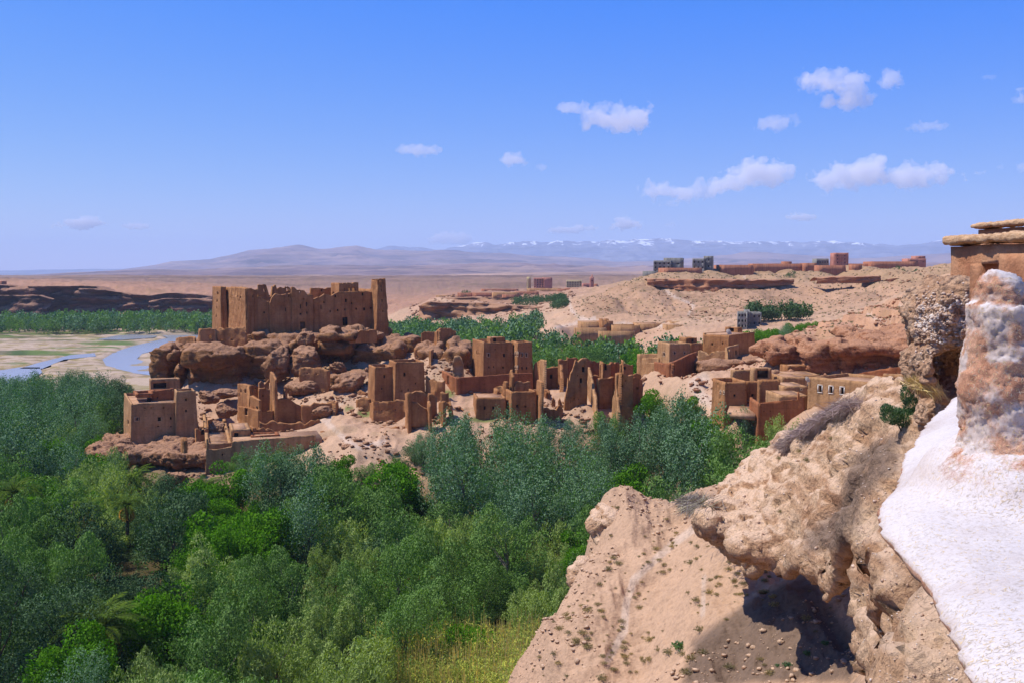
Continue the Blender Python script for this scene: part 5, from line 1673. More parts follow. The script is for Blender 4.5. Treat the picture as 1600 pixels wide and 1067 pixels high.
for k, (p0, p1, D_, yaw_, pyt, zb_) in enumerate([(1220, 1262, 124, 2, 589, 12), (1224, 1280, 128.5, 2, 585, 12), (1222, 1262, 118, 3, 603, 11), (1216, 1262, 113, 3, 617, 11)]):
    rect('roof_step', None, (p0 + 2, D_), yaw_, p0, p1, pyt, zb_, parent=r, batter=0.0, drop=0.04, mat='earth_tan', depth=5.0, F_=[(1252, pyt + 5, 1.8, 2.2, 'f')] if k == 2 else ())
r = rect('house', 'plain tan house with three white-framed windows facing the trees, right village', (1263, 112), -50, 1262, 1377, 589, F_=[(1280.5, 607, 5.6, 10, 'F'), (1297.5, 608.5, 5.6, 10, 'F'), (1315, 610, 5.6, 10, 'F')], batter=0.012, mat='earth_tan', rough=0.02, drop=0.35, depth=8, zb=9,
         width=9.4, topF=[(1263, 588), (1320, 593), (1377, 599)])
rect('annex', None, (1380, 110), -25, 1378, 1412, 584.5, 12, parent=r, batter=0.0, mat='earth_tan', rough=0.02, drop=0.4)
traced('wall', 'long sloping yard wall behind the three-window house', [((1335, 126), (1420, 122), [(1335, 585), (1372, 577), (1420, 572)], [], {})], cat='wall', mat='earth_red', ragged=0.02)
traced('wall', 'low red wall running along the foot of the layered spur', [((1262, 131), (1340, 128), [(1262, 590), (1300, 588), (1340, 585)], [], {})], cat='wall', mat='earth_red', ragged=0.05)

# satellite dishes
def dish(px, py, D, r_, label):
    bm = bmesh.new()
    rings = []
    for k in range(6):
        q = k / 5
        rr = r_ * q
        yy = 0.25 * r_ * q * q
        rings.append([bm.verts.new((rr * math.cos(a), -0.02 - (0.25 * r_ - yy) * -1, rr * math.sin(a))) for a in [2 * math.pi * i / 20 for i in range(20)]] if k else [bm.verts.new((0, 0.0, 0))])
    for i in range(20):
        bm.faces.new((rings[0][0], rings[1][i], rings[1][(i + 1) % 20]))
        for k in range(1, 5):
            bm.faces.new((rings[k][i], rings[k + 1][i], rings[k + 1][(i + 1) % 20], rings[k][(i + 1) % 20]))
    bmesh.ops.solidify(bm, geom=bm.faces[:], thickness=0.03)
    me = bpy.data.meshes.new('dish'); bm.to_mesh(me); bm.free(); me.materials.append(M['white'])
    c = P(px, py, D)
    rt = root('satellite_dish', label, 'satellite dish', tuple(c))
    o = link('dish', me, rt); o.rotation_euler = (0.5, 0, 0.5 + math.pi)
    bm = bmesh.new()
    bmesh.ops.create_cone(bm, segments=8, radius1=0.04, radius2=0.04, depth=r_ * 2.4, matrix=Matrix.Translation((0, 0.12, -r_ * 0.9)))
    bmesh.ops.create_cone(bm, segments=6, radius1=0.02, radius2=0.02, depth=r_ * 1.1, matrix=Matrix.Translation((0, -0.3 * r_, -0.3 * r_)) @ Matrix.Rotation(1.0, 4, 'X'))
    me = bpy.data.meshes.new('mast'); bm.to_mesh(me); bm.free(); me.materials.append(M['grey'])
    link('mast', me, rt)
dish(1139, 519, 166.5, 0.55, 'round white satellite dish on the roof of the square flat-roofed house')
dish(1262, 592, 108.6, 0.33, 'white satellite dish at the roof corner of the three-window house')

# ---- far buildings
def far(name, label, px0, px1, pyt, pyb, D, mat, depth, rows=0, cols=0, ww=1.6, wh=1.8, yaw=6, cat='building', group=None, parent=None, drop=0.3, t=0.35, top_pad=2.5, side=0, pxc=None, wk='w'):
    hs = []
    pc = pxc if pxc is not None else px0 + 1
    for i in range(rows):
        for j in range(cols):
            hs.append((pc + (px1 - pc) * (j + 0.5) / cols, pyt + top_pad + (pyb - pyt - top_pad) * (i + 0.35) / rows, ww, wh, wk))
    xg = (pc - 800) / F * D
    return rect(name, label, (pc, D), yaw, px0, px1, pyt, min(pz(pyb, D), gz(xg, D), gz(xg, D + depth)) - 1.5, F_=hs, mat=mat, parent=parent, cat=cat, group=group, depth=depth, batter=0.0, cell=2.5, rough=0.05, ragged=0.0, drop=drop, t=t, roofmat='roof')

r = far('building', 'grey unfinished block building, leftmost on the right plateau edge', 1020, 1048, 407.5, 428, 505, 'grey', 14, 3, 4, 2.6, 3.0, yaw=-12)
far('annex', None, 1036, 1067, 403.5, 425, 513, 'grey', 12, 1, 2, 3, 2, yaw=-12, parent=r)
far('annex', None, 1003, 1026, 424, 431, 498, 'grey', 6, yaw=-8, parent=r)
r = far('building', 'grey concrete building with square window holes, second on the right plateau edge', 1081, 1101, 404.5, 424, 512, 'grey', 10, 2, 3, 2.4, 2.6, yaw=-10)
far('annex', None, 1099, 1115, 400.5, 423, 516, 'grey', 9, 2, 1, 2, 3, yaw=-10, parent=r)
far('wall_enclosure', 'brown compound wall below the two grey plateau buildings', 1037, 1097, 419, 430, 492, 'far_red', 12, yaw=6, cat='wall')
far('building', 'grey-blue unfinished building among trees at the foot of the right hillside', 1151, 1168, 488, 515, 282, 'grey', 6, 3, 3, 2.8, 3.6, yaw=-14)
r = far('building', 'grey-blue two-storey block behind the unfinished one in the trees', 1166, 1190, 488.5, 512, 287, 'grey', 7, 2, 3, 2.4, 3.2, yaw=-8)
far('tower', None, 1163, 1172, 484.5, 500, 285, 'grey', 4, 1, 1, 2.4, 3.2, yaw=-8, parent=r)
far('wall_enclosure', 'long low red compound wall in the middle of the right plateau', 1125, 1178, 414.5, 422, 515, 'far_red', 14, yaw=3, cat='wall')
far('house', 'low red farm building in the middle of the right plateau', 1176, 1256, 412.5, 419, 525, 'far_red', 10, 0, 0, yaw=2, cat='house')
far('house', 'small red room rising over the long plateau wall', 1224, 1237, 409, 415, 535, 'far_red', 5, yaw=2, cat='house')
far('wall_enclosure', 'red wall left of the small grey store on the plateau', 1256, 1276, 411.5, 417, 522, 'far_red', 8, yaw=2, cat='wall')
far('building', 'small grey store with dark openings next to the pink block on the plateau', 1275, 1295, 404.5, 416, 530, 'grey', 7, 1, 5, 1.6, 2, yaw=2)
far('building', 'pink three-storey block standing alone on the right plateau', 1302, 1326, 395.5, 414, 520, 'pink', 9, 3, 2, 1.6, 2, yaw=-6)
r = far('house', 'broken red walls in front of the plateau by the pink block', 1278, 1322, 415, 421, 505, 'far_red', 6, yaw=4, cat='ruined house')
far('house', 'low red hut right of the pink block', 1331, 1347, 414, 420, 505, 'far_red', 5, yaw=2, cat='house')
far('wall_enclosure', 'long dark red compound wall at the right of the plateau', 1361, 1432, 409, 415, 530, 'far_red', 12, yaw=2, cat='wall')
far('building', 'small pink building at the far right of the plateau', 1418, 1447, 404.5, 414, 540, 'pink', 8, 1, 3, 1.4, 1.6, yaw=2)
far('tower', 'pink upper block at the far right of the plateau', 1430, 1446, 400.5, 408, 545, 'pink', 6, 1, 1, 1.4, 1.6, yaw=2, cat='building')
far('wall_enclosure', 'short red wall between the pink block and the long dark compound wall', 1320, 1360, 412.5, 415.5, 535, 'far_red', 5, yaw=2, cat='wall')

# town in the centre distance
r = far('building', 'pink four-storey block in the distant town, tallest of its row', 833, 850, 434.5, 450, 870, 'pink', 12, 4, 4, 2.2, 1.8, yaw=-10)
far('annex', None, 849, 863, 434, 450, 868, 'pink', 12, 0, 0, yaw=6, parent=r)
far('tower', 'yellow tower at the left end of the distant town', 822, 829, 433, 449, 880, 'yellow', 5, yaw=-6, cat='tower')
far('building', 'pale yellow apartment block right of the pink one in the distant town', 884, 909, 438, 450, 900, 'yellow', 10, 3, 6, 1.8, 1.6, yaw=-6)
far('building', 'pink house beside the minaret in the distant town', 910, 926, 443, 453, 880, 'pink', 8, 1, 3, 1.4, 1.8, yaw=4)
r = far('minaret', 'slim pink minaret of the distant town', 921.5, 928, 433, 456, 870, 'pink', 4, 2, 1, 1.6, 2, yaw=4, cat='minaret')
far('lantern', None, 923.5, 926, 429.5, 435, 871, 'pink', 1.6, yaw=4, parent=r)
far('house', 'brown house at the right foot of the minaret', 927, 934, 444, 452, 880, 'far_red', 6, yaw=4, cat='house')
rs = random.Random(5)
names = ['long low mud house with a pale roof at the left end of the distant village', 'low mud house second from the left in the distant village', 'mud house with a dark recess behind the rock outcrop', 'long pale-roofed mud house above the middle of the rock outcrop',
         'square mud house right of the long pale-roofed one', 'low mud house under the pink block', 'stretched mud wall below the yellow tower', 'small mud house near the distant track', 'mud house in front of the pale yellow block', 'low mud house left of the minaret', 'mud house at the back of the distant village']
for k, (a0, a1, pt, pb, D_) in enumerate([(680, 718, 462, 468, 640), (714, 742, 458, 469, 620), (738, 772, 458, 468, 615), (770, 812, 457.5, 467, 605), (785, 806, 461, 470, 590), (806, 842, 456, 465, 640), (822, 876, 451, 456, 760), (870, 886, 452, 459, 740), (884, 912, 450.5, 456, 780), (888, 916, 456, 462, 700), (752, 810, 452, 456, 820)]):
    far('house', names[k], a0, a1, pt, pb, D_, 'far_red' if k % 3 else 'earth_tan', 9, 0, 0, yaw=rs.uniform(-6, 8), cat='house', group='low mud houses of the distant village', drop=0.1)
# farm compound at the foot of the hillside
r = far('house', 'flat farm house with two roof rooms, foot of the hillside beyond the green valley', 907, 958, 503, 514, 318, 'earth_tan', 8, 0, 0, yaw=4, cat='house', drop=0.1)
far('roof_room', None, 937, 943, 498.5, 505, 322, 'earth', 3, 0, 0, yaw=4, parent=r)
far('roof_room', None, 945, 951, 498.5, 505, 322, 'earth', 3, 0, 0, yaw=4, parent=r)
far('annex', None, 940, 958, 502, 512, 316, 'earth', 4, 0, 0, yaw=20, parent=r)
far('wall_enclosure', 'pale-topped garden wall left of the farm compound', 897, 948, 513, 519, 305, 'earth_tan', 3, yaw=2, cat='wall')
far('wall_enclosure', 'farm compound walls right of the flat farm house', 957, 1000, 509, 516, 312, 'earth_tan', 10, yaw=2, cat='wall', drop=0.8)
far('house', 'long low farm building with two pale roof lines, right part of the compound', 995, 1034, 506, 514, 316, 'earth_tan', 9, yaw=2, cat='house', drop=0.2)
far('wall_enclosure', 'lower pale wall in front of the farm compound', 935, 992, 518, 523, 296, 'earth_tan', 2, yaw=2, cat='wall')
far('wall_enclosure', 'low farm wall on the right of the compound by the path', 1049, 1092, 503, 510, 310, 'earth_tan', 8, yaw=2, cat='wall', drop=0.8)
far('house', 'pale flat farm house with a dark doorway, right of the compound by the path', 1088, 1117, 498, 509, 318, 'earth_tan', 8, 1, 1, 6, 4, yaw=2, cat='house', drop=0.1)
far('house', 'flat-roofed farm building half hidden by trees left of the square house', 1040, 1068, 508, 515, 300, 'earth_tan', 6, yaw=2, cat='house', drop=0.1)
far('house', 'small hut on the far left cliff top', -3, 5, 439.5, 447, 690, 'far_red', 5, yaw=2, cat='house')

# ---- the near house at the end of our terrace
def near_house():
    r = root('house', 'near mud house with thick straw eaves at the top right', 'house')
    def face(px0, D0, px1, D1, row):
        zt = pz(row, D0)
        A = PX(px0, D0, zt)[:2]; B = PX(px1, D1, zt)[:2]
        return A, B, zt
    def eave(px0, D0, px1, D1, row, th, over, dep, seed):
        A, B, zt = face(px0, D0, px1, D1, row)
        L = np.linalg.norm(B - A); d = (B - A) / L; n = np.array([d[1], -d[0]])
        hz = th / 2
        c = (A + B) / 2 + n * (over - dep) / 2
        ext = np.array([abs(d[0]) * L / 2 + 0.6, abs(d[1]) * L / 2 + 0.8])
        lo = (c[0] - ext[0], c[1] - ext[1], zt - th - 0.15); hi = (c[0] + ext[0], c[1] + ext[1], zt + 0.2)
        h = 0.04
        p = grid_pts(lo, hi, h)
        f = sd_box(p, (c[0], c[1], zt - hz), (L / 2, (dep + over) / 2, hz), 0.05, math.atan2(d[1], d[0]))
        f = f + 0.02 * fbm(p.reshape(-1, 3) / 0.5, 3, seed).reshape(p.shape[:-1])
        link('eave', rock_mesh('eave', f, lo, h, M['straw_roof'], 0.018, 0.16, seed, amp2=0.014, sc2=0.07), r)
    def box_wall(px0, D0, px1, D1, row, zb, dep):
        A, B, zt = face(px0, D0, px1, D1, row)
        SEED[0] += 7
        wall(A, B, zb, zt, t=0.4, mat='near_earth', parent=r, cell=0.13, rough=0.035, seed=SEED[0])
        SEED[0] += 7
        wall(A * (1 + dep / D0) + np.array([0.1, 0]), A, zb, zt, t=0.4, mat='near_earth', parent=r, cell=0.15, rough=0.035, seed=SEED[0])
    box_wall(1487, 20, 1760, 15.4, 386, 31.0, 6)
    eave(1482, 20.1, 1760, 15.4, 371, 0.15, 0.17, 0.5, 5)
    box_wall(1528, 24, 1760, 19.2, 360, 32.5, 5)
    eave(1523, 24.1, 1760, 19.2, 350.5, 0.11, 0.16, 0.5, 6)
near_house()
# ------------------------------------------------------------------ vegetation
def mat_leaf(name, c1, c2, back, var=0.25, trans=0.35, sat=1.0, big=0.3):
    t = NT(name)
    geo = t.n('ShaderNodeNewGeometry')
    oi = t.n('ShaderNodeObjectInfo')
    c = t.mix(geo.outputs['Random Per Island'], (c1[0], c1[1], c1[2] * 0.8, 1), (c2[0], c2[1], c2[2] * 0.8, 1))
    # each tree has its own tint
    c = t.mix(1.0, c, t.ramp(oi.outputs['Random'], [(0.0, (0.86 - var, 0.95 - var, 1.0 - var * 0.6, 1)), (0.5, (1.12, 1.12, 1.0, 1)), (1.0, (1.5 + var, 1.35 + var * 0.6, 1.0, 1))]), 'MULTIPLY')
    nz = t.noise(t.co(), big, 3, 0.6)
    c = t.mix(1.0, c, t.ramp(nz, [(0.35, g(0.78)), (0.65, g(1.2))]), 'MULTIPLY')
    c = t.mix(geo.outputs['Backfacing'], c, back)
    df = t.n('ShaderNodeBsdfDiffuse')
    tr = t.n('ShaderNodeBsdfTranslucent')
    mx = t.n('ShaderNodeMixShader')
    t.l(c, df.inputs[0])
    tc = t.mix(1.0, c, (1.0, 1.15, 0.55, 1), 'MULTIPLY')
    t.l(tc, tr.inputs[0])
    mx.inputs[0].default_value = trans
    t.l(df.outputs[0], mx.inputs[1])
    t.l(tr.outputs[0], mx.inputs[2])
    out = [n for n in t.t.nodes if n.type == 'OUTPUT_MATERIAL'][0]
    t.l(mx.outputs[0], out.inputs[0])
    return t.m

ML = {
    'poplar': mat_leaf('poplar_leaves', C(56, 100, 50), C(84, 124, 66), C(122, 150, 112), 0.25, 0.25),
    'willow': mat_leaf('willow_leaves', C(64, 104, 42), C(102, 138, 58), C(116, 146, 78), 0.28, 0.25),
    'fruit': mat_leaf('fruit_tree_leaves', C(62, 112, 18), C(92, 140, 26), C(92, 136, 36), 0.22, 0.3),
    'tamarisk': mat_leaf('tamarisk_leaves', C(110, 136, 60), C(152, 170, 86), C(150, 168, 96), 0.15, 0.25),
    'dark': mat_leaf('olive_leaves', C(38, 70, 38), C(64, 94, 50), C(94, 118, 80), 0.25, 0.2),
    'palm': mat_leaf('palm_leaves', C(58, 84, 40), C(92, 112, 50), C(104, 122, 62), 0.15),
    'palm_dry': mat_leaf('dry_palm_leaves', C(150, 112, 62), C(178, 140, 84), C(170, 130, 80), 0.1),
    'reed': mat_leaf('reed_leaves', C(120, 142, 72), C(176, 172, 96), C(164, 166, 104), 0.1),
    'plume': mat_leaf('reed_plumes', C(196, 170, 112), C(214, 190, 136), C(206, 180, 126), 0.1),
    'scrub': mat_leaf('grey_scrub', C(136, 118, 92), C(158, 140, 114), C(150, 136, 110), 0.05),
    'bush': mat_leaf('dark_bush_leaves', C(62, 92, 66), C(92, 122, 88), C(110, 136, 104), 0.2),
    'dry': mat_leaf('dry_twigs', C(150, 128, 128), C(176, 150, 146), C(160, 138, 136), 0.1, trans=0.05),
    'greydry': mat_leaf('grey_twigs', C(120, 112, 108), C(160, 150, 142), C(140, 130, 124), 0.1, trans=0.05),
    'straw_pale': mat_leaf('pale_straw', C(186, 168, 150), C(206, 190, 172), C(190, 174, 156), 0.05, trans=0.1),
    'straw': mat_leaf('straw', C(206, 176, 126), C(228, 204, 158), C(216, 188, 140), 0.1, trans=0.1),
}

def leaf_quads(pos, nrm, axis, length, width):
    """diamond leaves; returns verts (n*4,3), faces"""
    n = len(pos)
    ax = axis / np.maximum(np.linalg.norm(axis, axis=1), 1e-6)[:, None]
    sd = np.cross(nrm, ax)
    sd /= np.maximum(np.linalg.norm(sd, axis=1), 1e-6)[:, None]
    L = np.asarray(length).reshape(-1, 1) * 0.5
    Wd = np.asarray(width).reshape(-1, 1) * 0.5
    v = np.stack([pos - ax * L, pos + sd * Wd - ax * L * 0.1, pos + ax * L, pos - sd * Wd - ax * L * 0.1], 1)
    f = np.arange(n * 4).reshape(n, 4)
    return v.reshape(-1, 3), f

def crown_points(kind, H, R, nl, rs):
    """positions, outward normals, axes of the leaves of one crown"""
    pos, nrm, axs = [], [], []
    if kind == 'poplar':
        ncl, up, el, cr = 30, 1.0, 2.2, 0.125
    elif kind == 'fruit':
        ncl, up, el, cr = 30, 0.25, 0.85, 0.20
    elif kind == 'willow':
        ncl, up, el, cr = 32, 0.6, 1.3, 0.14
    elif kind == 'tamarisk':
        ncl, up, el, cr = 36, 1.1, 2.0, 0.12
    else:
        ncl, up, el, cr = 32, 0.4, 1.0, 0.155
    base = 0.22 * H if kind != 'tamarisk' else 0.05 * H
    lob = rs.normal(size=(5, 3)) * np.array([R * 0.42, R * 0.42, H * 0.14])
    cs = []
    for i in range(ncl):
        for _ in range(30):
            d = rs.normal(size=3)
            d /= np.linalg.norm(d)
            rr = rs.uniform(0.45, 1.0) ** 0.5
            c = np.array([d[0] * R * rr, d[1] * R * rr, base + (H - base) * (0.5 + 0.5 * d[2] * rr)])
            c = c + lob[rs.randint(5)] * 0.7
            if c[2] > base * 0.7 and c[2] < H * 1.04:
                hh = (c[2] - base) / (H - base)
                lim = R * (1.0 - 0.45 * max(0, hh - 0.35) / 0.65) * 1.1
                if math.hypot(c[0], c[1]) < lim:
                    break
        cs.append(c)
    cs = np.array(cs)
    w = rs.uniform(0.5, 1.5, ncl)
    cnt = (w / w.sum() * nl).astype(int)
    for c, k in zip(cs, cnt):
        out = np.array([c[0], c[1], (c[2] - H * 0.5) * 0.8 + 0.4 * R])
        out /= np.linalg.norm(out) + 1e-6
        ax = out * 0.6 + np.array([0, 0, up]) + rs.normal(size=3) * 0.22
        ax /= np.linalg.norm(ax)
        r = cr * H * rs.uniform(0.7, 1.25)
        q = rs.normal(size=(k, 3))
        q /= np.linalg.norm(q, axis=1)[:, None]
        rad = rs.uniform(0.35, 1.0, (k, 1)) ** 0.4
        loc = q * rad
        # stretch along the axis, taper to a tip
        al = loc @ ax
        perp = loc - al[:, None] * ax
        taper = 1 - 0.45 * np.clip(al, 0, 1) * (1 if el > 1 else 0.3)
        p = c + (perp * taper[:, None] + al[:, None] * ax * el) * r
        nr = q + ax * 0.2 + out * 0.55 + rs.normal(size=(k, 3)) * 0.55
        nr /= np.linalg.norm(nr, axis=1)[:, None]
        a = ax + rs.normal(size=(k, 3)) * 0.5
        pos.append(p); nrm.append(nr); axs.append(a)
    return np.concatenate(pos), np.concatenate(nrm), np.concatenate(axs), cs

def tube(pts, rad, n=6):
    V, Fc = [], []
    pts = [np.asarray(p, float) for p in pts]
    for i, p in enumerate(pts):
        d = pts[min(i + 1, len(pts) - 1)] - pts[max(i - 1, 0)]
        d = d / (np.linalg.norm(d) + 1e-9)
        s = np.cross(d, [0.3, 1, 0.1]); s /= np.linalg.norm(s) + 1e-9
        u = np.cross(s, d)
        for k in range(n):
            a = 2 * math.pi * k / n
            V.append(p + rad[i] * (math.cos(a) * s + math.sin(a) * u))
    for i in range(len(pts) - 1):
        for k in range(n):
            a = i * n + k; b = i * n + (k + 1) % n
            Fc.append((a, b, b + n, a + n))
    return V, Fc

def make_tree_meshes(kind, H, R, nl, leaf, seed):
    rs = np.random.RandomState(seed)
    pos, nrm, axs, cs = crown_points(kind, H, R, nl, rs)
    asp = {'poplar': 0.62, 'willow': 0.38, 'fruit': 0.7, 'tamarisk': 0.28, 'dark': 0.5}[kind]
    L = leaf * rs.uniform(0.7, 1.3, len(pos))
    v, f = leaf_quads(pos, nrm, axs, L, L * asp)
    crown = mesh_from('crown', v, f, ML[kind])
    V, Fc = [], []
    top = np.array([0, 0, H * 0.62])
    lean = rs.normal(size=3) * 0.2; lean[2] = 0
    def add(p, r):
        a, b = tube(p, r)
        o = len(V)
        V.extend(a); Fc.extend([tuple(i + o for i in q) for q in b])
    add([(0, 0, -0.6), lean * 0.4 + (0, 0, H * 0.2), lean + top * 0.6, lean + top], [H * 0.022, H * 0.018, H * 0.013, H * 0.006])
    for c in cs[rs.permutation(len(cs))[:12]]:
        s = lean * 0.6 + np.array([0, 0, min(c[2] * 0.6, H * 0.5)])
        m = (s + c) / 2 + rs.normal(size=3) * 0.15
        add([s, m, c], [H * 0.009, H * 0.006, H * 0.002])
    trunk = mesh_from('trunk', V, Fc, M['pale_bark' if kind in ('poplar', 'willow') else 'bark'], True)
    return trunk, crown

KIND = {  # H, R, leaf
    'poplar': (10.5, 2.7, 0.21), 'willow': (8.5, 3.2, 0.30), 'fruit': (6.2, 2.9, 0.26), 'tamarisk': (6.5, 2.7, 0.30), 'dark': (8.0, 3.1, 0.24)}
NAMES = {'poplar': 'poplar_tree', 'willow': 'willow_tree', 'fruit': 'fruit_tree', 'tamarisk': 'tamarisk_tree', 'dark': 'olive_tree'}
PROTO = {}
for i_, (k_, (H_, R_, lf_)) in enumerate(KIND.items()):
    PROTO[k_] = {'near': [make_tree_meshes(k_, H_, R_, 15000 if k_ != 'tamarisk' else 17000, lf_ * 0.72, 10 * i_ + s_) for s_ in range(2)],
                 'mid': [make_tree_meshes(k_, H_, R_, 6500, lf_ * 1.05, 10 * i_ + 3 + s_) for s_ in range(3)]}

ENV_F = [(-300, 600), (0, 600), (90, 588), (150, 650), (165, 700), (200, 738), (285, 748), (345, 750), (352, 708), (400, 698), (500, 700), (505, 716), (545, 712), (570, 722), (600, 716), (630, 706), (645, 690), (690, 662), (715, 652), (740, 645), (780, 650), (860, 655),
         (930, 648), (985, 640), (1005, 610), (1030, 590), (1060, 600), (1100, 632), (1125, 652), (1160, 640), (1235, 650), (1260, 680)]
def env_row(px, y):
    if y < 175 and px < 1000 or y < 172 and px >= 1000:
        return float(np.interp(px, *zip(*ENV_F)))
    if px < 250:
        return float(np.interp(px, [-300, 0, 60, 120, 190, 215, 250], [590, 592, 588, 582, 584, 640, 700]))
    if px < 600:
        return 900.0
    return float(np.interp(px, [600, 640, 700, 760, 850, 880, 900, 960, 1100, 1180, 1290], [480, 486, 495, 485, 470, 480, 505, 524, 512, 512, 502]))

HOT = [  # patches by kind: (px, row, radius px, kind)
    (110, 705, 70, 'fruit'), (60, 745, 50, 'fruit'), (360, 800, 85, 'fruit'), (430, 775, 60, 'fruit'), (300, 830, 50, 'fruit'), (650, 722, 45, 'fruit'), (560, 720, 40, 'fruit'), (1060, 615, 45, 'fruit'), (1095, 650, 40, 'fruit'), (975, 745, 45, 'fruit'), (900, 830, 40, 'fruit'),
    (80, 640, 150, 'poplar'), (200, 620, 60, 'dark'), (760, 700, 90, 'poplar'), (880, 720, 110, 'poplar'), (1000, 690, 80, 'poplar'), (1080, 720, 60, 'poplar'), (820, 780, 70, 'poplar'), (470, 745, 70, 'poplar'), (540, 770, 60, 'willow'),
    (1190, 680, 50, 'tamarisk'), (1150, 720, 50, 'willow'), (700, 870, 90, 'willow'), (850, 850, 60, 'tamarisk'), (600, 900, 80, 'willow'), (820, 940, 60, 'tamarisk'), (480, 1010, 130, 'tamarisk'), (560, 860, 70, 'tamarisk'), (150, 780, 70, 'tamarisk'), (700, 830, 60, 'tamarisk'), (400, 900, 90, 'willow'),
    (180, 860, 80, 'dark'), (250, 800, 60, 'dark'), (60, 980, 110, 'dark'), (330, 980, 80, 'willow'), (60, 860, 80, 'willow'), (200, 940, 60, 'dark'), (300, 880, 60, 'tamarisk'),
    (1000, 550, 90, 'fruit'), (900, 545, 80, 'willow'), (1100, 530, 60, 'fruit'), (1230, 508, 60, 'fruit'), (760, 520, 80, 'poplar'), (660, 520, 60, 'willow'), (830, 500, 60, 'dark')]

def region_phrase(px, row, y):
    if y > 190 and px < 260: return 'in the grove by the river bed'
    if y > 185: return 'in the valley behind the village rock' if px < 1120 else 'near the grey-blue building'
    if px >= 1120: return 'between the right village and the bare shoulder'
    if px >= 1000: return 'between the village rock and the right village'
    if row < 760:
        if px < 150: return 'left of the tall tan house'
        if px < 350: return 'under the tall tan house'
        if px < 520: return 'in front of the long low house'
        if px < 700: return 'below the bare slope'
        if px < 850: return 'below the pair of small houses'
        return 'below the jagged gable ruin'
    cols = ['at the left edge', 'left of centre', 'in the middle', 'towards the rocky shoulder']
    c = cols[min(3, max(0, int(px // 230)))]
    if row < 850: return 'halfway down the grove, ' + c
    if row < 950: return 'low in the grove, ' + c
    return 'along the bottom of the grove, ' + c

DESC = {'poplar': 'silver-green poplar', 'willow': 'loose green willow', 'fruit': 'bright green fruit tree', 'tamarisk': 'feathery pale tamarisk', 'dark': 'dense dark tree'}

ORD = ['leftmost', 'second from left', 'third from left', 'fourth from left', 'fifth from left', 'sixth from left', 'seventh from left', 'eighth from left', 'ninth from left', 'tenth from left', 'eleventh from left', 'twelfth from left']
def number_labels(items):
    """items: (object, photo column, base label); spreads a shared label over its things in photo order"""
    by = {}
    for o, px, row, base in items:
        by.setdefault(base, []).append((px, row, o))
    for base, l in by.items():
        l.sort(key=lambda q: q[0])
        n = len(l)
        if n == 1:
            l[0][2]['label'] = base
            continue
        if n <= 12:
            for k, (px, row, o) in enumerate(l):
                o['label'] = base + ', ' + ('rightmost' if k == n - 1 else ORD[k])
            continue
        # too many for one row: upper, middle and lower ranks
        rows = sorted(q[1] for q in l)
        nb = min(9, (n + 11) // 12)
        names = ['back rank', 'second rank', 'third rank', 'fourth rank', 'fifth rank', 'sixth rank', 'seventh rank', 'eighth rank'][:nb - 1] + ['front rank']
        l.sort(key=lambda q: q[1])
        for j in range(nb):
            m = sorted(l[j * n // nb:(j + 1) * n // nb], key=lambda q: q[0])
            for k, (px, row, o) in enumerate(m):
                o['label'] = base + ', ' + names[j] + ', ' + ('rightmost' if k == len(m) - 1 and len(m) > 1 else ORD[min(k, 11)])

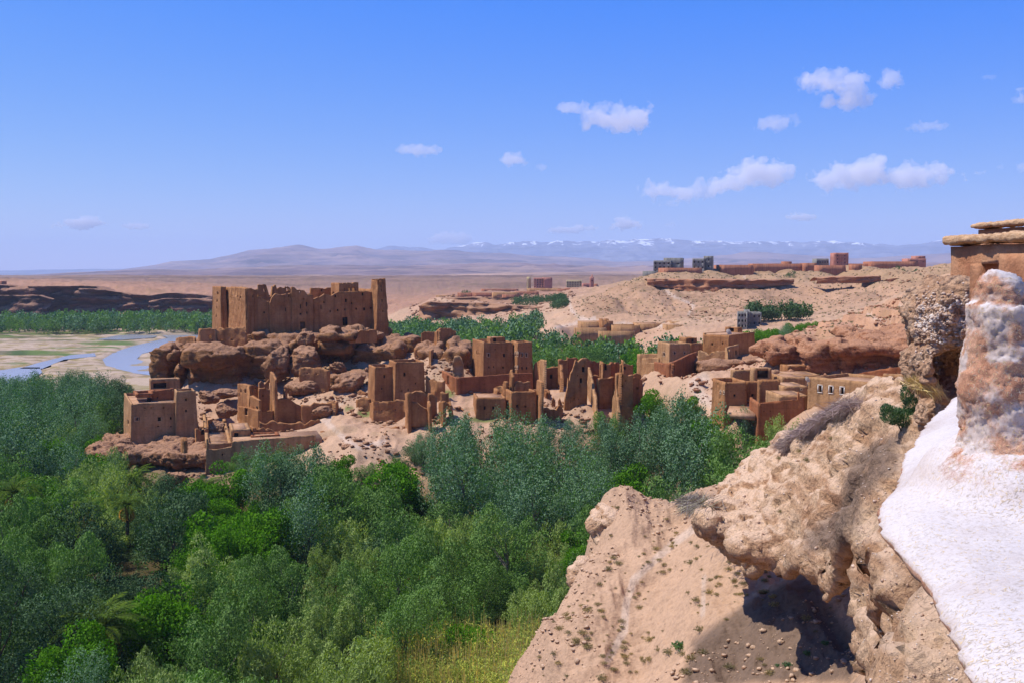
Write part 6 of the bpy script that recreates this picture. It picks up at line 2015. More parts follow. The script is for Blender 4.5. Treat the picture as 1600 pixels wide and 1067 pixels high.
def plant_trees():
    items = []
    rs = np.random.RandomState(77)
    cand = []
    def gridpts(x0, x1, y0, y1, s):
        xs = np.arange(x0, x1, s); ys = np.arange(y0, y1, s * 0.87)
        X, Y = np.meshgrid(xs, ys)
        X = X + (np.arange(len(ys)) % 2)[:, None] * s / 2
        X = X + rs.uniform(-.34, .34, X.shape) * s; Y = Y + rs.uniform(-.34, .34, X.shape) * s
        return np.stack([X.ravel(), Y.ravel()], 1)
    a = gridpts(-110, 60, 50, 172, 4.7)
    b = gridpts(-170, -60, 172, 262, 5.6)
    c = gridpts(-40, 100, 176, 262, 6.2)
    P_ = np.concatenate([a, b, c])
    pxs = 800 + F * P_[:, 0] / P_[:, 1]
    ok = (pxs > -130) & (pxs < 1300)
    P_ = P_[ok]; pxs = pxs[ok]
    z = terrain_z(pxs, P_[:, 1])
    n = 0
    count = {}
    for (x, y), px, zg in zip(P_, pxs, z):
        front = y < 172
        if front:
            if px < 1000 and zg > (3.4 if px < 350 else (9.0 if y < 142 else 6.0) if px < 700 else 6.0 if px < 840 else 8.0): continue
            if px >= 1000 and zg > 12.5: continue
            if px > 860 and y < 64: continue
            if px > 740 and y < 60: continue
            if px > 610 and y < 71 and px < 900: continue
            if y < 110 and rs.rand() < 0.14: continue
            if px > 930 and y < 68: continue
            if px > 1110 and y < 84: continue
            if px > 1240: continue
        else:
            if px < 260:
                if zg > 3.5 or y > 252 + 8 * math.sin(x * 0.2): continue
                if 205 < px: continue
            elif px < 560: continue
            else:
                if px < 1120 and zg > 10.5: continue
                if px >= 1120 and (zg > 16.5 or y < 215 or px > 1285): continue
                if px > 1000 and y < 190 and zg > 9: continue
        # footpath gaps
        pr = proj(x, y, zg + 3)
        if front and 180 < pr[0] < 215 and 880 < pr[1] < 960: continue
        row_c = proj(x, y, zg + 6)[1]
        best, bk = 0.0, None
        for hx, hy, hr, hk in HOT:
            d = math.hypot(px - hx, (row_c - hy) * 1.2) / hr
            s = math.exp(-d * d) * rs.uniform(0.5, 1.0)
            if s > best:
                best, bk = s, hk
        if best < 0.18 or rs.rand() < 0.12:
            bk = rs.choice(['willow', 'dark', 'poplar', 'tamarisk', 'fruit'], p=[.34, .28, .18, .12, .08] if row_c < 780 else [.42, .24, .04, .24, .06])
        H, R, _ = KIND[bk]
        sc = rs.uniform(0.55, 1.18)
        zmax = pz(env_row(px, y) + rs.uniform(0, 9), y)
        if zg + H * sc > zmax:
            sc = (zmax - zg) / H
        if sc < 0.26: continue
        top_row = proj(x, y, zg + H * sc)[1]
        if top_row > 1085: continue
        # hidden behind the village rock
        if y > 190 and 215 < px < 615: continue
        res = 'near' if y < 98 else 'mid'
        pr_ = PROTO[bk][res]
        tk, cr = pr_[rs.randint(len(pr_))]
        row = proj(x, y, zg + H * sc * 0.6)[1]
        ph = region_phrase(px, row, y)
        lab = DESC[bk] + ' ' + ph
        r = root(NAMES[bk], lab, 'tree', (x, y, zg), NAMES[bk].replace('_tree', '') + ' trees ' + ph)
        r.rotation_euler = (rs.uniform(-.06, .06), rs.uniform(-.06, .06), rs.uniform(0, 6.28))
        wsc = max(sc, 0.55) * rs.uniform(0.9, 1.15)
        r.scale = (wsc, wsc, sc)
        items.append((r, px, row, lab))
        link('trunk', tk, r)
        link('crown', cr, r)
        n += 1
        count[bk] = count.get(bk, 0) + 1
    number_labels(items)
    print('TREES', n, count)
plant_trees()

# groves too far off to tell tree from tree: real crowns joined into one mass each
def grove(name, label, pts, Hr, mat, seed, nl=260):
    rs = np.random.RandomState(seed)
    VV, FF = [], []
    o = 0
    for x, y, z, h in pts:
        k = nl
        q = rs.normal(size=(k, 3)); q /= np.linalg.norm(q, axis=1)[:, None]
        ncl = 9
        cc = rs.normal(size=(ncl, 3)); cc /= np.linalg.norm(cc, axis=1)[:, None]
        cc = cc * np.array([h * 0.36, h * 0.36, h * 0.34]) + np.array([0, 0, h * 0.55])
        ci = rs.randint(ncl, size=k)
        p = cc[ci] + q * np.array([0.22, 0.22, 0.27]) * h * rs.uniform(0.4, 1, (k, 1))
        n = q + rs.normal(size=(k, 3)) * 0.5; n /= np.linalg.norm(n, axis=1)[:, None]
        ax = np.array([0, 0, 1]) + rs.normal(size=(k, 3)) * 0.6
        L = h * 0.13 * rs.uniform(0.7, 1.3, k)
        v, f = leaf_quads(p + np.array([x, y, z]), n, ax, L, L * 0.6)
        VV.append(v); FF.append(f + o); o += len(v)
    link(name, mesh_from(name, np.concatenate(VV), np.concatenate(FF), ML[mat]), kind='stuff')

def far_groves():
    rs = np.random.RandomState(9)
    A_, B_ = [], []
    # centre valley
    for _ in range(2600):
        y = math.sqrt(rs.uniform(258 ** 2, 520 ** 2)); px = rs.uniform(590, 1130)
        x = (px - 800) / F * y
        (A_ if rs.rand() < 0.6 else B_).append((x, y, px))
    pts = np.array(A_ + B_)
    z = terrain_z(pts[:, 2], pts[:, 1])
    keepA, keepB = [], []
    for k, ((x, y, px), zg) in enumerate(zip(pts, z)):
        h = rs.uniform(4.5, 8.5)
        lim = float(np.interp(px, [590, 640, 700, 850, 880, 905, 960, 1130], [520, 500, 470, 430, 400, 300, 296, 290]))
        if zg > 9.5 or y > lim: continue
        if env_row(px, y) > proj(x, y, zg + h)[1]: continue
        (keepA if k < len(A_) else keepB).append((x, y, zg, h))
    print('far', len(keepA), len(keepB))
    grove('grove', None, keepA[:620], 7, 'poplar', 1, 170)
    grove('grove', None, keepB[:500], 7, 'willow', 2, 170)
    # tree belt along the far river bank
    L_, K_ = [], []
    for _ in range(760):
        px = rs.uniform(-160, 350); y = rs.uniform(560, 622)
        if rs.rand() < 0.12: y = rs.uniform(540, 560)
        h = rs.uniform(6.0, 10.5) * (1.0 if px > 85 else 0.9)
        L_.append(((px - 800) / F * y, y, 0.2, h))
    grove('grove', None, L_[:420], 8, 'poplar', 3, 170)
    grove('grove', None, L_[420:], 8, 'willow', 4, 170)
    # shrubs on the rock outcrop by the distant town, on the plateau and by the farm
    for a, b, c_, d, D0, D1, n_, h0, h1 in ((800, 880, 466, 474, 530, 590, 110, 2, 4.5), (862, 884, 478, 490, 480, 520, 50, 3, 5), (724, 732, 455, 462, 620, 640, 8, 2, 4), (1175, 1265, 500, 512, 296, 300, 40, 4, 6), (1225, 1240, 424, 432, 470, 480, 6, 2, 3), (1400, 1440, 424, 428, 455, 470, 8, 1.5, 2.5)):
        for _ in range(n_):
            px = rs.uniform(a, b); y = rs.uniform(D0, D1)
            zg = float(terrain_z(np.array([px]), np.array([y]))[0])
            K_.append(((px - 800) / F * y, y, zg, rs.uniform(h0, h1)))
    grove('grove', None, K_, 5, 'dark', 5, 150)
far_groves()

# ---- palms
def palm_meshes(seed, dry=False):
    rs = np.random.RandomState(seed)
    L = 3.0
    n = 13
    s = np.linspace(0, 1, n)
    # rachis: rises then droops, along +x
    droop = 1.15 if not dry else 2.2
    ang = math.radians(62 if not dry else 10) - s * droop * 1.3
    dx = np.cumsum(np.cos(ang)) * L / n; dz = np.cumsum(np.sin(ang)) * L / n
    pts = np.stack([dx, 0 * dx, dz], 1)
    V, Fc = tube(pts, list(0.035 * (1 - s * 0.8)), 4)
    V = list(V)
    for i in range(1, n):
        for sub in (0.0, 0.33, 0.66):
            p = pts[i - 1] + (pts[i] - pts[i - 1]) * sub
            d = pts[i] - pts[i - 1]; d /= np.linalg.norm(d)
            ll = 0.62 * math.sin(math.pi * (0.12 + 0.86 * (i + sub) / n)) + 0.08
            for sd in (-1, 1):
                e = p + d * ll * 0.62 + np.array([0, sd, 0]) * ll * 0.72 + np.array([0, 0, -0.12 + rs.uniform(-.08, .12)]) * ll * 1.5
                w = np.cross(e - p, [0, 0, 1.0]); w /= np.linalg.norm(w) + 1e-6
                m = p * 0.5 + e * 0.5 + np.array([0, 0, 0.04])
                o = len(V)
                V += [p, m + w * 0.028, e, m - w * 0.028]
                Fc.append((o, o + 1, o + 2, o + 3))
    return mesh_from('frond', V, Fc, ML['palm_dry' if dry else 'palm'])
FR = [palm_meshes(s) for s in (1, 2, 3)] + [palm_meshes(4, True)]
def palm_trunk(h):
    V, Fc = tube([(0, 0, -0.5), (0.05, 0, h * 0.4), (0.0, 0.05, h * 0.8), (0, 0, h)], [0.24, 0.2, 0.2, 0.26], 8)
    return mesh_from('trunk', V, Fc, M['bark'], True)
def palm(px, row, y, h, sc, label, seed, nfr=30):
    rs = np.random.RandomState(seed)
    z = pz(row, y)
    c = PX(px, y, z)
    r = root('palm_tree', label, 'palm tree', (c[0], c[1], z - h * sc), 'date palms')
    r.scale = (sc,) * 3
    link('trunk', palm_trunk(h), r)
    for i in range(nfr):
        dry = i < nfr * 0.2
        o = link('frond', FR[3] if dry else FR[rs.randint(3)], r, (0, 0, h - (0.15 if dry else 0)))
        k = (i - nfr * 0.2) / (nfr * 0.8)
        o.rotation_euler = (rs.uniform(-.12, .12), (0.35 if dry else 0.75 - 1.15 * k + rs.uniform(-.1, .1)), i * 2.399 + rs.uniform(-.2, .2))
        o.scale = (rs.uniform(0.85, 1.1),) * 3
palm(22, 772, 112, 4.5, 1.25, 'date palm with yellowing fronds at the left edge, beside the hay-coloured field', 1)
palm(208, 752, 122, 3.5, 1.15, 'date palm in front of the rocks under the tall tan house', 2)
palm(322, 762, 128, 2.2, 1.0, 'low date palm right of the pink rock block', 3)
palm(135, 800, 104, 4.0, 0.9, 'small half-dry date palm among dark trees, left of centre', 4)
palm(158, 985, 72, 4.6, 1.25, 'near date palm with dry orange skirt, at the bottom left', 5, 36)
palm(198, 790, 106, 3.4, 0.8, 'small date palm with drooping dry fronds below the rocks', 6)

# ---- reed bed at the foot of the shoulder
def reed_mesh(seed):
    rs = np.random.RandomState(seed)
    n = 110
    V, Fc, Vp, Fp = [], [], [], []
    for i in range(n):
        a = rs.uniform(0, 6.28); rr = 1.3 * math.sqrt(rs.rand())
        b = np.array([rr * math.cos(a), rr * math.sin(a), 0])
        h = rs.uniform(2.6, 4.6)
        ln = np.array([rs.normal() * 0.28, rs.normal() * 0.28, 0])
        tip = b * 1.5 + ln * 2 + np.array([0, 0, h])
        o = len(V)
        w = np.array([0.02, 0, 0])
        V += [b - w, b + w, tip + w * 0.4, tip - w * 0.4]; Fc.append((o, o + 1, o + 2, o + 3))
        for k in range(9):
            t = rs.uniform(0.3, 0.98)
            p = b + (tip - b) * t
            d = np.array([rs.normal(), rs.normal(), 0.5]); d /= np.linalg.norm(d)
            e = p + d * rs.uniform(0.35, 0.6)
            s = np.cross(d, [0, 0, 1.0]); s /= np.linalg.norm(s) + 1e-6
            m = (p + e) / 2 + np.array([0, 0, 0.06])
            o = len(V)
            V += [p, m + s * 0.03, e - np.array([0, 0, 0.1]), m - s * 0.03]; Fc.append((o, o + 1, o + 2, o + 3))
        if rs.rand() < 0.16:
            for k in range(7):
                o = len(Vp)
                t0 = tip + np.array([0, 0, 0.11 * k]); s = np.array([math.cos(k * 2.1), math.sin(k * 2.1), 0]) * 0.05 * (1 - k / 8)
                Vp += [t0 - s, t0 + np.array([0, 0, 0.08]) + s, t0 + np.array([0, 0, 0.26]), t0 + np.array([0, 0, .1]) - s]; Fp.append((o, o + 1, o + 2, o + 3))
    return mesh_from('stems', V, Fc, ML['reed']), mesh_from('plumes', Vp, Fp, ML['plume'])
RM = [reed_mesh(s) for s in (1, 2, 3)]
def reeds():
    rs = np.random.RandomState(4)
    k = 0
    ritems = []
    for i in range(900):
        px = rs.uniform(590, 865); y = rs.uniform(48, 76)
        lo_row = np.interp(px, [590, 650, 760, 865], [1000, 945, 955, 930])
        x = (px - 800) / F * y
        zg = float(terrain_z(np.array([px]), np.array([y]))[0])
        top = proj(x, y, zg + 4.0)[1]
        if top < lo_row or top > 1075 or zg > 9: continue
        r = root('reed_clump', 'yellow-green reed clump with pale plumes at the bottom', 'reeds', (x, y, zg - 0.1), 'reed clumps along the bottom of the grove')
        r.rotation_euler = (0, 0, rs.uniform(0, 6.28)); r.scale = (rs.uniform(0.8, 1.1),) * 3
        ritems.append((r, px, top, 'yellow-green reed clump at the bottom, ' + ('left part' if px < 690 else 'middle part' if px < 780 else 'right part')))
        a, b = RM[rs.randint(3)]
        link('stems', a, r, kind='stuff'); link('plumes', b, r, kind='stuff')
        k += 1
        if k > 150: break
    number_labels(ritems)
    print('reeds', k)
reeds()
# ------------------------------------------------------------------ near terrace, straw plaster, scrub, rubble
def plaster_mat():
    t = NT('whitewashed_straw_plaster')
    p = t.co()
    geo = t.n('ShaderNodeNewGeometry')
    sx = t.n('ShaderNodeSeparateXYZ')
    t.l(geo.outputs['Normal'], sx.inputs[0])
    at = t.n('ShaderNodeAttribute'); at.attribute_name = 'white'
    n1 = t.noise(p, 6.0, 6, 0.65)
    n2 = t.noise(p, 60, 6, 0.75)
    st = t.noise(t.co((1, 3.5, 2)), 70, 4, 0.6, 1.2)
    earth = t.ramp(n1, [(0.3, C(164, 112, 84)), (0.5, C(188, 138, 108)), (0.7, C(204, 160, 130))])
    earth = t.mix(1.0, earth, t.ramp(n2, [(0.3, g(0.75)), (0.7, g(1.18))]), 'MULTIPLY')
    earth = t.mix(1.0, earth, t.ramp(st, [(0.36, g(0.7)), (0.5, g(1.0)), (0.66, g(1.25))]), 'MULTIPLY')
    wh = t.ramp(n2, [(0.3, C(182, 170, 164)), (0.48, C(203, 193, 189)), (0.7, C(210, 201, 198))])
    wh = t.mix(1.0, wh, t.ramp(st, [(0.30, g(0.72)), (0.42, g(1.0))]), 'MULTIPLY')  # fine straw shadows darkened into the white
    k = t.math('ADD', at.outputs['Fac'], t.math('MULTIPLY', t.math('SUBTRACT', n1, 0.5), 1.3))
    k = t.math('ADD', k, t.math('MULTIPLY', t.math('SUBTRACT', n2, 0.5), 0.5))
    c = t.mix(t.ramp(k, [(0.36, g(0)), (0.66, g(1))]), earth, wh)
    n0 = t.noise(p, 1.1, 5, 0.65)
    wh = t.mix(1.0, wh, t.ramp(n0, [(0.32, (0.80, 0.74, 0.70, 1)), (0.5, g(0.97)), (0.7, g(1.02))]), 'MULTIPLY')
    # lime thins to a warm wash where it lies on steep mud
    wh = t.mix(1.0, wh, t.mix(t.ramp(sx.outputs[2], [(0.25, g(0)), (0.8, g(1))]), (0.98, 0.86, 0.76, 1), (1, 1, 1, 1)), 'MULTIPLY')
    c = t.mix(t.ramp(k, [(0.36, g(0)), (0.66, g(1))]), earth, wh)
    t.bump(t.math('ADD', t.math('MULTIPLY', n2, 0.5), st), 0.55, 0.006)
    return t.color(c)
M['plaster'] = plaster_mat()

def terrace():
    edge = [(1520, 590), (1462, 650), (1425, 690), (1396, 720), (1366, 768), (1370, 803), (1398, 835), (1430, 870), (1441, 905), (1474, 962), (1512, 1067), (1540, 1180)]
    def onz(px, row, z=31.0):
        r = (533.5 - row) / F
        D = (z - CZ) * (CT + r * ST) / (r * CT - ST)
        return PX(px, D, z)[:2]
    plan = [onz(*e) for e in edge] + [np.array([5.0, 1.2]), np.array([8.0, 9.4])]
    h = 0.04
    lo = (0.7, 1.3, 30.1); hi = (6.6, 9.6, 31.35)
    p = grid_pts(lo, hi, h)
    X, Y = p[:, :, 0, 0], p[:, :, 0, 1]
    pd = poly_dist(X.ravel(), Y.ravel(), np.array(plan)).reshape(X.shape)
    q = np.stack([X, Y, 0 * X], -1).reshape(-1, 3)
    zt = 31.0 + (0.03 * fbm(q / 0.9, 3, 91)).reshape(X.shape) - 0.10 * sstep(-0.35, 0.05, pd) ** 2 + 0.05 * sstep(1.6, 2.6, X)
    Z = p[..., 2]
    n3 = fbm(p.reshape(-1, 3) / 0.5, 3, 92).reshape(Z.shape)
    pd3 = pd[:, :, None] - 0.07 + 0.03 * n3 + 1.9 * np.maximum(30.93 - Z, 0)
    f = smax(Z - zt[:, :, None], pd3, 0.10)
    f = smax(f, -(Z - 30.25), 0.1)
    # the rounded pinnacle grows out of the terrace
    base = PX(1590, 4.35, 31.0)
    f = smin(f, sd_ell(p, (base[0] + 0.10, base[1] + 0.15, 31.05), (0.42, 0.55, 0.26)), 0.16)
    V, Q = surface_nets(f, lo, h)
    N = vnormals(V, Q)
    V = V + N * (0.006 * fbm(V / 0.08, 3, 93))[:, None]
    w = sstep(0.25, 0.65, N[:, 2]) * 1.0
    r = np.hypot(V[:, 0] - base[0], V[:, 1] - base[1])
    w = w * (0.50 + 1.1 * sstep(0.22, 0.5, r)) * (0.2 + 0.8 * sstep(30.84, 30.90, V[:, 2]))
    me = mesh_from('terrace', V, Q, M['plaster'], True, {'white': w})
    link('terrace', me, kind='structure')
    # pinnacle
    h = 0.0125
    lo = (1.86, 3.92, 30.95); hi = (2.75, 4.95, 32.12)
    p = grid_pts(lo, hi, h)
    f = sd_ell(p, P(1562, 457, 4.45), (0.092, 0.11, 0.095))
    q5 = p - PX(1568, 4.45, 31.4)
    rad = 0.158 + 0.03 * sstep(31.75, 31.45, p[..., 2]) + 0.22 * sstep(31.45, 31.0, p[..., 2]) ** 2
    col_ = np.maximum(np.hypot(q5[..., 0] - 0.10 * sstep(31.5, 31.0, p[..., 2]), q5[..., 1] * 0.85) - rad, p[..., 2] - 31.86)
    f = smin(f, col_, 0.075)
    f = f + 0.012 * fbm(p.reshape(-1, 3) / 0.14, 3, 95).reshape(p.shape[:-1])
    # crease under the head: its shade is put into the white mask
    V, Q = surface_nets(f, lo, h)
    N = vnormals(V, Q)
    V = V + N * (0.006 * fbm(V / 0.03, 4, 96) + 0.005 * ridged(V / np.array([0.03, 0.03, 0.012]), 2, 97))[:, None]
    rr = proj(V[:, 0], V[:, 1], V[:, 2])[1]
    n9 = fbm(V / 0.09, 2, 98)
    w = 0.36 + 0.30 * n9 + 0.25 * sstep(0.2, 0.9, N[:, 2]) + 0.5 * sstep(700, 760, rr) + 0.25 * np.exp(-((rr - 500) / 30) ** 2) + 0.25 * np.exp(-((rr - 570) / 20) ** 2) * sstep(0.0, 0.3, n9 + 0.2) + 0.28 * np.exp(-((rr - 650) / 40) ** 2) - 0.2 * np.exp(-((rr - 600) / 20) ** 2) - 0.25 * np.exp(-((rr - 475) / 7) ** 2) - 0.3 * sstep(2.42, 2.50, V[:, 0])  # whitewash patches; shade of crease and right side painted in as less white
    me = mesh_from('pinnacle', V, Q, M['plaster'], True, {'white': w})
    link('pinnacle', me, label='rounded plaster pinnacle, partly whitewashed, at the right edge of the terrace', category='pinnacle')
    # mud block wall standing behind it
    A = PX(1560, 9.6, 32.2)[:2]; B = PX(1800, 7.6, 32.2)[:2]
    r_ = root('wall', 'tan mud wall behind the plaster pinnacle at the right edge', 'wall')
    wall(A, B, 30.0, pz(396, 9.6), t=0.5, mat='near_earth', parent=r_, cell=0.09, rough=0.03, ragged=0.02, seed=501)
    wall(A * 1.06 + np.array([0.03, 0]), A, 30.0, pz(396, 9.6), t=0.4, mat='near_earth', parent=r_, cell=0.09, rough=0.03, seed=502)
    r_ = root('wall', 'small mud step with a flat cap, left of the tan mud wall', 'wall')
    A = PX(1536, 10.4, 32.0)[:2]; B = PX(1562, 10.4, 32.0)[:2]
    wall(A, B, 31.0, pz(412, 10.4), t=0.3, mat='near_earth', parent=r_, cell=0.06, rough=0.02, seed=503)
    slab([PX(1533, 10.3, 32)[:2], PX(1558, 10.3, 32)[:2], PX(1560, 10.8, 32)[:2], PX(1535, 10.8, 32)[:2]], pz(412, 10.4) - 0.01, pz(407, 10.4), 'roof', r_, 'cap')
terrace()

# link the geometry so that rays can find it
bpy.context.view_layer.update()
DG = bpy.context.evaluated_depsgraph_get()
def pick(px, py):
    v = Vector(((px - 800) / F, 1.0, 0)).normalized()
    a = P(px, py, 10.0)
    d = Vector(a) - Vector((0, 0, CZ))
    hit, loc, nrm, _, ob, _ = S.ray_cast(DG, Vector((0, 0, CZ)), d.normalized())
    return (loc, nrm, ob.name if ob else '') if hit else None

def scatter_blobs(name, pts, sizes, mat, seed, squash=0.6):
    """small faceted stones joined into one body of rubble"""
    rs = np.random.RandomState(seed)
    bm = bmesh.new()
    bmesh.ops.create_icosphere(bm, subdivisions=1, radius=1.0)
    B = np.array([v.co[:] for v in bm.verts]); Fc = np.array([[v.index for v in f.verts] for f in bm.faces])
    bm.free()
    n = len(pts)
    k = rs.uniform(0.6, 1.15, (n, len(B), 1))
    V = B[None] * k * np.asarray(sizes)[:, None, None] * np.array([1, 1, squash]) * rs.uniform(0.6, 1.3, (n, 1, 3))
    a = rs.uniform(0, 6.28, n); cs, sn = np.cos(a)[:, None], np.sin(a)[:, None]
    V = np.stack([V[..., 0] * cs - V[..., 1] * sn, V[..., 0] * sn + V[..., 1] * cs, V[..., 2]], -1)
    V = V + np.asarray(pts)[:, None, :]
    Q = (Fc[None] + (np.arange(n) * len(B))[:, None, None]).reshape(-1, 3)
    link(name, mesh_from(name, V.reshape(-1, 3), Q, M[mat], False), kind='stuff')

def rubble():
    rs = np.random.RandomState(12)
    def region(name, p0, p1, D0, D1, n, s0, s1, mat, zmin, seed, clump=0.0, zmax=99):
        px = rs.uniform(p0, p1, n * 3); D = np.sqrt(rs.uniform(D0 ** 2, D1 ** 2, n * 3))
        z = terrain_z(px, D)
        x = (px - 800) / F * D
        nz = fbm(np.stack([x / 7, D / 7, 0 * x], 1), 3, seed)
        ok = (z > zmin) & (z < zmax) & (nz > clump)
        px, D, z, x = px[ok][:n], D[ok][:n], z[ok][:n], x[ok][:n]
        s = s0 * (s1 / s0) ** (rs.rand(len(x)) ** 2.2)
        scatter_blobs(name, np.stack([x, D, z + s * 0.15], 1), s, mat, seed)
    region('rubble', 180, 1010, 132, 196, 5200, 0.12, 0.75, 'rock', 3.5, 201, -0.15)
    region('rubble', 1030, 1450, 108, 200, 2600, 0.12, 0.7, 'spur', 10, 202, 0.0)
    region('rubble', 880, 1480, 300, 470, 2000, 0.15, 0.75, 'rock', 9, 203, 0.1)
    region('rubble', 640, 900, 480, 640, 1500, 0.3, 1.3, 'rock', 8, 204, 0.0)
    region('rubble', 780, 1420, 24, 56, 5200, 0.02, 0.16, 'ledge', 9, 205, -0.2)
    region('rubble', -100, 340, 628, 670, 900, 0.5, 2.2, 'cliff', 1, 206, -0.1)
    # stones lying on the near ledge and the shoulder, found by sight lines
    pts, sz = [], []
    for _ in range(2300):
        px = rs.uniform(1105, 1510); py = rs.uniform(600, 1067)
        h = pick(px, py)
        if not h or h[1].z < 0.25 or not h[2].startswith('rock_ledge'):
            continue
        D = h[0].y
        dens = 1.0 if px > 1340 and py > 740 else 0.35
        if rs.rand() > dens: continue
        s = rs.uniform(1.0, 3.4) * D / F * (1.4 if rs.rand() < 0.12 else 0.8)
        pts.append((h[0].x, h[0].y, h[0].z + s * 0.2)); sz.append(s)
    scatter_blobs('rubble', pts, sz, 'pebble', 207)
    # pale pebbles set into the conglomerate block
    pts, sz = [], []
    for _ in range(900):
        px = rs.uniform(1430, 1520); py = rs.gauss(502, 22) if hasattr(rs, 'gauss') else rs.normal(502, 22)
        h = pick(px, py)
        if not h or not h[2].startswith('rock_outcrop') or h[0].y > 20: continue
        s = rs.uniform(0.012, 0.032)
        pts.append(tuple(h[0])); sz.append(s)
    if pts: scatter_blobs('rubble', pts, sz, 'pebble', 208, 0.9)
t_ = NT('pale_pebbles')
nn_ = t_.noise(t_.co(), 9, 2, 0.5)
M['pebble'] = t_.color(t_.ramp(nn_, [(0.35, C(150, 116, 92)), (0.5, C(190, 160, 136)), (0.62, C(206, 190, 176))]))
rubble()

# ---- tufts of scrub
def tuft_mesh(seed, n, hgt, key, spread=1.0, wid=0.035):
    rs = np.random.RandomState(seed)
    d = rs.normal(size=(n, 3)); d[:, 2] = np.abs(d[:, 2]) * 0.9 + 0.15
    d /= np.linalg.norm(d, axis=1)[:, None]
    p = d * hgt * rs.uniform(0.25, 1.0, (n, 1)) * np.array([spread, spread, 0.85])
    nr = rs.normal(size=(n, 3)); nr /= np.linalg.norm(nr, axis=1)[:, None]
    v, f = leaf_quads(p, nr, d + rs.normal(size=(n, 3)) * 0.35, hgt * rs.uniform(0.18, 0.4, n), wid * rs.uniform(0.6, 1.4, n))
    return mesh_from('scrub_tuft', v, f, ML[key])
TF = [tuft_mesh(s, 260, 0.26, 'scrub', 1.1, 0.028) for s in (1, 2, 3)]
def tufts():
    rs = np.random.RandomState(31)
    n = 0
    tries = 0
    titems = []
    while n < 190 and tries < 3000:
        tries += 1
        px = rs.uniform(800, 1340); py = rs.uniform(785, 1062)
        if px + (py - 785) * 0.0 < 850 and py < 960: continue
        h = pick(px, py)
        if not h or not h[2].startswith('ground') or h[0].y > 58: continue
        c = fbm(np.array([[px / 70, py / 40, 0]]), 3, 44)[0]
        if rs.rand() > 0.5 + 0.6 * c: continue
        if px > 1110 and py > 930 and rs.rand() > 0.15: continue
        o = link('scrub_tuft', TF[rs.randint(3)], None, tuple(h[0]), label='small dry grey-green tuft of scrub on the bare shoulder', category='shrub', group='scrub tufts on the bare shoulder')
        s = 0.22 + 0.75 * rs.rand() ** 1.8
        titems.append((o, px, py, 'dry scrub tuft on the shoulder, ' + ['crest', 'upper part', 'middle', 'lower part', 'bottom'][min(4, max(0, int((py - 780) // 58)))] + [' near the brink', ' centre', ' towards the overhang'][min(2, max(0, int((px - 850) // 140)))]))
        o.scale = (s, s, s * rs.uniform(0.7, 1.0)); o.rotation_euler = (0, 0, rs.uniform(0, 6.28))
        n += 1
    for (px, py, s, lab) in ((1062, 1012, 2.6, 'largest grey-green tuft beside the dark ash slope'), (1100, 785, 1.3, 'tuft at the crest of the shoulder under the overhang'), (1262, 720, 1.3, 'round tuft high on the overhanging ledge'), (1250, 706, 1.1, 'smaller tuft behind the round tuft on the overhanging ledge'),
                             (1218, 717, 1.0, 'tuft near the left brink of the overhanging ledge'), (1300, 686, 1.0, 'tuft above the round tuft on the overhanging ledge'), (1222, 690, 1.0, 'tuft by the silhouette of the overhanging ledge'), (1220, 800, 1.0, 'thin tuft in the crack of the overhanging ledge'),
                             (1230, 1040, 1.6, 'green tuft on the stony ground at the bottom'), (1262, 1022, 1.5, 'green tuft right of the first one at the bottom'), (1290, 1006, 1.4, 'green tuft by the pale stones at the bottom'), (1215, 1040, 0.9, 'tiny green tuft at the bottom'), (910, 990, 1.5, 'grey tuft on the lower left of the shoulder')):
        h = pick(px, py)
        if not h: continue
        o = link('scrub_tuft', TF[0] if 'green tuft' not in lab else GT, None, tuple(h[0]), label=lab, category='shrub', group='scrub tufts on the bare shoulder')
        k = 6.0 * h[0].y / F / 0.26
        o.scale = (s * k,) * 3
    number_labels(titems)
    print('tufts', n)
GT = tuft_mesh(7, 260, 0.22, 'bush', 1.2, 0.05)
tufts()

# far scrub: dark dots on the hillside
def dots():
    rs = np.random.RandomState(8)
    px = rs.uniform(900, 1480, 2600); D = np.sqrt(rs.uniform(300 ** 2, 500 ** 2, 2600))
    px = np.concatenate([px, rs.uniform(1180, 1450, 420)]); D = np.concatenate([D, rs.uniform(132, 200, 420)])
    z = terrain_z(px, D); ok = z > 10
    px, D, z = px[ok], D[ok], z[ok]
    x = (px - 800) / F * D
    n = len(x)
    s = rs.uniform(0.25, 0.6, n) * (D / 400) ** 0.5
    k = 8
    c = np.repeat(np.stack([x, D, z], 1), k, 0)
    sz = np.repeat(s, k)
    d = rs.normal(size=(n * k, 3)); d[:, 2] = np.abs(d[:, 2]); d /= np.linalg.norm(d, axis=1)[:, None]
    v, f = leaf_quads(c + d * sz[:, None] * 0.6, d, rs.normal(size=(n * k, 3)), sz * 1.0, sz * 0.7)
    link('undergrowth', mesh_from('undergrowth', v, f, ML['scrub']), kind='stuff')
dots()

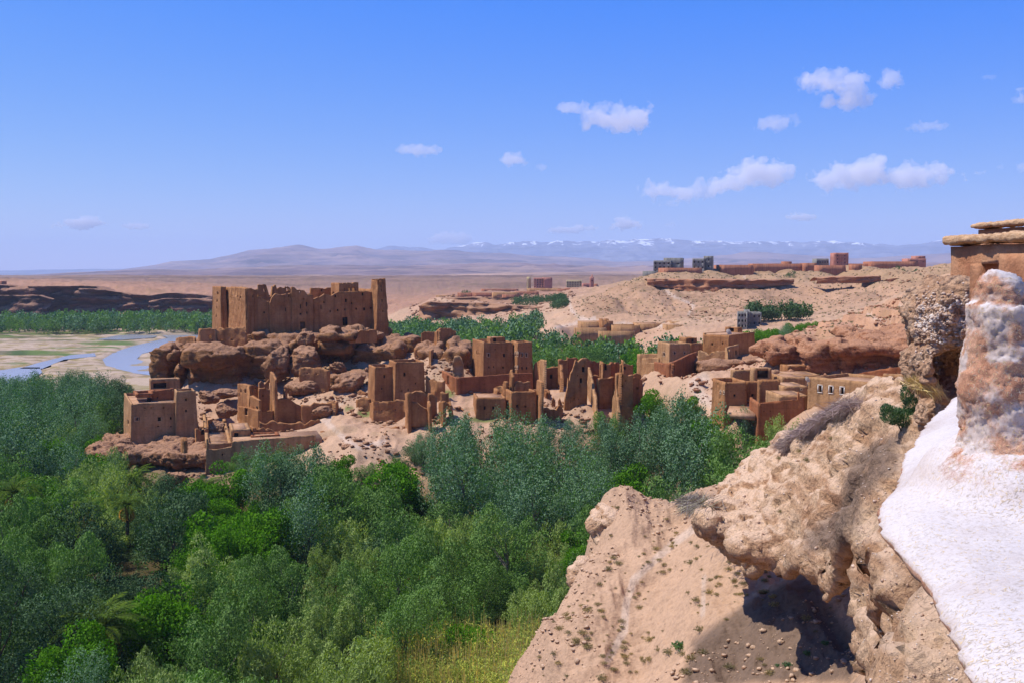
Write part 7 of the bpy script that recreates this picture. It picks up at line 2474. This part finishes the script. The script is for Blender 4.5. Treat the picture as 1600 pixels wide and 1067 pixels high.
# ---- brushwood heaps, dry palm litter, the green bush on the ledge
def heap(name, pts, hgt, n, L, wid, key, label, cat, seed, along=None):
    """pts: photo positions along the heap; twigs lie in a tangle on the ground found there"""
    rs = np.random.RandomState(seed)
    C_ = [pick(a, b) for a, b in pts]
    C_ = [np.array(h[0]) for h in C_ if h]
    if not C_: return
    c0 = sum(C_) / len(C_)
    pos = []
    for _ in range(n):
        t = rs.uniform(0, len(C_) - 1.001) if len(C_) > 1 else 0
        i = int(t); fr = t - i
        b = C_[i] * (1 - fr) + (C_[i + 1] if len(C_) > 1 else C_[i]) * fr
        o = rs.normal(size=3) * np.array([1, 1, 0.45]) * hgt * 0.55
        o[2] = abs(o[2])
        pos.append(b + o)
    pos = np.array(pos) - c0
    if along is None:
        along = np.array([1, 0.3, 0.25])
    ax = along + rs.normal(size=(n, 3)) * 0.65
    nr = rs.normal(size=(n, 3)); nr /= np.linalg.norm(nr, axis=1)[:, None]
    v, f = leaf_quads(pos, nr, ax, L * rs.uniform(0.5, 1.4, n), np.full(n, wid))
    link(name, mesh_from(name, v, f, ML[key]), None, tuple(c0), label=label, category=cat)
heap('brushwood', [(1228, 702), (1255, 682), (1285, 664), (1310, 649), (1336, 634)], 0.32, 7500, 0.7, 0.014, 'dry', 'long heap of dry purplish brushwood along the edge of the ledge', 'brushwood', 1)
heap('brushwood', [(1075, 786), (1090, 790), (1104, 794)], 0.5, 1300, 1.2, 0.03, 'greydry', 'flat heap of grey dry branches under the tip of the overhanging ledge', 'brushwood', 2)
heap('palm_litter', [(1425, 598), (1442, 606), (1462, 612)], 0.09, 700, 0.26, 0.010, 'straw', 'pile of dry straw and palm litter under the conglomerate block', 'straw pile', 3, along=np.array([0.7, 0.0, -0.8]))
def green_bush():
    h = pick(1410, 668)
    c = h[0]
    k = c.y / F
    r = root('bush', 'dark green bush with one tall leafy shoot, on the ledge below the conglomerate block', 'bush', tuple(c))
    rs = np.random.RandomState(5)
    pos, ax = [], []
    lobes = [(-16, 20, 20, 15, 1700), (6, 16, 26, 16, 2400), (14, 36, 14, 16, 1100), (6, 54, 11, 18, 1000), (10, 68, 7, 13, 500), (-26, 30, 10, 9, 500), (24, 24, 12, 13, 800)]
    for dx, dz, w, hh, n in lobes:
        d = rs.normal(size=(n, 3)); d /= np.linalg.norm(d, axis=1)[:, None]
        d *= rs.uniform(0.4, 1, (n, 1)) ** 0.5
        pos.append(np.stack([dx * k + d[:, 0] * w * k, d[:, 1] * w * k, dz * k + d[:, 2] * hh * k], 1))
        ax.append(d + np.array([0, 0, 0.9]))
    pos = np.concatenate(pos); ax = np.concatenate(ax) + rs.normal(size=pos.shape) * 0.4
    nr = rs.normal(size=pos.shape); nr /= np.linalg.norm(nr, axis=1)[:, None]
    v, f = leaf_quads(pos, nr, ax, rs.uniform(2.5, 6, len(pos)) * k, rs.uniform(0.7, 1.3, len(pos)) * k)
    link('foliage', mesh_from('foliage', v, f, ML['bush']), r)
    V, Fc = [], []
    for dx, dz in ((-18, 24), (8, 20), (14, 44), (6, 70), (26, 28)):
        a, b = tube([(0, 0, -0.1), (dx * k * 0.5, 0, dz * k * 0.4), (dx * k, 0, dz * k)], [1.4 * k, 1.0 * k, 0.4 * k], 5)
        o = len(V); V.extend(a); Fc.extend([tuple(i + o for i in q) for q in b])
    link('stem', mesh_from('stem', V, Fc, M['bark']), r)
green_bush()

# straws lying in and on the plaster
def straws():
    rs = np.random.RandomState(6)
    pos, nr, ax, L = [], [], [], []
    k = 0
    for _ in range(5200):
        px = rs.uniform(1366, 1600); py = rs.uniform(430, 1067)
        h = pick(px, py)
        if not h or h[0].y > 9 or not (h[2].startswith('terrace') or h[2].startswith('pinnacle')): continue
        
        n = np.array(h[1])
        t = rs.normal(size=3); t -= n * (t @ n); t /= np.linalg.norm(t)
        pos.append(np.array(h[0]) + n * 0.0012); nr.append(n + rs.normal(size=3) * 0.15); ax.append(t + n * rs.uniform(-.05, .12)); L.append(rs.uniform(0.010, 0.030))
    pos, nr, ax, L = map(np.array, (pos, nr, ax, L))
    m = rs.rand(len(pos)) < 0.45
    for msk, key, mt in ((m, 'straw', None), (~m, 'straw', 'pale')):
        v, f = leaf_quads(pos[msk], nr[msk], ax[msk], L[msk], 0.0021 + 0 * L[msk])
        link('straw', mesh_from('straw', v, f, ML['straw'] if mt is None else ML['straw_pale']), kind='stuff')
straws()
# ------------------------------------------------------------------ clouds: closed bodies of thin white vapour
def cloud_mat():
    m = bpy.data.materials.new('cloud_vapour')
    m.use_nodes = True
    nt = m.node_tree
    nt.nodes.clear()
    o = nt.nodes.new('ShaderNodeOutputMaterial')
    pv = nt.nodes.new('ShaderNodeVolumePrincipled')
    pv.inputs['Color'].default_value = (1.0, 0.98, 1.0, 1)
    pv.inputs['Density'].default_value = 0.005
    nt.links.new(pv.outputs[0], o.inputs['Volume'])
    return m
CM = cloud_mat()
def cloud(lumps, D, label, seed, h_px=1.5, thin=1.0):
    k = D / F
    pp = [P(px, py, D) for px, py, w, h in lumps]
    lo = [min(p[i] - (l[2] if i < 2 else l[3]) * k * 0.75 for p, l in zip(pp, lumps)) for i in range(3)]
    hi = [max(p[i] + (l[2] if i < 2 else l[3]) * k * 0.75 for p, l in zip(pp, lumps)) for i in range(3)]
    dy = max(l[3] for l in lumps) * k * 0.8
    lo[1], hi[1] = D - dy * 1.3, D + dy * 1.3
    h = h_px * k
    if (hi[0] - lo[0]) / h > 150:
        h = (hi[0] - lo[0]) / 150
    p = grid_pts(lo, hi, h)
    f = None
    for c, (px, py, w, hh) in zip(pp, lumps):
        q = p - c
        # flat base, domed top
        r = np.array([w * k / 2, min(w, hh * 1.6) * k * 0.5, hh * k / 2]) * 0.95
        d = sd_ell(q, (0, 0, 0), r)
        f = d if f is None else smin(f, d, 10 * k)
    s = max(l[3] for l in lumps) * k
    q = p.reshape(-1, 3) - np.array(lo)
    f = f + (s * 0.26 * fbm(q / (s * 0.42), 5, seed) + s * 0.09 * ridged(q / (s * 0.2), 4, seed + 3)).reshape(f.shape)
    f[0] = f[-1] = 1; f[:, 0] = f[:, -1] = 1; f[:, :, 0] = f[:, :, -1] = 1
    V, Q = surface_nets(f, lo, h)
    c = V.mean(0)
    m = CM
    if thin != 1.0:
        m = CM.copy()
        [n for n in m.node_tree.nodes if n.type == 'PRINCIPLED_VOLUME'][0].inputs['Density'].default_value *= thin
    link('cloud', mesh_from('cloud', V - c, Q, m, True), None, tuple(c), label=label, category='cloud', group='small fair-weather clouds')
cloud([(892, 171, 38, 22), (930, 180, 50, 24), (962, 188, 110, 40), (990, 184, 62, 40)], 9000, 'compact white cloud with a small puff on its left, upper middle of the sky', 1)
cloud([(1280, 125, 76, 34), (1330, 142, 66, 52), (1312, 160, 60, 32), (1300, 132, 60, 40)], 8500, 'highest large cloud, ragged, right of the compact one', 2)
cloud([(1393, 122, 34, 34)], 8500, 'small ragged puff just right of the highest large cloud', 3)
cloud([(1208, 194, 52, 26), (1235, 190, 24, 22)], 9500, 'small faint cloud left below the highest large cloud', 4, thin=0.7)
cloud([(1452, 197, 62, 16), (1425, 202, 30, 8)], 9500, 'thin flat cloud wisp high on the right', 5, thin=0.6)
cloud([(650, 235, 70, 18), (678, 238, 30, 10)], 9500, 'small flat lone cloud left of the middle', 6)
cloud([(803, 251, 42, 24)], 10500, 'small round cloud below the compact white cloud', 7)
cloud([(846, 262, 20, 12)], 10500, 'tiny faint puff right of the small round cloud', 8, thin=0.6)
cloud([(1055, 300, 100, 30), (1130, 288, 80, 36), (1190, 272, 90, 44), (1220, 262, 44, 26)], 12500, 'long cloud rising to the right, right of the middle', 9)
cloud([(1302, 280, 70, 38), (1355, 268, 80, 48), (1410, 276, 110, 34), (1465, 270, 70, 26), (1505, 272, 50, 14)], 12500, 'longest cloud, with a knobbed top and thin right tail, far right', 10)
cloud([(135, 349, 70, 20), (105, 352, 50, 8)], 21000, 'faint flat cloud above the left plain', 11, thin=1.3)
cloud([(214, 354, 52, 12)], 21000, 'fainter flat wisp right of the one above the left plain', 12, thin=1.2)
cloud([(1252, 340, 52, 14)], 21000, 'faint small cloud below the gap of the two long clouds', 13, thin=1.5)
cloud([(978, 351, 52, 20)], 22000, 'low pale cloud above the snowy mountains', 14, thin=1.2)
cloud([(880, 360, 56, 12), (918, 357, 36, 8)], 22000, 'flat low wisp left of the low pale cloud', 15, thin=1.5)
cloud([(1048, 352, 18, 9)], 22000, 'tiny low puff right of the low pale cloud', 16, thin=0.35)
cloud([(705, 374, 76, 20)], 23000, 'broad faint cloud resting on the left end of the snowy mountains', 17, thin=1.1)
cloud([(1594, 151, 20, 26)], 9000, 'puff cut by the right edge of the photo, higher of two', 18)
cloud([(1597, 262, 16, 22)], 12500, 'puff cut by the right edge of the photo, lower of two', 19, thin=0.6)
cloud([(1545, 121, 26, 9)], 9000, 'thin tiny wisp near the top right', 20, thin=0.5)
cloud([(1563, 262, 12, 11)], 12500, 'tiny puff right of the longest cloud', 21, thin=0.5)
